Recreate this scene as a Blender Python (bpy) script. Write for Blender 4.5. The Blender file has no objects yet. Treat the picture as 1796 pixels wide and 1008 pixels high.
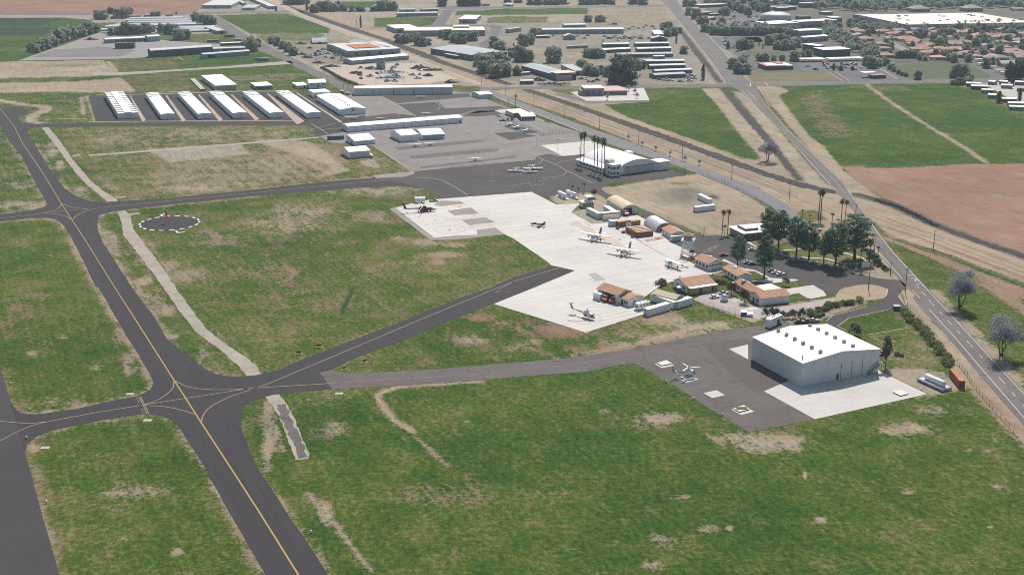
import bpy, math, random
import numpy as np
from mathutils import Vector, Matrix
random.seed(7); np.random.seed(7)
C = bpy.context.scene.collection
# ------------------------------------------------------------------ camera geometry (used to survey the site)
F, YH, CH = 2150.0, -178.0, 168.0
PITCH = math.atan((504.0 - YH) / F)
SP, CP = math.sin(PITCH), math.cos(PITCH)
REG = {'O': (0, 0, 1)}
def reg(n, x, y, w, W=1796.0): REG[n] = (x, y, W / w)
for i, y in enumerate((0, 252, 504, 756)):
    for j, x in enumerate((0, 450, 900, 1346)): reg('Q%d%d' % (i, j), x, y, 450)
for n, x, y in (('T1', 30, 10), ('T2', 250, 0), ('T3', 450, 0), ('T4', 660, 0), ('T5', 880, 0), ('T6', 1100, 0), ('T7', 1300, 0), ('T8', 1496, 0),
                ('D1', 960, 310), ('D2', 1150, 430), ('D3', 1240, 330), ('D4', 560, 190), ('D5', 800, 150), ('D6', 980, 220), ('D7', 1340, 420), ('D8', 960, 470)):
    reg(n, x, y, 300)
reg('S1', 510, 590, 150); reg('S2', 510, 130, 150); reg('S3', 240, 365, 120); reg('S4', 690, 335, 120); reg('S5', 990, 520, 90)
reg('S6', 1150, 620, 180, 1512); reg('S7', 1490, 440, 150); reg('S8', 1000, 385, 150); reg('U1', 1596, 640, 200); reg('U2', 1646, 110, 150)
reg('U3', 1480, 60, 160, 1792); reg('U4', 1636, 60, 160, 1792); reg('U5', 180, 150, 160, 1792); reg('U6', 1300, 500, 100); reg('U7', 1000, 140, 200); reg('U8', 1380, 560, 180, 1296)
def px(r, x, y):
    ox, oy, s = REG[r]
    return (ox + x / s, oy + y / s)
def G(x, y, z=0.0):
    "ground (or height z) point seen at photo position x, y"
    dx = (x - 898.0) / F; dv = (504.0 - y) / F
    t = (z - CH) / (-SP + dv * CP)
    return Vector((dx * t, (CP + dv * SP) * t, z))
def P(r, x, y, z=0.0):
    a, b = px(r, x, y)
    return G(a, b, z)
def W(r, *c):
    "list of surveyed ground points"
    return [P(r, c[i], c[i + 1]) for i in range(0, len(c), 2)]
def HT(r, x, yb, yt):
    "height in metres of a vertical edge standing at x from yb (base) up to yt"
    a, b = px(r, x, yb); _, t = px(r, x, yt)
    g = G(a, b)
    dv = (504.0 - t) / F
    # point (0, g.y, z) projected to row t
    # dv = ((z-CH)*CP + g.y*SP) / (g.y*CP - (z-CH)*SP)
    z = g.y * (dv * CP - SP) / (CP + dv * SP) + CH
    return z
def MPP(r, x, y):
    "metres per zoomed pixel across the view at a ground point"
    a, b = px(r, x, y); g = G(a, b)
    return (g.y * CP + CH * SP) / F / REG[r][2]

# ------------------------------------------------------------------ materials
MATS = {}
def srgb(r, g, b):
    f = lambda c: (c / 255 / 12.92) if c / 255 <= .04045 else ((c / 255 + .055) / 1.055) ** 2.4
    return (f(r), f(g), f(b))
def newmat(name):
    m = bpy.data.materials.new(name); m.use_nodes = True
    nt = m.node_tree; nt.nodes.clear()
    out = nt.nodes.new('ShaderNodeOutputMaterial'); b = nt.nodes.new('ShaderNodeBsdfPrincipled')
    nt.links.new(b.outputs[0], out.inputs[0])
    MATS[name] = m
    return m, nt, b
def N(nt, t, **kw):
    n = nt.nodes.new(t)
    for k, v in kw.items():
        if k.startswith('i_'):
            key = k[2:]
            key = int(key) if key.isdigit() else key.replace('_', ' ')
            n.inputs[key].default_value = v
        else: setattr(n, k, v)
    return n
def mathn(nt, op, a, b=None, c=None, clamp=False):
    n = nt.nodes.new('ShaderNodeMath'); n.operation = op; n.use_clamp = clamp
    for i, v in enumerate((a, b, c)):
        if v is None: continue
        if isinstance(v, (int, float)): n.inputs[i].default_value = v
        else: nt.links.new(v, n.inputs[i])
    return n.outputs[0]
def noise(nt, vec, scale, detail=3.0, rough=.55, sx=1, sy=1, sz=1, rot=0):
    if (sx, sy, sz) != (1, 1, 1) or rot:
        mp = N(nt, 'ShaderNodeMapping', vector_type='TEXTURE'); mp.inputs['Scale'].default_value = (1 / sx, 1 / sy, 1 / sz); mp.inputs['Rotation'].default_value = (0, 0, rot)
        nt.links.new(vec, mp.inputs[0]); vec = mp.outputs[0]
    n = N(nt, 'ShaderNodeTexNoise'); n.inputs['Scale'].default_value = scale; n.inputs['Detail'].default_value = detail; n.inputs['Roughness'].default_value = rough
    nt.links.new(vec, n.inputs['Vector'])
    return n.outputs[0]
def mixc(nt, f, a, b, mode='MIX'):
    m = N(nt, 'ShaderNodeMix', data_type='RGBA', blend_type=mode)
    if isinstance(f, (int, float)): m.inputs[0].default_value = f
    else: nt.links.new(f, m.inputs[0])
    for i, v in ((6, a), (7, b)):
        if isinstance(v, tuple): m.inputs[i].default_value = (*v[:3], 1)
        else: nt.links.new(v, m.inputs[i])
    return m.outputs[2]
def scale_col(nt, col, f):
    "multiply a colour by a scalar"
    n = N(nt, 'ShaderNodeVectorMath', operation='SCALE')
    nt.links.new(col, n.inputs[0])
    if isinstance(f, (int, float)): n.inputs[3].default_value = f
    else: nt.links.new(f, n.inputs[3])
    return n.outputs[0]
def mat(name, col, rough=.75, var=.12, scale=.6, metallic=0.0, streak=False, spec=.3, col2=None, grain=0.0):
    "plain procedural material: base colour broken by noise (wear, dirt) and a little per-object variation"
    if name in MATS: return MATS[name]
    m, nt, b = newmat(name)
    tc = N(nt, 'ShaderNodeTexCoord'); oi = N(nt, 'ShaderNodeObjectInfo')
    ad = N(nt, 'ShaderNodeVectorMath', operation='ADD'); nt.links.new(tc.outputs['Object'], ad.inputs[0])
    off = N(nt, 'ShaderNodeVectorMath', operation='SCALE'); off.inputs[0].default_value = (37, 71, 13); nt.links.new(oi.outputs['Random'], off.inputs[3])
    nt.links.new(off.outputs[0], ad.inputs[1])
    v = ad.outputs[0]
    n1 = noise(nt, v, scale, 4, .6, *((1, 1, .05) if streak else (1, 1, 1)))
    f = mathn(nt, 'MULTIPLY_ADD', n1, 2 * var, 1 - var)
    if grain:
        n2 = noise(nt, v, scale * 9, 2, .6)
        f = mathn(nt, 'MULTIPLY', f, mathn(nt, 'MULTIPLY_ADD', n2, 2 * grain, 1 - grain))
    base = N(nt, 'ShaderNodeRGB'); base.outputs[0].default_value = (*col, 1)
    c = base.outputs[0]
    if col2: c = mixc(nt, mathn(nt, 'MULTIPLY_ADD', noise(nt, v, scale * .5, 3, .6), 3.0, -1.0, True), c, col2)
    nt.links.new(scale_col(nt, c, f), b.inputs['Base Color'])
    b.inputs['Roughness'].default_value = rough; b.inputs['Metallic'].default_value = metallic; b.inputs['Specular IOR Level'].default_value = spec
    return m

# ------------------------------------------------------------------ objects
def prop(o, label=None, cat=None, group=None, kind=None):
    if label:
        o['label'] = label
    if cat: o['category'] = cat
    if group: o['group'] = group
    if kind: o['kind'] = kind
    return o
def thing(name, label, cat, loc=(0, 0, 0), rz=0.0, group=None):
    o = bpy.data.objects.new(name, None); C.objects.link(o)
    o.location = loc; o.rotation_euler = (0, 0, rz); o.empty_display_size = .5
    return prop(o, label, cat, group)
class MB:
    "collects faces of one mesh, with material slots"
    def __init__(s): s.v = []; s.f = []; s.m = []; s.smooth = []
    def add(s, vs, fs, mi=0, sm=False):
        o = len(s.v); s.v += [tuple(p) for p in vs]
        for f in fs: s.f.append([o + i for i in f]); s.m.append(mi); s.smooth.append(sm)
        return s
    def box(s, x0, y0, z0, x1, y1, z1, mi=0):
        return s.add([(x0, y0, z0), (x1, y0, z0), (x1, y1, z0), (x0, y1, z0), (x0, y0, z1), (x1, y0, z1), (x1, y1, z1), (x0, y1, z1)],
                     [(0, 3, 2, 1), (4, 5, 6, 7), (0, 1, 5, 4), (1, 2, 6, 5), (2, 3, 7, 6), (3, 0, 4, 7)], mi)
    def prism(s, poly, z0, z1, mi=0):
        n = len(poly)
        return s.add([(p[0], p[1], z0) for p in poly] + [(p[0], p[1], z1) for p in poly],
                     [list(range(n))[::-1], list(range(n, 2 * n))] + [(i, (i + 1) % n, n + (i + 1) % n, n + i) for i in range(n)], mi)
    def extr(s, prof, a0, a1, axis='y', mi=0, sm=False):
        "extrude a closed profile [(u, z)] along x or y; u runs along the other axis"
        n = len(prof)
        q = (lambda u, z, a: (u, a, z)) if axis == 'y' else (lambda u, z, a: (a, u, z))
        return s.add([q(u, z, a0) for u, z in prof] + [q(u, z, a1) for u, z in prof],
                     [list(range(n)), list(range(n, 2 * n))[::-1]] + [((i + 1) % n, i, n + i, n + (i + 1) % n) for i in range(n)], mi, sm)
    def tube(s, p0, p1, r0, r1=None, n=6, mi=0, sm=True):
        r1 = r0 if r1 is None else r1
        p0 = Vector(p0); p1 = Vector(p1); d = (p1 - p0).normalized()
        a = d.orthogonal().normalized(); b = d.cross(a)
        vs = [p0 + (a * math.cos(t) + b * math.sin(t)) * r0 for t in [2 * math.pi * i / n for i in range(n)]]
        vs += [p1 + (a * math.cos(t) + b * math.sin(t)) * r1 for t in [2 * math.pi * i / n for i in range(n)]]
        return s.add(vs, [list(range(n))[::-1], list(range(n, 2 * n))] + [(i, (i + 1) % n, n + (i + 1) % n, n + i) for i in range(n)], mi, sm)
    def loft(s, rings, mi=0, sm=True):
        "rings: lists of equal length of points"
        n = len(rings[0]); vs = [p for r in rings for p in r]; fs = []
        for k in range(len(rings) - 1):
            for i in range(n): fs.append((k * n + i, k * n + (i + 1) % n, (k + 1) * n + (i + 1) % n, (k + 1) * n + i))
        fs.append(list(range(n))[::-1]); fs.append(list(range((len(rings) - 1) * n, len(rings) * n)))
        return s.add(vs, fs, mi, sm)
    def mesh(s, name, mats):
        me = bpy.data.meshes.new(name); me.from_pydata(s.v, [], s.f)
        for m in (mats if isinstance(mats, (list, tuple)) else [mats]): me.materials.append(m)
        me.polygons.foreach_set('material_index', s.m); me.polygons.foreach_set('use_smooth', s.smooth)
        me.update()
        return me
    def build(s, name, mats, parent=None):
        o = bpy.data.objects.new(name, s.mesh(name, mats)); C.objects.link(o)
        if parent: o.parent = parent
        return o
def kids(o): return CH_.get(o.name, [])
def copy_tree(o, loc, rz=0.0, scale=1.0, label=None, group=None):
    "a copy of a thing with copies of its parts and sub-parts (mesh data shared)"
    def rec(src, parent):
        c = src.copy(); C.objects.link(c)
        if parent: c.parent = parent
        for k in src.children: rec(k, c)
        return c
    r = rec(o, None)
    r.location = loc; r.rotation_euler = (0, 0, rz)
    r.scale = scale if isinstance(scale, tuple) else (scale,) * 3
    if label: r['label'] = label
    if group: r['group'] = group
    return r
class Kind:
    "first use places the prototype itself, later uses copy it"
    def __init__(s, proto): s.p = proto; s.used = False
    def place(s, loc, rz=0.0, scale=1.0, label=None, group=None):
        if s.used: return copy_tree(s.p, loc, rz, scale, label, group)
        s.used = True; o = s.p; o.location = loc; o.rotation_euler = (0, 0, rz); o.scale = scale if isinstance(scale, tuple) else (scale,) * 3
        if label: o['label'] = label
        if group: o['group'] = group
        return o
def sheet(name, pts, z, m, kind='structure', jit=0.0, step=4.0, label=None):
    "a flat paved surface; the edge is broken up a little when jit > 0"
    pts = [Vector((p[0], p[1])) for p in pts]
    if jit:
        out = []
        for i, p in enumerate(pts):
            q = pts[(i + 1) % len(pts)]; n = max(1, int((q - p).length / step)); d = (q - p)
            nn = Vector((-d.y, d.x)).normalized() if d.length > 0 else Vector((0, 0))
            for k in range(n): out.append(p + d * k / n + nn * (random.uniform(-jit, jit) if k else 0))
        pts = out
    me = bpy.data.meshes.new(name); me.from_pydata([(p.x, p.y, z) for p in pts], [], [list(range(len(pts)))])
    me.materials.append(m); me.update()
    if me.polygons[0].normal.z < 0: me.flip_normals()
    o = bpy.data.objects.new(name, me); C.objects.link(o)
    return prop(o, label, None, None, kind)
def spline(pts, n=6):
    "Catmull-Rom through points"
    p = [Vector((a[0], a[1])) for a in pts]
    if len(p) < 3: return p
    p = [2 * p[0] - p[1]] + p + [2 * p[-1] - p[-2]]
    out = []
    for i in range(1, len(p) - 2):
        for k in range(n):
            t = k / n
            out.append(.5 * ((2 * p[i]) + (p[i + 1] - p[i - 1]) * t + (2 * p[i - 1] - 5 * p[i] + 4 * p[i + 1] - p[i + 2]) * t * t + (3 * p[i] - p[i - 1] - 3 * p[i + 1] + p[i + 2]) * t ** 3))
    return out + [p[-2]]
def ribbon_pts(pts, w):
    p = [Vector((a[0], a[1])) for a in pts]; L = []; R = []
    for i, a in enumerate(p):
        d = (p[min(i + 1, len(p) - 1)] - p[max(i - 1, 0)]).normalized(); nn = Vector((-d.y, d.x))
        L.append(a + nn * w / 2); R.append(a - nn * w / 2)
    return L, R
def line_mesh(name, lines, z, m, dash=None, kind='structure', label=None):
    "painted lines as ribbons: [(points, width)]; one object; dash = (on, off) metres"
    b = MB()
    for pts, w in lines:
        p = [Vector((a[0], a[1])) for a in pts]
        segs = [p]
        if dash:
            segs = []; on, off = dash; per = on + off
            for a, c in zip(p[:-1], p[1:]):
                L = (c - a).length; d = (c - a).normalized(); t = 0
                while t < L: segs.append([a + d * t, a + d * min(L, t + on)]); t += per
        for sg in segs:
            L, R = ribbon_pts(sg, w); n = len(sg)
            b.add([(q.x, q.y, z) for q in R] + [(q.x, q.y, z) for q in L], [(i, i + 1, n + i + 1, n + i) for i in range(n - 1)])
    o = b.build(name, m)
    return prop(o, label, None, None, kind)
def ang(r, a, b, c, d): p, q = P(r, a, b), P(r, c, d); return math.atan2(q.y - p.y, q.x - p.x)
# ------------------------------------------------------------------ ground sheet with its cover (grass / bare soil) as a vertex attribute
ROWS = np.concatenate([np.linspace(-400, 250, 9)[:-1], np.geomspace(250, 2900, 440), np.geomspace(3100, 9000, 10)])
US = np.concatenate([[-4, -2, -1.2, -.85], np.linspace(-.62, .62, 820), [.85, 1.2, 2, 4]])
YY, UU = np.meshgrid(ROWS, US, indexing='ij')
XX = UU * np.maximum(YY, 260)
NX, NY = XX.ravel(), YY.ravel()
NR, NC = XX.shape
# channels: bare-soil amount, soil tone (0 pale grey tan, .33 tan, .66 brown, 1 reddish), dryness of the grass, darkness of wet growth
cov = np.tile(np.array([.28, .35, .45, 0.0]), (NR * NC, 1))
def sd_poly(poly, x, y):
    n = len(poly); ins = np.zeros(len(x), bool); d = np.full(len(x), 1e9)
    for i in range(n):
        x1, y1 = poly[i][0], poly[i][1]; x2, y2 = poly[(i + 1) % n][0], poly[(i + 1) % n][1]
        dx, dy = x2 - x1, y2 - y1; L = dx * dx + dy * dy + 1e-9
        t = np.clip(((x - x1) * dx + (y - y1) * dy) / L, 0, 1)
        d = np.minimum(d, np.hypot(x - x1 - t * dx, y - y1 - t * dy))
        c = ((y1 > y) != (y2 > y)) & (x < dx * (y - y1) / (dy if abs(dy) > 1e-9 else 1e-9) + x1)
        ins ^= c
    return np.where(ins, d, -d)
def apply(w, idx, vals, a):
    for ch, v in enumerate(vals):
        if v is None: continue
        cov[idx, ch] += (v - cov[idx, ch]) * w * a
def paint(poly, R=None, T=None, D=None, K=None, f=3.0, a=1.0):
    xs = [p[0] for p in poly]; ys = [p[1] for p in poly]
    idx = np.where((NX > min(xs) - f) & (NX < max(xs) + f) & (NY > min(ys) - f) & (NY < max(ys) + f))[0]
    if not len(idx): return
    sd = sd_poly(poly, NX[idx], NY[idx])
    w = np.clip((sd + f) / (2 * f), 0, 1); w = w * w * (3 - 2 * w)
    apply(w, idx, (R, T, D, K), a)
def stroke(pts, wd, R=None, T=None, D=None, K=None, f=2.0, a=1.0):
    xs = [p[0] for p in pts]; ys = [p[1] for p in pts]; e = wd / 2 + f
    idx = np.where((NX > min(xs) - e) & (NX < max(xs) + e) & (NY > min(ys) - e) & (NY < max(ys) + e))[0]
    if not len(idx): return
    x, y = NX[idx], NY[idx]; d = np.full(len(x), 1e9)
    for i in range(len(pts) - 1):
        x1, y1, x2, y2 = pts[i][0], pts[i][1], pts[i + 1][0], pts[i + 1][1]
        dx, dy = x2 - x1, y2 - y1; t = np.clip(((x - x1) * dx + (y - y1) * dy) / (dx * dx + dy * dy + 1e-9), 0, 1)
        d = np.minimum(d, np.hypot(x - x1 - t * dx, y - y1 - t * dy))
    w = np.clip((wd / 2 + f - d) / (2 * f), 0, 1); w = w * w * (3 - 2 * w)
    apply(w, idx, (R, T, D, K), a)
def blob(r, x, y, rx, ry, R=None, T=None, D=None, K=None, f=None, a=1.0):
    "soft patch; rx, ry are half sizes as surveyed in the zoomed photo"
    pts = [P(r, x + rx * math.cos(t), y + ry * math.sin(t)) for t in [i * math.pi / 8 for i in range(16)]]
    w = abs(pts[0].x - pts[8].x)
    paint(pts, R, T, D, K, f if f else w * .42, a)
O = lambda *c: W('O', *c)

# broad regions ---------------------------------------------------
paint(O(-700, -60, 2500, -60, 2500, 152, 1320, 152, 1270, 152, 915, 158, 780, 148, 640, 150, 520, 118, 440, 80, 380, 40, -700, 40), R=.95, T=.12, D=.6, f=6)
paint(O(1185, -60, 2500, -60, 2500, 150, 1320, 143), T=0.0, K=.55, f=6)
paint(O(-900, -70, 480, -70, 380, 10, 355, 15, 340, 24, -900, 30), R=1.0, T=.92, D=.6, f=4)          # ploughed field, far left
paint(O(-900, 32, 118, 32, 160, 36, 175, 57, 32, 106, -10, 118, -900, 150), R=.05, T=.3, D=.15, f=4)    # crops
paint(O(-900, 33, 112, 31.5, 70, 46, -900, 48), R=.1, D=.1, K=.75, f=3)
paint(O(-900, 50, 98, 48.5, 76, 62, -900, 66), R=.1, D=.1, K=.75, f=3)
paint(O(0, 64, 75, 61, 50, 88, 28, 108, -10, 118, -300, 140, -300, 70), R=.12, D=.2, f=3)
paint(O(-200, 112, 30, 108, 180, 106, 202, 125, 165, 134, -200, 142), R=.85, T=.36, D=.8, f=2)
paint(O(-100, 124, 60, 121, 185, 115, 201, 126, 165, 134, 0, 137, -100, 140), R=.95, T=.16, f=2)
paint(O(60, 116, 130, 112, 185, 112, 150, 119), R=.5, T=.3, D=.7, f=2, a=.7)
paint(W('T1', 970, 580, 1590, 566, 1725, 660, 1050, 692), R=.42, T=.75, D=.35, f=2)
paint(W('T2', 320, 640, 1180, 575, 1350, 570, 1480, 640, 420, 715), R=.1, D=.15, f=1.5)
paint(W('T2', 1180, 600, 1330, 575, 1470, 640, 1200, 670), R=.08, D=.15, f=1.5)
paint(W('T2', 380, 770, 800, 715, 1540, 675, 1690, 745, 1700, 780, 1000, 800, 620, 800, 560, 830), R=.12, D=.2, f=2)
paint(W('T2', 900, 800, 1640, 765, 1740, 790, 1500, 850, 1000, 850), R=.45, T=.33, D=.6, f=2)
paint(O(0, 148, 160, 142, 235, 136, 330, 132, 355, 158, 160, 166, 150, 214, 30, 214, 0, 190), R=.3, D=.35, f=2)
paint(W('T1', 1100, 760, 1796, 700, 1796, 900, 1240, 890), R=.42, T=.7, D=.35, f=2)
paint(W('T1', -200, 815, 500, 800, 1090, 755, 1225, 900, -200, 912), R=.95, T=.36, D=.9, f=1.5)
paint(W('T1', 500, 790, 650, 755, 1050, 750, 900, 775, 560, 800), R=.15, D=.25, f=1.5)
stroke(W('T1', -200, 915, 600, 912, 1240, 905, 1800, 910), 2.5, R=.9, T=.3, f=1.5)
stroke(W('T1', 1080, 760, 1230, 900), 3, R=.9, T=.3, f=1.5)
stroke(W('T1', 960, 590, 1050, 692), 4, R=.95, T=.4, f=1.5)
paint(O(850, 38, 1190, 38, 1265, 146, 900, 150, 800, 110), T=0.0, K=.12, f=6)
paint(W('T3', 130, 430, 950, 420, 1400, 560, 1000, 690, 600, 660), T=.1, K=.25, f=3)
# fields north of the rail line
paint(W('T2', 770, 160, 1500, 145, 1760, 250, 1796, 330, 1560, 350, 1140, 360), R=.08, D=.2, f=2)
paint(W('T3', 0, 145, 330, 145, 500, 200, 770, 300, 760, 350, 0, 355), R=.08, D=.2, f=2)
paint(W('T3', -30, 365, 300, 350, 560, 345, 720, 360, 650, 430, 250, 430, 100, 460), R=.42, T=.35, D=.5, f=3)
paint(W('T3', 860, 20, 1290, 20, 1190, 80, 1040, 95, 900, 75), R=.06, D=.2, f=2)
paint(W('T4', -20, 190, 690, 180, 600, 270, -20, 285), R=.15, D=.3, f=2)
paint(W('T4', 840, 110, 1796, 92, 1796, 130, 1300, 160, 830, 168), R=.1, D=.25, f=2)
paint(W('T4', 1170, 190, 1400, 170, 1796, 180, 1796, 240, 1160, 250), R=.38, T=.25, D=.5, f=2)
paint(W('T5', 0, 95, 900, 85, 1100, 85, 900, 150, 0, 160), R=.15, D=.3, f=2)
paint(W('T5', 900, 85, 1700, 75, 1796, 220, 900, 230), R=.75, T=.3, D=.6, f=3)
paint(W('T5', 250, 510, 860, 505, 850, 610, 300, 600), R=.95, T=.38, f=2)
# railway and highway verges
paint(O(660, 70, 760, 112, 842, 150, 905, 150, 1000, 185, 1100, 222, 1280, 292, 1400, 330, 1480, 345, 1570, 420, 1660, 480, 1796, 540, 1900, 600, 1900, 440, 1796, 440, 1600, 370, 1500, 335, 1400, 312, 1280, 262, 1100, 198, 940, 152, 843, 130, 700, 62, 500, -10, 440, -10), R=.97, T=.38, f=2)
paint(O(862, 160, 1000, 205, 1100, 245, 1200, 285, 1330, 330, 1400, 378, 1500, 400, 1480, 345, 1400, 330, 1280, 292, 1000, 185, 905, 155), R=.96, T=.42, D=.9, f=2)
paint(O(915, 162, 1015, 168, 1140, 182, 1180, 178, 1260, 157, 1410, 300, 1400, 325, 1120, 215), R=.9, T=.3, f=2)
paint(O(1060, 184, 1150, 178, 1180, 165, 1235, 156, 1262, 190, 1300, 240, 1335, 278, 1325, 281, 1300, 276, 1180, 232, 1100, 205), R=.12, D=.2, f=2.5)
paint(O(1230, 156, 1262, 155, 1400, 300, 1360, 300, 1290, 215), R=.95, T=.28, f=2)
paint(O(1285, 160, 1310, 165, 1420, 290, 1470, 345, 1450, 342, 1395, 312, 1350, 240), R=.97, T=.2, f=1.5)
paint(O(1330, 152, 1400, 150, 1600, 146, 1670, 146, 1700, 158, 1830, 225, 1830, 290, 1697, 287, 1551, 294, 1466, 285, 1416, 231, 1366, 168), R=.12, D=.22, f=2)
paint(O(1400, 170, 1440, 165, 1500, 235, 1480, 245, 1440, 240), R=.55, T=.75, D=.3, f=6, a=.8)
paint(O(1530, 150, 1570, 150, 1620, 158, 1540, 162), R=.5, T=.5, f=4, a=.7)
paint(O(1326, 152, 1370, 153, 1385, 160, 1365, 168, 1420, 240, 1445, 256, 1480, 300, 1560, 360, 1640, 400, 1796, 460, 1796, 480, 1640, 420, 1490, 345, 1400, 240), R=.96, T=.32, f=2)
paint(O(1478, 292, 1551, 296, 1621, 294, 1697, 288, 1900, 288, 1900, 480, 1796, 445, 1700, 412, 1600, 370, 1520, 330), R=1.0, T=.78, f=2.5)
paint(O(1500, 300, 1620, 292, 1796, 290, 1796, 330, 1650, 330), R=1.0, T=.9, f=8, a=.6)
stroke(spline(O(1519, 148, 1571, 185, 1630, 222, 1679, 251, 1730, 285)), 5, R=.85, T=.2, D=.6, f=2)
stroke(O(1366, 167, 1440, 160, 1519, 150), 3, R=.5, T=.2, D=.8, f=2)
paint(O(1566, 428, 1650, 445, 1796, 500, 1900, 550, 1900, 800, 1796, 660, 1700, 560, 1620, 490), R=.2, T=.5, D=.35, f=3)
paint(W('Q13', 950, 690, 1200, 770, 1500, 880, 1796, 1000, 1796, 1090, 1500, 960, 1200, 830, 1000, 740), R=.8, T=.75, f=2)
paint(W('Q23', 1400, -60, 1600, 0, 1796, 120, 1900, 200, 1900, 260, 1796, 190, 1560, 20), R=.9, T=.75, f=2)
stroke(W('Q13', 900, 672, 1200, 765, 1500, 880, 1800, 990), 5, R=.1, D=.2, f=2)
stroke(O(1500, 400, 1580, 428, 1640, 452, 1700, 476, 1796, 512), 3, R=.95, T=.7, f=2)
stroke(O(1560, 400, 1640, 428, 1720, 458, 1796, 488), 2.5, R=.95, T=.8, f=1.5)
stroke(O(1560, 385, 1640, 412, 1720, 440, 1796, 470), 2.5, R=.95, T=.85, f=1.5)
paint(W('Q23', 1110, 0, 1200, 20, 1480, 300, 1796, 640, 1796, 745, 1570, 500, 1320, 230), R=.75, T=.28, D=.7, f=2)
paint(W('Q23', 1520, 0, 1700, 0, 1796, 120, 1796, 190, 1640, 80), R=.8, T=.75, f=2)
# verge west of the highway with the fence
paint(O(1583, 512, 1600, 515, 1640, 566, 1720, 650, 1810, 745, 1830, 860, 1720, 720, 1680, 660, 1640, 600, 1590, 545), R=.9, T=.3, D=.8, f=1.5)
paint(W('U1', 900, 190, 1150, 190, 1500, 640, 1850, 1000, 1850, 1250, 1400, 800, 900, 290), R=.98, T=.55, f=1.5)
for c_, w_ in (((472, 0, 542, 24, 617, 50, 684, 73, 760, 103, 827, 127, 890, 148), 9), ((920, 158, 1000, 183, 1100, 218, 1200, 253, 1290, 286, 1346, 306, 1395, 321, 1466, 338), 6), ((1194, 54, 1225, 95, 1263, 145), 7), ((1266, 154, 1303, 197, 1344, 242, 1379, 287, 1404, 317), 6), ((1500, 342, 1560, 357, 1600, 375, 1640, 394, 1700, 417, 1796, 450, 1900, 489), 9)): stroke(O(*c_), w_, K=.8, f=2)
# air base dry ground
paint(O(1060, 330, 1200, 308, 1240, 302, 1290, 330, 1350, 365, 1330, 395, 1270, 415, 1237, 412, 1180, 388, 1120, 360, 1055, 340), R=.97, T=.24, f=1.5)
paint(W('D6', 900, 660, 1200, 620, 1500, 720, 1450, 830, 1200, 830, 1000, 760), R=1.0, T=.04, f=8, a=.9)
paint(W('D6', 1100, 590, 1350, 600, 1420, 615, 1200, 625), R=.35, D=.6, f=3, a=.9)
paint(W('D6', 1540, 700, 1680, 750, 1690, 780, 1600, 770), R=.35, D=.6, f=3, a=.9)
blob('O', 1195, 342, 42, 14, T=0, K=.55, a=.9)
for a_ in ((1130, 340, 40, 10, .5), (1200, 350, 50, 12, .08), (1180, 330, 40, 8, .1), (1260, 380, 40, 10, .5), (1150, 370, 30, 6, .55), (1300, 370, 30, 10, .45), (1120, 350, 20, 6, .2), (1230, 320, 40, 8, .5)): blob('O', *a_[:4], T=a_[4], a=.8)
stroke(W('D6', 480, 660, 800, 800, 1100, 940, 1300, 1010, 1700, 1015), 9, R=1, T=.3, f=6)
paint(W('D1', 0, 180, 560, 170, 560, 190, 640, 260, 600, 330, 380, 300, 100, 290), R=.95, T=.3, f=1.5)
paint(W('D1', 250, 375, 420, 330, 620, 260, 900, 330, 930, 400, 700, 470, 470, 495), R=1, T=.06, f=1)
paint(O(1380, 425, 1440, 410, 1520, 405, 1545, 430, 1580, 490, 1500, 478, 1457, 466, 1384, 450), R=.2, T=.3, D=.75, f=1.5)
paint(O(1525, 430, 1545, 430, 1585, 492, 1540, 490, 1490, 477, 1480, 470, 1530, 470), R=.85, T=.3, D=.8, f=1.5)
paint(O(1400, 375, 1480, 350, 1530, 400, 1545, 440, 1500, 440, 1420, 410), R=.9, T=.42, D=.7, f=2)
paint(O(1395, 372, 1430, 368, 1450, 385, 1410, 390), R=.25, D=.7, f=2)
paint(W('D3', 450, 560, 850, 500, 860, 560, 700, 590, 560, 600), R=.95, T=.75, f=1.5)
paint(O(1215, 525, 1265, 510, 1290, 520, 1345, 540, 1400, 530, 1470, 520, 1480, 512, 1500, 528, 1455, 550, 1350, 560, 1310, 565), R=.97, T=.12, f=1.2)
paint(O(1340, 545, 1460, 526, 1525, 530, 1440, 560, 1350, 572), R=.9, T=.3, D=.5, f=1.5)
paint(O(1455, 530, 1484, 505, 1504, 500, 1524, 499, 1557, 507, 1553, 519, 1520, 527, 1480, 530), R=.92, T=.36, D=.8, f=1)
# lawns
for l in (W('D2', 290, 205, 400, 240, 360, 255, 290, 220), W('D2', 360, 265, 420, 255, 500, 285, 420, 300), W('D2', 710, 155, 760, 150, 860, 210, 830, 235, 705, 240),
          W('D2', 920, 300, 1040, 262, 1190, 345, 1010, 365), W('D2', 1260, 400, 1480, 375, 1600, 410, 1380, 455), W('D2', 1400, 520, 1500, 505, 1590, 560, 1400, 580),
          W('D2', 620, 390, 860, 400, 870, 560, 740, 560), W('D2', 800, 590, 880, 570, 1050, 635, 930, 660)):
    paint(l, R=.1, D=.75, f=.5)
paint(W('D3', 760, 600, 900, 580, 1580, 680, 1600, 780, 1450, 800, 1300, 770, 1050, 720, 850, 690), R=.12, D=.85, f=1)
paint(O(1500, 552, 1565, 540, 1600, 575, 1660, 640, 1640, 652, 1560, 645, 1545, 610, 1500, 590, 1470, 572), R=.3, T=.3, D=.6, f=1)
paint(W('D7', 810, 900, 900, 835, 1320, 742, 1500, 920, 1080, 1000, 900, 960), R=.05, D=.3, f=.8)
paint(W('Q23', 880, 560, 1230, 590, 1300, 640, 1400, 690, 1380, 740, 1100, 800, 900, 830, 820, 830, 1110, 745, 800, 595), R=.97, T=.2, D=.7, f=1.2)
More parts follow.
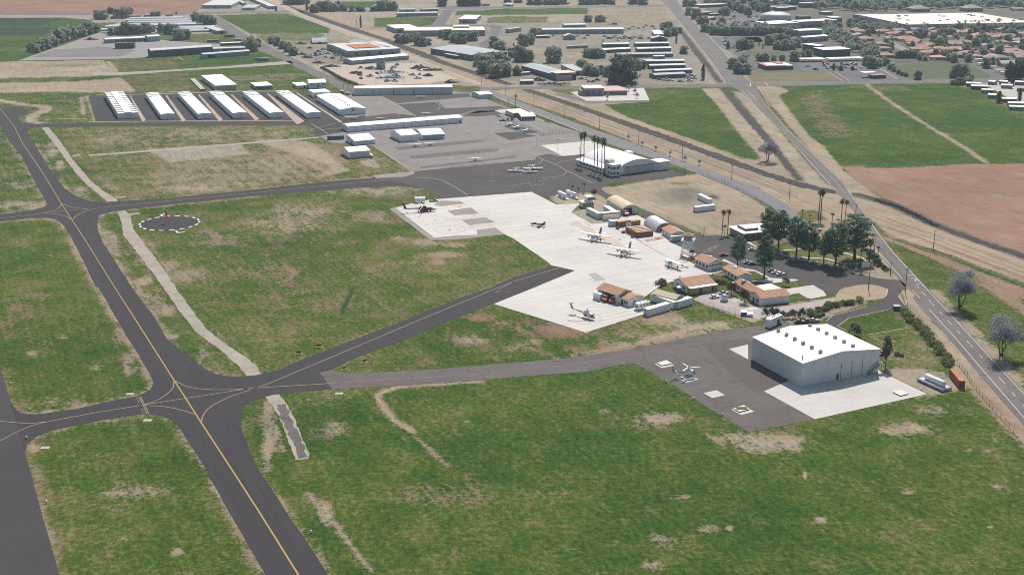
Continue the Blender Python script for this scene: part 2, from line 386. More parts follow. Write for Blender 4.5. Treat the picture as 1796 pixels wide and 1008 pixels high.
paint(W('Q23', 820, 820, 1100, 760, 1200, 790, 900, 850, 700, 880), R=.7, T=.1, f=2)

# airfield grass ---------------------------------------------------
paint(O(426, 752, 700, 676, 1110, 640, 1316, 760, 1700, 680, 1900, 900, 2100, 1300, 800, 1300, 640, 1100), R=.15, T=.5, D=.30, f=3)
paint(O(610, 634, 866, 534, 960, 563, 1027, 584, 1137, 549, 1215, 530, 1330, 568, 1226, 588, 1108, 613, 900, 636, 700, 650), R=.26, T=.45, D=.42, f=2)
paint(O(225, 375, 450, 347, 690, 335, 770, 348, 690, 365, 755, 421, 885, 411, 955, 465, 800, 524, 525, 632, 455, 655, 300, 470, 240, 400), R=.28, T=.5, D=.48, f=3)
paint(O(-200, 392, 95, 386, 165, 500, 266, 670, 250, 690, 48, 726, 20, 700, -200, 500), R=.18, T=.5, D=.36, f=2)
paint(O(63, 766, 260, 727, 310, 742, 450, 1007, 520, 1150, 120, 1120, 48, 790), R=.18, T=.5, D=.36, f=2)
paint(O(90, 224, 560, 222, 600, 235, 720, 300, 450, 332, 205, 352), R=.40, T=.45, D=.6, f=2)
paint(O(-100, 225, 0, 222, 80, 360, -100, 372), R=.3, D=.4, f=2)
paint(O(300, 275, 560, 250, 620, 290, 590, 308, 330, 340, 240, 320), R=.52, T=.36, D=.75, f=8)
paint(O(255, 262, 420, 253, 438, 270, 300, 284), R=1, T=.06, f=1.5)
paint(O(420, 240, 540, 248, 600, 290, 612, 300, 560, 310, 585, 290), R=.95, T=.33, f=3, a=.9)
paint(O(130, 226, 540, 224, 545, 238, 200, 268), R=.42, T=.3, D=.55, f=4)
paint(W('D4', 420, 560, 560, 540, 640, 600, 620, 630, 470, 600), R=.95, T=.05, f=1.5)
paint(O(780, 178, 870, 176, 898, 186, 860, 192, 790, 192), R=.5, T=.35, D=.7, f=2)
paint(O(0, 196, 40, 192, 60, 185, 150, 170, 150, 212, 50, 216), R=.32, D=.4, f=2)
stroke(spline(O(0, 176, 40, 183, 75, 187, 78, 195, 60, 202, 55, 212, 65, 216)), 9, R=.95, T=.25, f=3)
stroke(O(142, 170, 147, 200), 3, R=.9, T=.2, f=2)
stroke(spline(O(153, 168, 158, 180, 166, 195, 170, 212)), 5, R=.8, T=.25, f=3)
stroke(O(60, 212, 110, 208, 150, 208), 2.5, R=.8, T=.3, f=1.5)
# worn verges along the taxiways
E1 = O(60, 252, 88, 297, 113, 330, 133, 344, 155, 352, 180, 355, 301, 347, 450, 332, 575, 318, 655, 312)
stroke(E1, 4, R=.62, T=.25, f=3, a=.85)
stroke(O(300, 350, 450, 334, 575, 319, 655, 310), 3.7, R=0.84, T=.2, f=2)
stroke(O(450, 344, 301, 359, 215, 369, 185, 374, 174, 380, 173, 407, 180, 425, 208, 467, 231, 502, 271, 557, 292, 593), 5.0, R=0.66, T=.2, D=.8, f=3, a=.9)
stroke(O(292, 593, 338, 629, 378, 655, 450, 657), 2.5, R=0.48, T=.35, f=3, a=.8)
stroke(O(0, 389, 50, 383, 83, 382, 105, 388, 120, 407, 140, 445, 173, 504, 215, 577, 246, 627, 269, 671, 262, 684, 240, 694, 133, 717, 75, 725, 48, 726), 5.0, R=0.69, T=.28, D=.8, f=3, a=.9)
stroke(O(0, 376, 50, 370, 81, 360, 63, 322, 20, 252, -10, 205), 3.7, R=0.62, T=.3, f=3, a=.85)
stroke(O(63, 766, 140, 744, 261, 726, 308, 742, 351, 806, 401, 896, 450, 979, 490, 1050), 3.1, R=0.63, T=.28, D=.8, f=3.5, a=.9)
stroke(O(48, 780, 75, 906, 105, 1010, 140, 1130), 3.7, R=0.48, T=.45, D=.95, f=3, a=.9)
stroke(O(5, 654, 20, 704, 30, 718), 3.7, R=0.44, T=.8, D=.9, f=5, a=.8)
stroke(O(450, 818, 500, 895, 534, 942, 576, 1008, 640, 1105), 2.5, R=0.57, T=.3, D=.8, f=3, a=.8)
stroke(O(426, 750, 428, 760, 450, 816), 3.1, R=0.31, T=.3, D=.7, f=3, a=.8)
stroke(O(488, 648, 525, 631, 703, 563, 861, 503, 958, 466), 1.9, R=0.26, T=.4, D=.9, f=2, a=.8)
stroke(O(610, 634, 700, 600, 813, 554, 863, 534), 1.2, R=0.22, T=.4, D=.9, f=1.5, a=.8)
# bare patches
for a in (('O', 470, 765, 12, 60, .8, .25), ('O', 580, 752, 30, 14, .7, .35), ('O', 570, 900, 14, 22, .7, .3), ('O', 740, 865, 45, 14, .5, .6), ('O', 790, 872, 60, 18, .52, .62), ('O', 855, 842, 45, 11, .6, .8),
          ('O', 760, 850, 22, 10, .5, .6), ('O', 1140, 735, 45, 14, .55, .28), ('O', 1168, 732, 26, 9, .9, .25), ('O', 1060, 722, 12, 4, .6, .3), ('O', 1290, 768, 50, 10, .78, .22), ('O', 1370, 778, 50, 16, .92, .22), ('O', 1320, 785, 30, 9, .85, .22),
          ('O', 1600, 750, 45, 8, .9, .18), ('O', 1640, 720, 45, 9, .6, .2), ('O', 1570, 757, 30, 5, .75, .2), ('O', 1440, 910, 11, 5, 1, .1), ('O', 1193, 872, 16, 6, .8, .3), ('O', 1412, 832, 4, 7, .95, .25), ('O', 1750, 853, 8, 4, .95, .3), ('O', 1735, 925, 6, 3, .95, .3), ('O', 1595, 862, 14, 6, .75, .35),
          ('O', 1240, 928, 18, 7, .7, .25), ('O', 1160, 945, 40, 12, .52, .3), ('O', 1145, 990, 18, 8, .75, .22), ('O', 1280, 925, 8, 5, .9, .2), ('O', 1000, 965, 40, 14, .4, .6), ('O', 1530, 845, 12, 4, .5, .4),
          ('O', 250, 862, 40, 10, .75, .3), ('O', 205, 865, 28, 8, .7, .3), ('O', 180, 920, 30, 6, .5, .3), ('O', 215, 850, 22, 6, .55, .4), ('O', 310, 968, 12, 8, .85, .35), ('O', 218, 942, 10, 5, .7, .3), ('O', 60, 785, 10, 8, .9, .35), ('O', 195, 890, 14, 5, .6, .4),
          ('O', 840, 557, 26, 5, .95, .9), ('O', 880, 566, 12, 4, .95, .85), ('O', 830, 597, 30, 6, .85, .3), ('O', 930, 600, 18, 5, .8, .32), ('O', 960, 580, 60, 10, .75, .75), ('O', 1006, 612, 22, 5, .7, .7), ('O', 910, 610, 30, 6, .6, .3),
          ('O', 1160, 560, 40, 9, .85, .3), ('O', 1230, 572, 40, 8, .92, .15), ('O', 1190, 590, 90, 5, .75, .3), ('O', 1080, 600, 30, 5, .75, .5), ('O', 1010, 578, 50, 9, .9, .8), ('O', 1090, 565, 45, 6, .6, .75), ('O', 1150, 545, 30, 6, .8, .45),
          ('O', 780, 447, 30, 5, .9, .4), ('O', 770, 460, 14, 4, .95, .7), ('O', 725, 460, 8, 3, .9, .75), ('O', 800, 430, 20, 5, .75, .3), ('O', 750, 425, 30, 6, .75, .3), ('O', 500, 395, 70, 20, .62, .35), ('O', 540, 370, 60, 12, .62, .35), ('O', 660, 380, 40, 12, .6, .38), ('O', 700, 418, 14, 4, .7, .35),
          ('O', 490, 480, 60, 14, .55, .45), ('O', 560, 535, 80, 10, .5, .55), ('O', 520, 520, 40, 8, .6, .6), ('O', 680, 333, 50, 4, .9, .28), ('O', 640, 338, 60, 4, .7, .28), ('O', 380, 420, 40, 16, .55, .4), ('O', 330, 480, 30, 16, .6, .35), ('O', 250, 440, 20, 26, .6, .35), ('O', 640, 480, 30, 8, .45, .4), ('O', 450, 470, 60, 10, .5, .55),
          ('O', 300, 470, 14, 16, .65, .35), ('O', 200, 440, 10, 30, .7, .3), ('O', 190, 415, 10, 12, .75, .2), ('O', 255, 492, 14, 8, .8, .25), ('O', 290, 545, 16, 10, .85, .3), ('O', 275, 530, 20, 14, .65, .35), ('O', 305, 590, 8, 4, .9, .25), ('O', 355, 620, 12, 10, .7, .3),
          ('O', 45, 360, 40, 6, .85, .3), ('O', 30, 325, 20, 6, .7, .3), ('O', 20, 300, 16, 5, .55, .3), ('O', 55, 620, 12, 5, .6, .25), ('O', 165, 645, 14, 5, .7, .3), ('O', 110, 592, 8, 3, .8, .25), ('O', 80, 600, 12, 6, .5, .3), ('O', 120, 705, 40, 8, .65, .35), ('O', 30, 560, 40, 40, .45, .7), ('O', 60, 520, 30, 10, .5, .6), ('O', 225, 640, 12, 20, .7, .35), ('O', 205, 590, 10, 24, .6, .35),
          ('O', 92, 262, 10, 14, .8, .22), ('O', 105, 290, 8, 10, .85, .25), ('O', 140, 335, 14, 8, .8, .3), ('O', 190, 330, 20, 8, .55, .3), ('O', 340, 330, 40, 5, .8, .3), ('O', 200, 245, 40, 8, .6, .3), ('O', 350, 235, 60, 6, .65, .3), ('O', 480, 236, 40, 6, .6, .28),
          ('O', 1550, 640, 16, 8, .6, .2), ('O', 1600, 620, 30, 10, .45, .3), ('O', 1700, 790, 8, 3, .9, .2), ('O', 1730, 790, 6, 2, .8, .2), ('O', 715, 770, 16, 5, .5, .3), ('O', 820, 740, 8, 3, .7, .25), ('O', 1190, 690, 10, 3, .5, .3), ('O', 1020, 690, 8, 3, .5, .3), ('O', 950, 850, 60, 16, .3, .5)):
    r, x, y, rx, ry, R_, T_ = a
    blob(r, x, y, rx, ry, R=R_ * .92, T=T_)
# drainage track curling through the near grass
stroke(spline(W('Q21', 1570, 655, 1400, 668, 1050, 690, 900, 725, 850, 760, 900, 850, 970, 930, 1090, 1000)), 3.2, R=.88, T=.36, f=1.5)
stroke(spline(W('Q31', 1080, 0, 1150, 70, 1220, 130, 1280, 200, 1340, 245)), 1.6, R=.7, T=.25, f=1.2)
stroke(spline(W('Q22', 460, 470, 830, 400, 1100, 330, 1350, 270, 1500, 250)), 4, R=.85, T=.34, f=3)
stroke(spline(W('Q22', 300, 500, 700, 440, 1000, 370, 1300, 320, 1600, 265)), 3, R=.7, T=.5, f=2.5)
for a, b_ in (((540, 865), (600, 930)), ((600, 935), (650, 1000)), ((470, 705), (495, 790))):
    stroke(O(*a, *b_), 2, R=.7, T=.25, f=2)
for k in (0, 5, 10, 16, 22): stroke(O(1745 - k, 752 + k * .3, 1770 - k * .8, 785 + k, 1800 - k, 840 + k * 2.2), .8, R=.5, T=.35, f=.8, a=.7)
stroke(O(1500, 858, 1560, 890, 1640, 930, 1760, 985), 1, R=.35, T=.3, D=.9, f=1.2, a=.7)
stroke(O(600, 545, 620, 505), 1.4, R=0, D=0, K=.8, f=.8)
for k, c in enumerate(((250, 430, 330, 560), (262, 425, 345, 560), (370, 565, 450, 640))): stroke(O(*c), 1, R=.6, T=.3, D=.9, f=1, a=.6)
for k in range(9): stroke(O(370 + 22 * k, 292 - k * 3, 430 + 22 * k, 328 - k * 2.2), 1.3, R=.95, T=.28, f=1.6, a=.55)

me = bpy.data.meshes.new('ground'); nv = NR * NC
me.vertices.add(nv)
co = np.zeros((nv, 3), np.float32); co[:, 0] = NX; co[:, 1] = NY
me.vertices.foreach_set('co', co.ravel())
i0 = (np.arange(NR - 1)[:, None] * NC + np.arange(NC - 1)[None, :]).ravel()
quads = np.stack([i0, i0 + 1, i0 + NC + 1, i0 + NC], 1).astype(np.int32)
nf = len(quads); me.loops.add(nf * 4); me.polygons.add(nf)
me.loops.foreach_set('vertex_index', quads.ravel())
me.polygons.foreach_set('loop_start', np.arange(0, nf * 4, 4, dtype=np.int32)); me.polygons.foreach_set('loop_total', np.full(nf, 4, np.int32))
me.update(); me.validate()
at = me.attributes.new('cover', 'FLOAT_COLOR', 'POINT'); at.data.foreach_set('color', cov.astype(np.float32).ravel())

m, nt, bsdf = newmat('ground_cover')
geo = N(nt, 'ShaderNodeNewGeometry'); pos = geo.outputs['Position']
att = N(nt, 'ShaderNodeAttribute', attribute_name='cover')
sep = N(nt, 'ShaderNodeSeparateColor'); nt.links.new(att.outputs['Color'], sep.inputs[0])
Rr, Tt, Dd = sep.outputs[0], sep.outputs[1], sep.outputs[2]; Kk = att.outputs['Alpha']
nA = noise(nt, pos, .012, 4, .6); nB = noise(nt, pos, .07, 5, .62); nC = noise(nt, pos, .55, 4, .7); nD = noise(nt, pos, 2.2, 3, .7); nE = noise(nt, pos, .16, 3, .6, 1, .45, 1, .25)
nF = noise(nt, pos, .75, 2, .6, 1, .3, 1, .15)
TWA = ang('O', 104, 1006, 51, 806); RLA = ang('O', 1000, 190, 1280, 294)
nG = noise(nt, pos, .45, 3, .6, .05, 1, 1, TWA); nH = noise(nt, pos, .5, 3, .6, .045, 1, 1, RLA)
# bare soil mask
s = mathn(nt, 'MULTIPLY_ADD', Rr, 1.75, -.86)
for n_, w_ in ((nB, 1.7), (nC, 2.5), (nD, 1.3), (nE, 1.8), (nG, .9)):
    s = mathn(nt, 'MULTIPLY_ADD', mathn(nt, 'SUBTRACT', n_, .5), w_, s)
msk = mathn(nt, 'MULTIPLY_ADD', s, 2.1, .42, True)
dry = mathn(nt, 'MULTIPLY_ADD', mathn(nt, 'SUBTRACT', nA, .5), 1.3, Dd)
dry = mathn(nt, 'MULTIPLY_ADD', mathn(nt, 'SUBTRACT', nB, .5), 1.5, dry)
dry = mathn(nt, 'MULTIPLY_ADD', mathn(nt, 'SUBTRACT', nC, .5), 1.5, dry, True)
gr = N(nt, 'ShaderNodeValToRGB'); nt.links.new(dry, gr.inputs[0])
cr = gr.color_ramp; cr.elements[0].position = 0.0; cr.elements[0].color = (.038, .085, .017, 1); cr.elements[1].position = 1.0; cr.elements[1].color = (.18, .155, .08, 1)
e = cr.elements.new(.4); e.color = (.070, .108, .019, 1); e = cr.elements.new(.7); e.color = (.125, .128, .042, 1)
so = N(nt, 'ShaderNodeValToRGB'); tone = mathn(nt, 'MULTIPLY_ADD', mathn(nt, 'SUBTRACT', nE, .5), .7, mathn(nt, 'MULTIPLY_ADD', mathn(nt, 'SUBTRACT', nB, .5), .9, Tt)); nt.links.new(tone, so.inputs[0])
cr = so.color_ramp; cr.elements[0].position = 0.0; cr.elements[0].color = (.28, .25, .205, 1); cr.elements[1].position = 1.0; cr.elements[1].color = (.26, .142, .10, 1)
e = cr.elements.new(.33); e.color = (.34, .275, .195, 1); e = cr.elements.new(.66); e.color = (.28, .19, .135, 1)
gv = mathn(nt, 'MULTIPLY', mathn(nt, 'MULTIPLY_ADD', nC, 1.1, .45), mathn(nt, 'MULTIPLY_ADD', nD, 1.0, .5))
gv = mathn(nt, 'MULTIPLY', gv, mathn(nt, 'MULTIPLY_ADD', nF, .9, .55)); gv = mathn(nt, 'MULTIPLY', gv, mathn(nt, 'MULTIPLY_ADD', nG, .7, .65)); gv = mathn(nt, 'MULTIPLY', gv, mathn(nt, 'MULTIPLY_ADD', nA, .4, .8))
sv = mathn(nt, 'MULTIPLY', mathn(nt, 'MULTIPLY_ADD', nC, .55, .73), mathn(nt, 'MULTIPLY_ADD', nD, .5, .75))
sv = mathn(nt, 'MULTIPLY', sv, mathn(nt, 'MULTIPLY_ADD', nE, .5, .75)); sv = mathn(nt, 'MULTIPLY', sv, mathn(nt, 'MULTIPLY_ADD', nH, .6, .7))
sv = mathn(nt, 'MULTIPLY', sv, mathn(nt, 'MULTIPLY_ADD', Rr, .5, .55)); sv = mathn(nt, 'MULTIPLY', sv, mathn(nt, 'MULTIPLY_ADD', nA, .8, .6))
gc = scale_col(nt, gr.outputs[0], gv); sc_ = scale_col(nt, so.outputs[0], sv)
col = mixc(nt, msk, gc, sc_)
col = mixc(nt, mathn(nt, 'MULTIPLY', Kk, mathn(nt, 'MULTIPLY_ADD', nC, 1.6, .1), None, True), col, (.035, .045, .045))
nt.links.new(col, bsdf.inputs['Base Color']); bsdf.inputs['Roughness'].default_value = 1.0; bsdf.inputs['Specular IOR Level'].default_value = .05
bm_ = N(nt, 'ShaderNodeBump'); bm_.inputs['Strength'].default_value = .5; bm_.inputs['Distance'].default_value = .5
nt.links.new(mathn(nt, 'ADD', nC, nD), bm_.inputs['Height']); nt.links.new(bm_.outputs[0], bsdf.inputs['Normal'])
me.materials.append(m)
ground = bpy.data.objects.new('ground', me); C.objects.link(ground); prop(ground, None, None, None, 'structure')
# ------------------------------------------------------------------ pavement materials (world-space wear)
def paving(name, col, col2, rough=.9, s1=.03, s2=.5, s3=2.5, amt=(.25, .25, .2), cracks=0.0, crackcol=(.03, .03, .03), seams=None, blend=.6, streak=None):
    m, nt, b = newmat(name)
    pos = N(nt, 'ShaderNodeNewGeometry').outputs['Position']
    n1 = noise(nt, pos, s1, 4, .6); n2 = noise(nt, pos, s2, 4, .65); n3 = noise(nt, pos, s3, 2, .7)
    c = mixc(nt, mathn(nt, 'MULTIPLY_ADD', n1, 2 * blend, .5 - blend, True), col, col2)
    f = 1.0
    for n_, a_ in zip((n1, n2, n3), amt):
        t = mathn(nt, 'MULTIPLY_ADD', n_, 2 * a_, 1 - a_); f = t if f == 1.0 else mathn(nt, 'MULTIPLY', f, t)
    if streak is not None:
        f = mathn(nt, 'MULTIPLY', f, mathn(nt, 'MULTIPLY_ADD', noise(nt, pos, .55, 3, .6, .02, 1, 1, streak), .55, .72))
    c = scale_col(nt, c, f)
    if cracks:
        v = N(nt, 'ShaderNodeTexVoronoi', feature='DISTANCE_TO_EDGE'); v.inputs['Scale'].default_value = cracks
        w = N(nt, 'ShaderNodeVectorMath', operation='ADD'); nt.links.new(pos, w.inputs[0])
        nn = N(nt, 'ShaderNodeTexNoise'); nn.inputs['Scale'].default_value = cracks * 2; nt.links.new(pos, nn.inputs['Vector'])
        sc = N(nt, 'ShaderNodeVectorMath', operation='SCALE'); nt.links.new(nn.outputs[1], sc.inputs[0]); sc.inputs[3].default_value = .5 / cracks
        nt.links.new(sc.outputs[0], w.inputs[1]); nt.links.new(w.outputs[0], v.inputs['Vector'])
        k = mathn(nt, 'LESS_THAN', v.outputs['Distance'], .012)
        c = mixc(nt, mathn(nt, 'MULTIPLY', k, .28), c, crackcol)
    if seams:
        w_, ang, sa = seams
        mp = N(nt, 'ShaderNodeMapping'); mp.inputs['Rotation'].default_value = (0, 0, ang); nt.links.new(pos, mp.inputs[0])
        sp = N(nt, 'ShaderNodeSeparateXYZ'); nt.links.new(mp.outputs[0], sp.inputs[0])
        for ax in (0, 1):
            fr = mathn(nt, 'PINGPONG', sp.outputs[ax], w_ / 2)
            k = mathn(nt, 'LESS_THAN', fr, .12)
            c = mixc(nt, mathn(nt, 'MULTIPLY', k, sa), c, crackcol)
    nt.links.new(c, b.inputs['Base Color']); b.inputs['Roughness'].default_value = rough; b.inputs['Specular IOR Level'].default_value = .2
    return m
AX = ang('O', 900, 336, 694, 365)
RWA = ang('O', 104, 1006, 51, 806)
HWA = ang('O', 1540, 410, 1624, 504)
A_new = paving('fresh_asphalt', (.042, .038, .041), (.048, .043, .046), s1=.02, amt=(.12, .14, .2), streak=RWA)
A_run = paving('runway_asphalt', (.052, .048, .050), (.062, .057, .058), amt=(.14, .16, .2))
A_old = paving('worn_asphalt', (.105, .092, .088), (.14, .123, .116), s1=.05, amt=(.18, .22, .25), cracks=.05)
A_mid = paving('dark_ramp_asphalt', (.060, .053, .054), (.078, .070, .069), s1=.04, amt=(.15, .16, .18), cracks=.05)
A_lot = paving('parking_asphalt', (.058, .051, .052), (.085, .076, .073), s1=.05, amt=(.15, .2, .2), cracks=.08)
A_ramp = paving('faded_ramp', (.19, .172, .165), (.25, .228, .215), s1=.05, s2=.35, amt=(.12, .3, .25), cracks=.08, crackcol=(.09, .08, .08))
A_road = paving('road_asphalt', (.125, .112, .106), (.175, .158, .148), s1=.03, amt=(.14, .18, .22), cracks=.05, streak=HWA)
A_far = paving('town_asphalt', (.105, .10, .108), (.15, .14, .148), s1=.02, amt=(.15, .2, .2))
A_front = paving('frontage_asphalt', (.17, .162, .168), (.20, .188, .19), s1=.05, amt=(.1, .16, .2))
CONC = paving('apron_concrete', (.53, .50, .465), (.59, .56, .52), s1=.03, s2=.3, amt=(.14, .13, .08), seams=(9.0, -AX, .42), streak=AX, crackcol=(.38, .35, .32))
CONC2 = paving('pad_concrete', (.49, .465, .435), (.55, .525, .49), s1=.08, s2=.6, amt=(.12, .1, .08), seams=(6.0, -AX, .15), crackcol=(.3, .28, .26))
CONC_O = paving('weathered_concrete', (.29, .255, .215), (.38, .335, .285), s1=.12, s2=.8, amt=(.2, .3, .3), cracks=.2, crackcol=(.14, .12, .1))
GRAVEL = paving('gravel', (.25, .22, .195), (.30, .265, .235), s1=.08, s2=1.0, amt=(.1, .25, .3))
CHAN = paving('ballast', (.028, .024, .022), (.055, .046, .04), s1=.12, s2=.8, amt=(.3, .35, .35))
TAN = paving('tan_soil', (.36, .285, .22), (.42, .34, .265), s1=.05, s2=.6, amt=(.12, .2, .2))
YEL = mat('yellow_paint', (.38, .26, .075), .8, .15, .8); YELF = mat('faded_yellow_paint', (.30, .225, .15), .9, .2, .5); YELP = mat('pale_yellow_paint', (.52, .45, .27), .9, .15, .3)
WHT = mat('white_road_paint', (.50, .48, .45), .8, .12, .6); WHTF = mat('faded_white_paint', (.36, .33, .31), .9, .2, .4); REDP = mat('red_stain', (.42, .27, .23), .95, .2, .1)
CURB = mat('kerb_concrete', (.45, .41, .36), .9, .15, .5); SOILL = mat('seam_soil', (.30, .26, .22), .95, .2, .3)
Z = .02
# runway and taxiways -------------------------------------------
sheet('runway', O(-700, 100, 0, 644, 10, 677, 19, 704, 38, 765, 44, 794, 50, 814, 75, 906, 105, 1008, 150, 1160, -700, 1160), Z, A_run)
TW = O(-60, 100, -40, 150, 0, 189, 38, 189, 51, 194, 45, 200, 31, 205, 32, 210, 40, 216, 63, 218, 113, 217, 450, 213, 545, 212, 545, 220, 450, 220, 75, 223, 53, 225.5, 48, 230, 50, 238, 60, 252, 88, 297, 113, 330, 133, 343.5, 155, 352, 180, 355, 205, 353.5, 301, 347, 450, 332, 575, 318, 655, 312,
       722, 305, 745, 318, 775, 335, 775, 346, 745, 330.5, 700, 326, 620, 330, 450, 343.5, 301, 358.5, 215, 368.5, 185, 373.5, 175, 377, 172, 382, 171, 392, 173, 407, 180, 425, 208, 467.5, 230.5, 502.5, 271, 556.6, 292, 593, 313, 611, 338, 629, 361, 647, 378, 655.6, 401, 660, 425, 660, 450, 657.5, 487.6, 649, 525, 632, 703, 564, 801, 524, 861, 504, 900, 486.5, 967.6, 465.5, 1009, 474.5,
       937.6, 504, 863.4, 533, 813, 553, 700.6, 599, 610, 633, 583, 647, 559, 653, 583, 682.4, 525, 687, 480, 692, 450, 699.5, 436, 706, 426, 715, 422, 729.5, 422, 742, 425, 754.6, 437, 785, 450, 816.5, 500, 894, 533, 941.4, 575, 1006.6, 640, 1110, 700, 1200,
       590, 1200, 520, 1090, 466, 1006.6, 449, 979, 401, 896, 351, 806, 318, 754.6, 308, 742, 298, 735, 288, 729.5, 275, 727, 260.6, 725.7, 225.5, 728, 140, 744.5, 88, 754.6, 63, 766, 48, 778.5, 44, 793.6, 38, 768, 19, 706, 27, 717, 36, 724, 48, 726, 62, 726, 75, 725, 133, 717, 188, 704, 240, 694, 253, 689, 262, 684, 266, 679, 269, 671, 266, 662, 246, 627, 215, 577, 173, 504, 168, 502.5, 140, 445, 120, 407, 112, 396, 105, 388.5, 95, 384, 83, 382, 50, 383, 0, 388.5, -150, 402, -150, 390, 0, 376, 50, 370, 68, 366, 78, 363, 82, 358, 80, 352, 63, 322, 40, 277, 20, 252, 17, 250, 0, 220, -100, 80)
sheet('taxiway', TW, Z + .02, A_new, jit=.15, step=6)
sheet('taxiway', O(559, 653, 578, 647, 600, 653, 620, 654, 726, 650, 900, 636, 988, 629, 1108, 612, 1226, 587, 1276, 578, 1336, 570, 1380, 562, 1420, 600, 1541, 650, 1545, 653, 1405, 680, 1340, 686, 1429, 735, 1400, 741, 1346, 751, 1320, 757, 1312, 757, 1251, 720, 1196, 684.5, 1151, 657, 1113, 637, 1080, 640.6, 1025, 652, 900, 661, 851, 666, 701, 676, 583, 682.4), Z + .02, A_old, jit=.2)
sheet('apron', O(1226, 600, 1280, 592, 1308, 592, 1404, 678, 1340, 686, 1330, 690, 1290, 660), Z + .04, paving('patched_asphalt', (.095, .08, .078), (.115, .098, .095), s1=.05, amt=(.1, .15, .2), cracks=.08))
sheet('apron', O(1340, 686, 1429, 735, 1626, 691, 1545, 652, 1530, 640, 1400, 660), Z + .06, CONC2)
sheet('apron', O(1278.5, 612, 1312, 604, 1312, 630, 1306, 627), Z + .06, CONC2)
for i, (a, b, lab) in enumerate((((-2, 135), 1, 0), ((350, 370), 1, 0), ((705, 580), 0, 0), ((1115, 825), 1, 0))):
    x, y = a
    sheet('landing_pad', W('S6', *( (x - 10, y + 20, x + 160, y - 25, x + 280, y + 42, x + 95, y + 78) if i == 0 else (x - 15, y - 0, x + 175, y - 45, x + 285, y + 12, x + 105, y + 58) if i == 1 else (x, y, x + 190, y - 42, x + 318, y + 30, x + 130, y + 76) if i == 2 else (x, y - 3, x + 180, y - 50, x + 338, y + 28, x + 145, y + 78))), Z + .06, CONC2)
# base apron
sheet('apron', O(683, 366, 720, 357, 778, 349, 885, 411, 801, 420, 754.5, 421), Z, GRAVEL, jit=.3)
sheet('apron', O(694, 365, 740, 352, 778, 348.5, 932.6, 336.7, 976, 359, 1017, 357, 1002, 372.5, 1038, 393, 1070, 390, 1085, 382, 1117, 377, 1130, 384, 1160, 400, 1194, 410, 1175, 425, 1222, 445, 1208, 458, 1217, 463, 1250, 476, 1240, 484, 1177, 494, 1155, 503, 1125, 525, 1137, 548.5, 1027, 583, 960, 562, 866, 533, 938, 504, 1009, 474.5, 967.6, 465.5, 958, 457.5, 900, 418, 885, 411, 800, 413, 762, 417), Z + .04, CONC)
for q in (W('Q11', 1335, 470, 1500, 447, 1560, 490, 1385, 503), W('Q11', 1435, 535, 1600, 515, 1670, 550, 1490, 572), W('Q11', 1540, 605, 1670, 588, 1735, 632, 1550, 652), W('Q11', 1240, 428, 1290, 400, 1425, 403, 1462, 420, 1290, 440)):
    sheet('gravel_strip', q, Z + .06, GRAVEL)
sheet('concrete_patch', W('D8', 430, 60, 510, 50, 620, 125, 500, 140), Z + .05, paving('grey_patch', (.37, .34, .32), (.41, .38, .355), amt=(.1, .1, .1)))
DRT = paving('retardant_stain', (.53, .42, .32), (.50, .455, .40), s1=.08, s2=.35, amt=(.1, .2, .1), blend=1.2)
for q in (W('D1', 300, 460, 420, 520, 560, 590, 520, 600, 380, 560, 230, 500), W('D1', 560, 610, 700, 650, 860, 740, 760, 750, 600, 690, 540, 650), W('D1', 860, 770, 960, 790, 940, 820, 850, 815)):
    sheet('retardant_stain', q, Z + .07, DRT, jit=1.2, step=3)
for q in (W('D1', 1010, 665, 1060, 650, 1100, 670, 1050, 690), W('D1', 1080, 655, 1130, 640, 1180, 655, 1120, 680), W('D1', 1130, 640, 1180, 625, 1230, 640, 1180, 665)):
    sheet('retardant_stain', q, Z + .07, REDP, jit=.5, step=2)
# dark main ramp
sheet('ramp', O(653.5, 311, 722, 302, 800, 291.5, 938.6, 279.5, 942, 273.6, 963.7, 270, 980, 274.4, 1040.5, 269.4, 1030, 278, 1013, 289.5, 1075, 318.5, 1195, 305, 1174, 298.5, 1180, 297, 1203, 308, 1195, 309, 1076, 321, 1057, 328.6, 1055, 331.7, 1063, 338, 1093.6, 350, 1127, 367, 1160, 382, 1194, 398.5, 1210, 407, 1237, 414, 1225, 416, 1194, 405, 1169, 395, 1134, 382, 1115, 365, 1083.6, 352, 1053.5, 343.4, 1040, 335, 954, 346, 935, 337, 778, 349, 745, 331, 700, 320, 660, 318), Z + .03, A_mid, jit=.2)
sheet('ramp', W('D6', 300, 430, 560, 590, 1290, 520, 1160, 470, 640, 530, 540, 545), Z + .05, A_mid)
# T-hangar ramp
sheet('ramp', O(155, 169, 170, 167, 235, 164, 425, 160, 520, 161, 550, 168, 607, 207, 640, 202, 640, 215, 600, 232, 560, 239, 538, 216, 545, 212, 168, 214.5), Z + .03, A_new, jit=.15)
RAMPG = O(603, 206, 550, 168, 605, 167, 790, 160, 830, 163, 856, 175, 893, 189, 950, 212, 1017, 232, 1040, 246, 1045, 262, 1040, 270, 980, 274.5, 963.7, 270.3, 942, 274, 938.6, 280, 800, 292, 722, 303, 655, 256, 600, 252, 578, 250, 560, 239, 603, 230)
sheet('ramp', RAMPG, Z, A_ramp, jit=.3)
for q in (O(670.5, 169, 823, 164, 826, 170, 695.6, 181.6), O(698, 183, 768, 179, 780.6, 190.5, 876, 186.6, 896, 193, 811, 200.5, 730.6, 204), O(810, 203.5, 837, 195, 872, 194, 887, 198.5, 867, 202.6, 833, 205), O(867, 234, 907, 231, 942, 238.5, 893.5, 246), O(600, 209, 690, 199, 735, 204, 735, 205, 603, 219), W('D5', 500, 435, 560, 400, 860, 490, 800, 505, 740, 500)):
    sheet('ramp', q, Z + .02, A_mid, jit=.4)
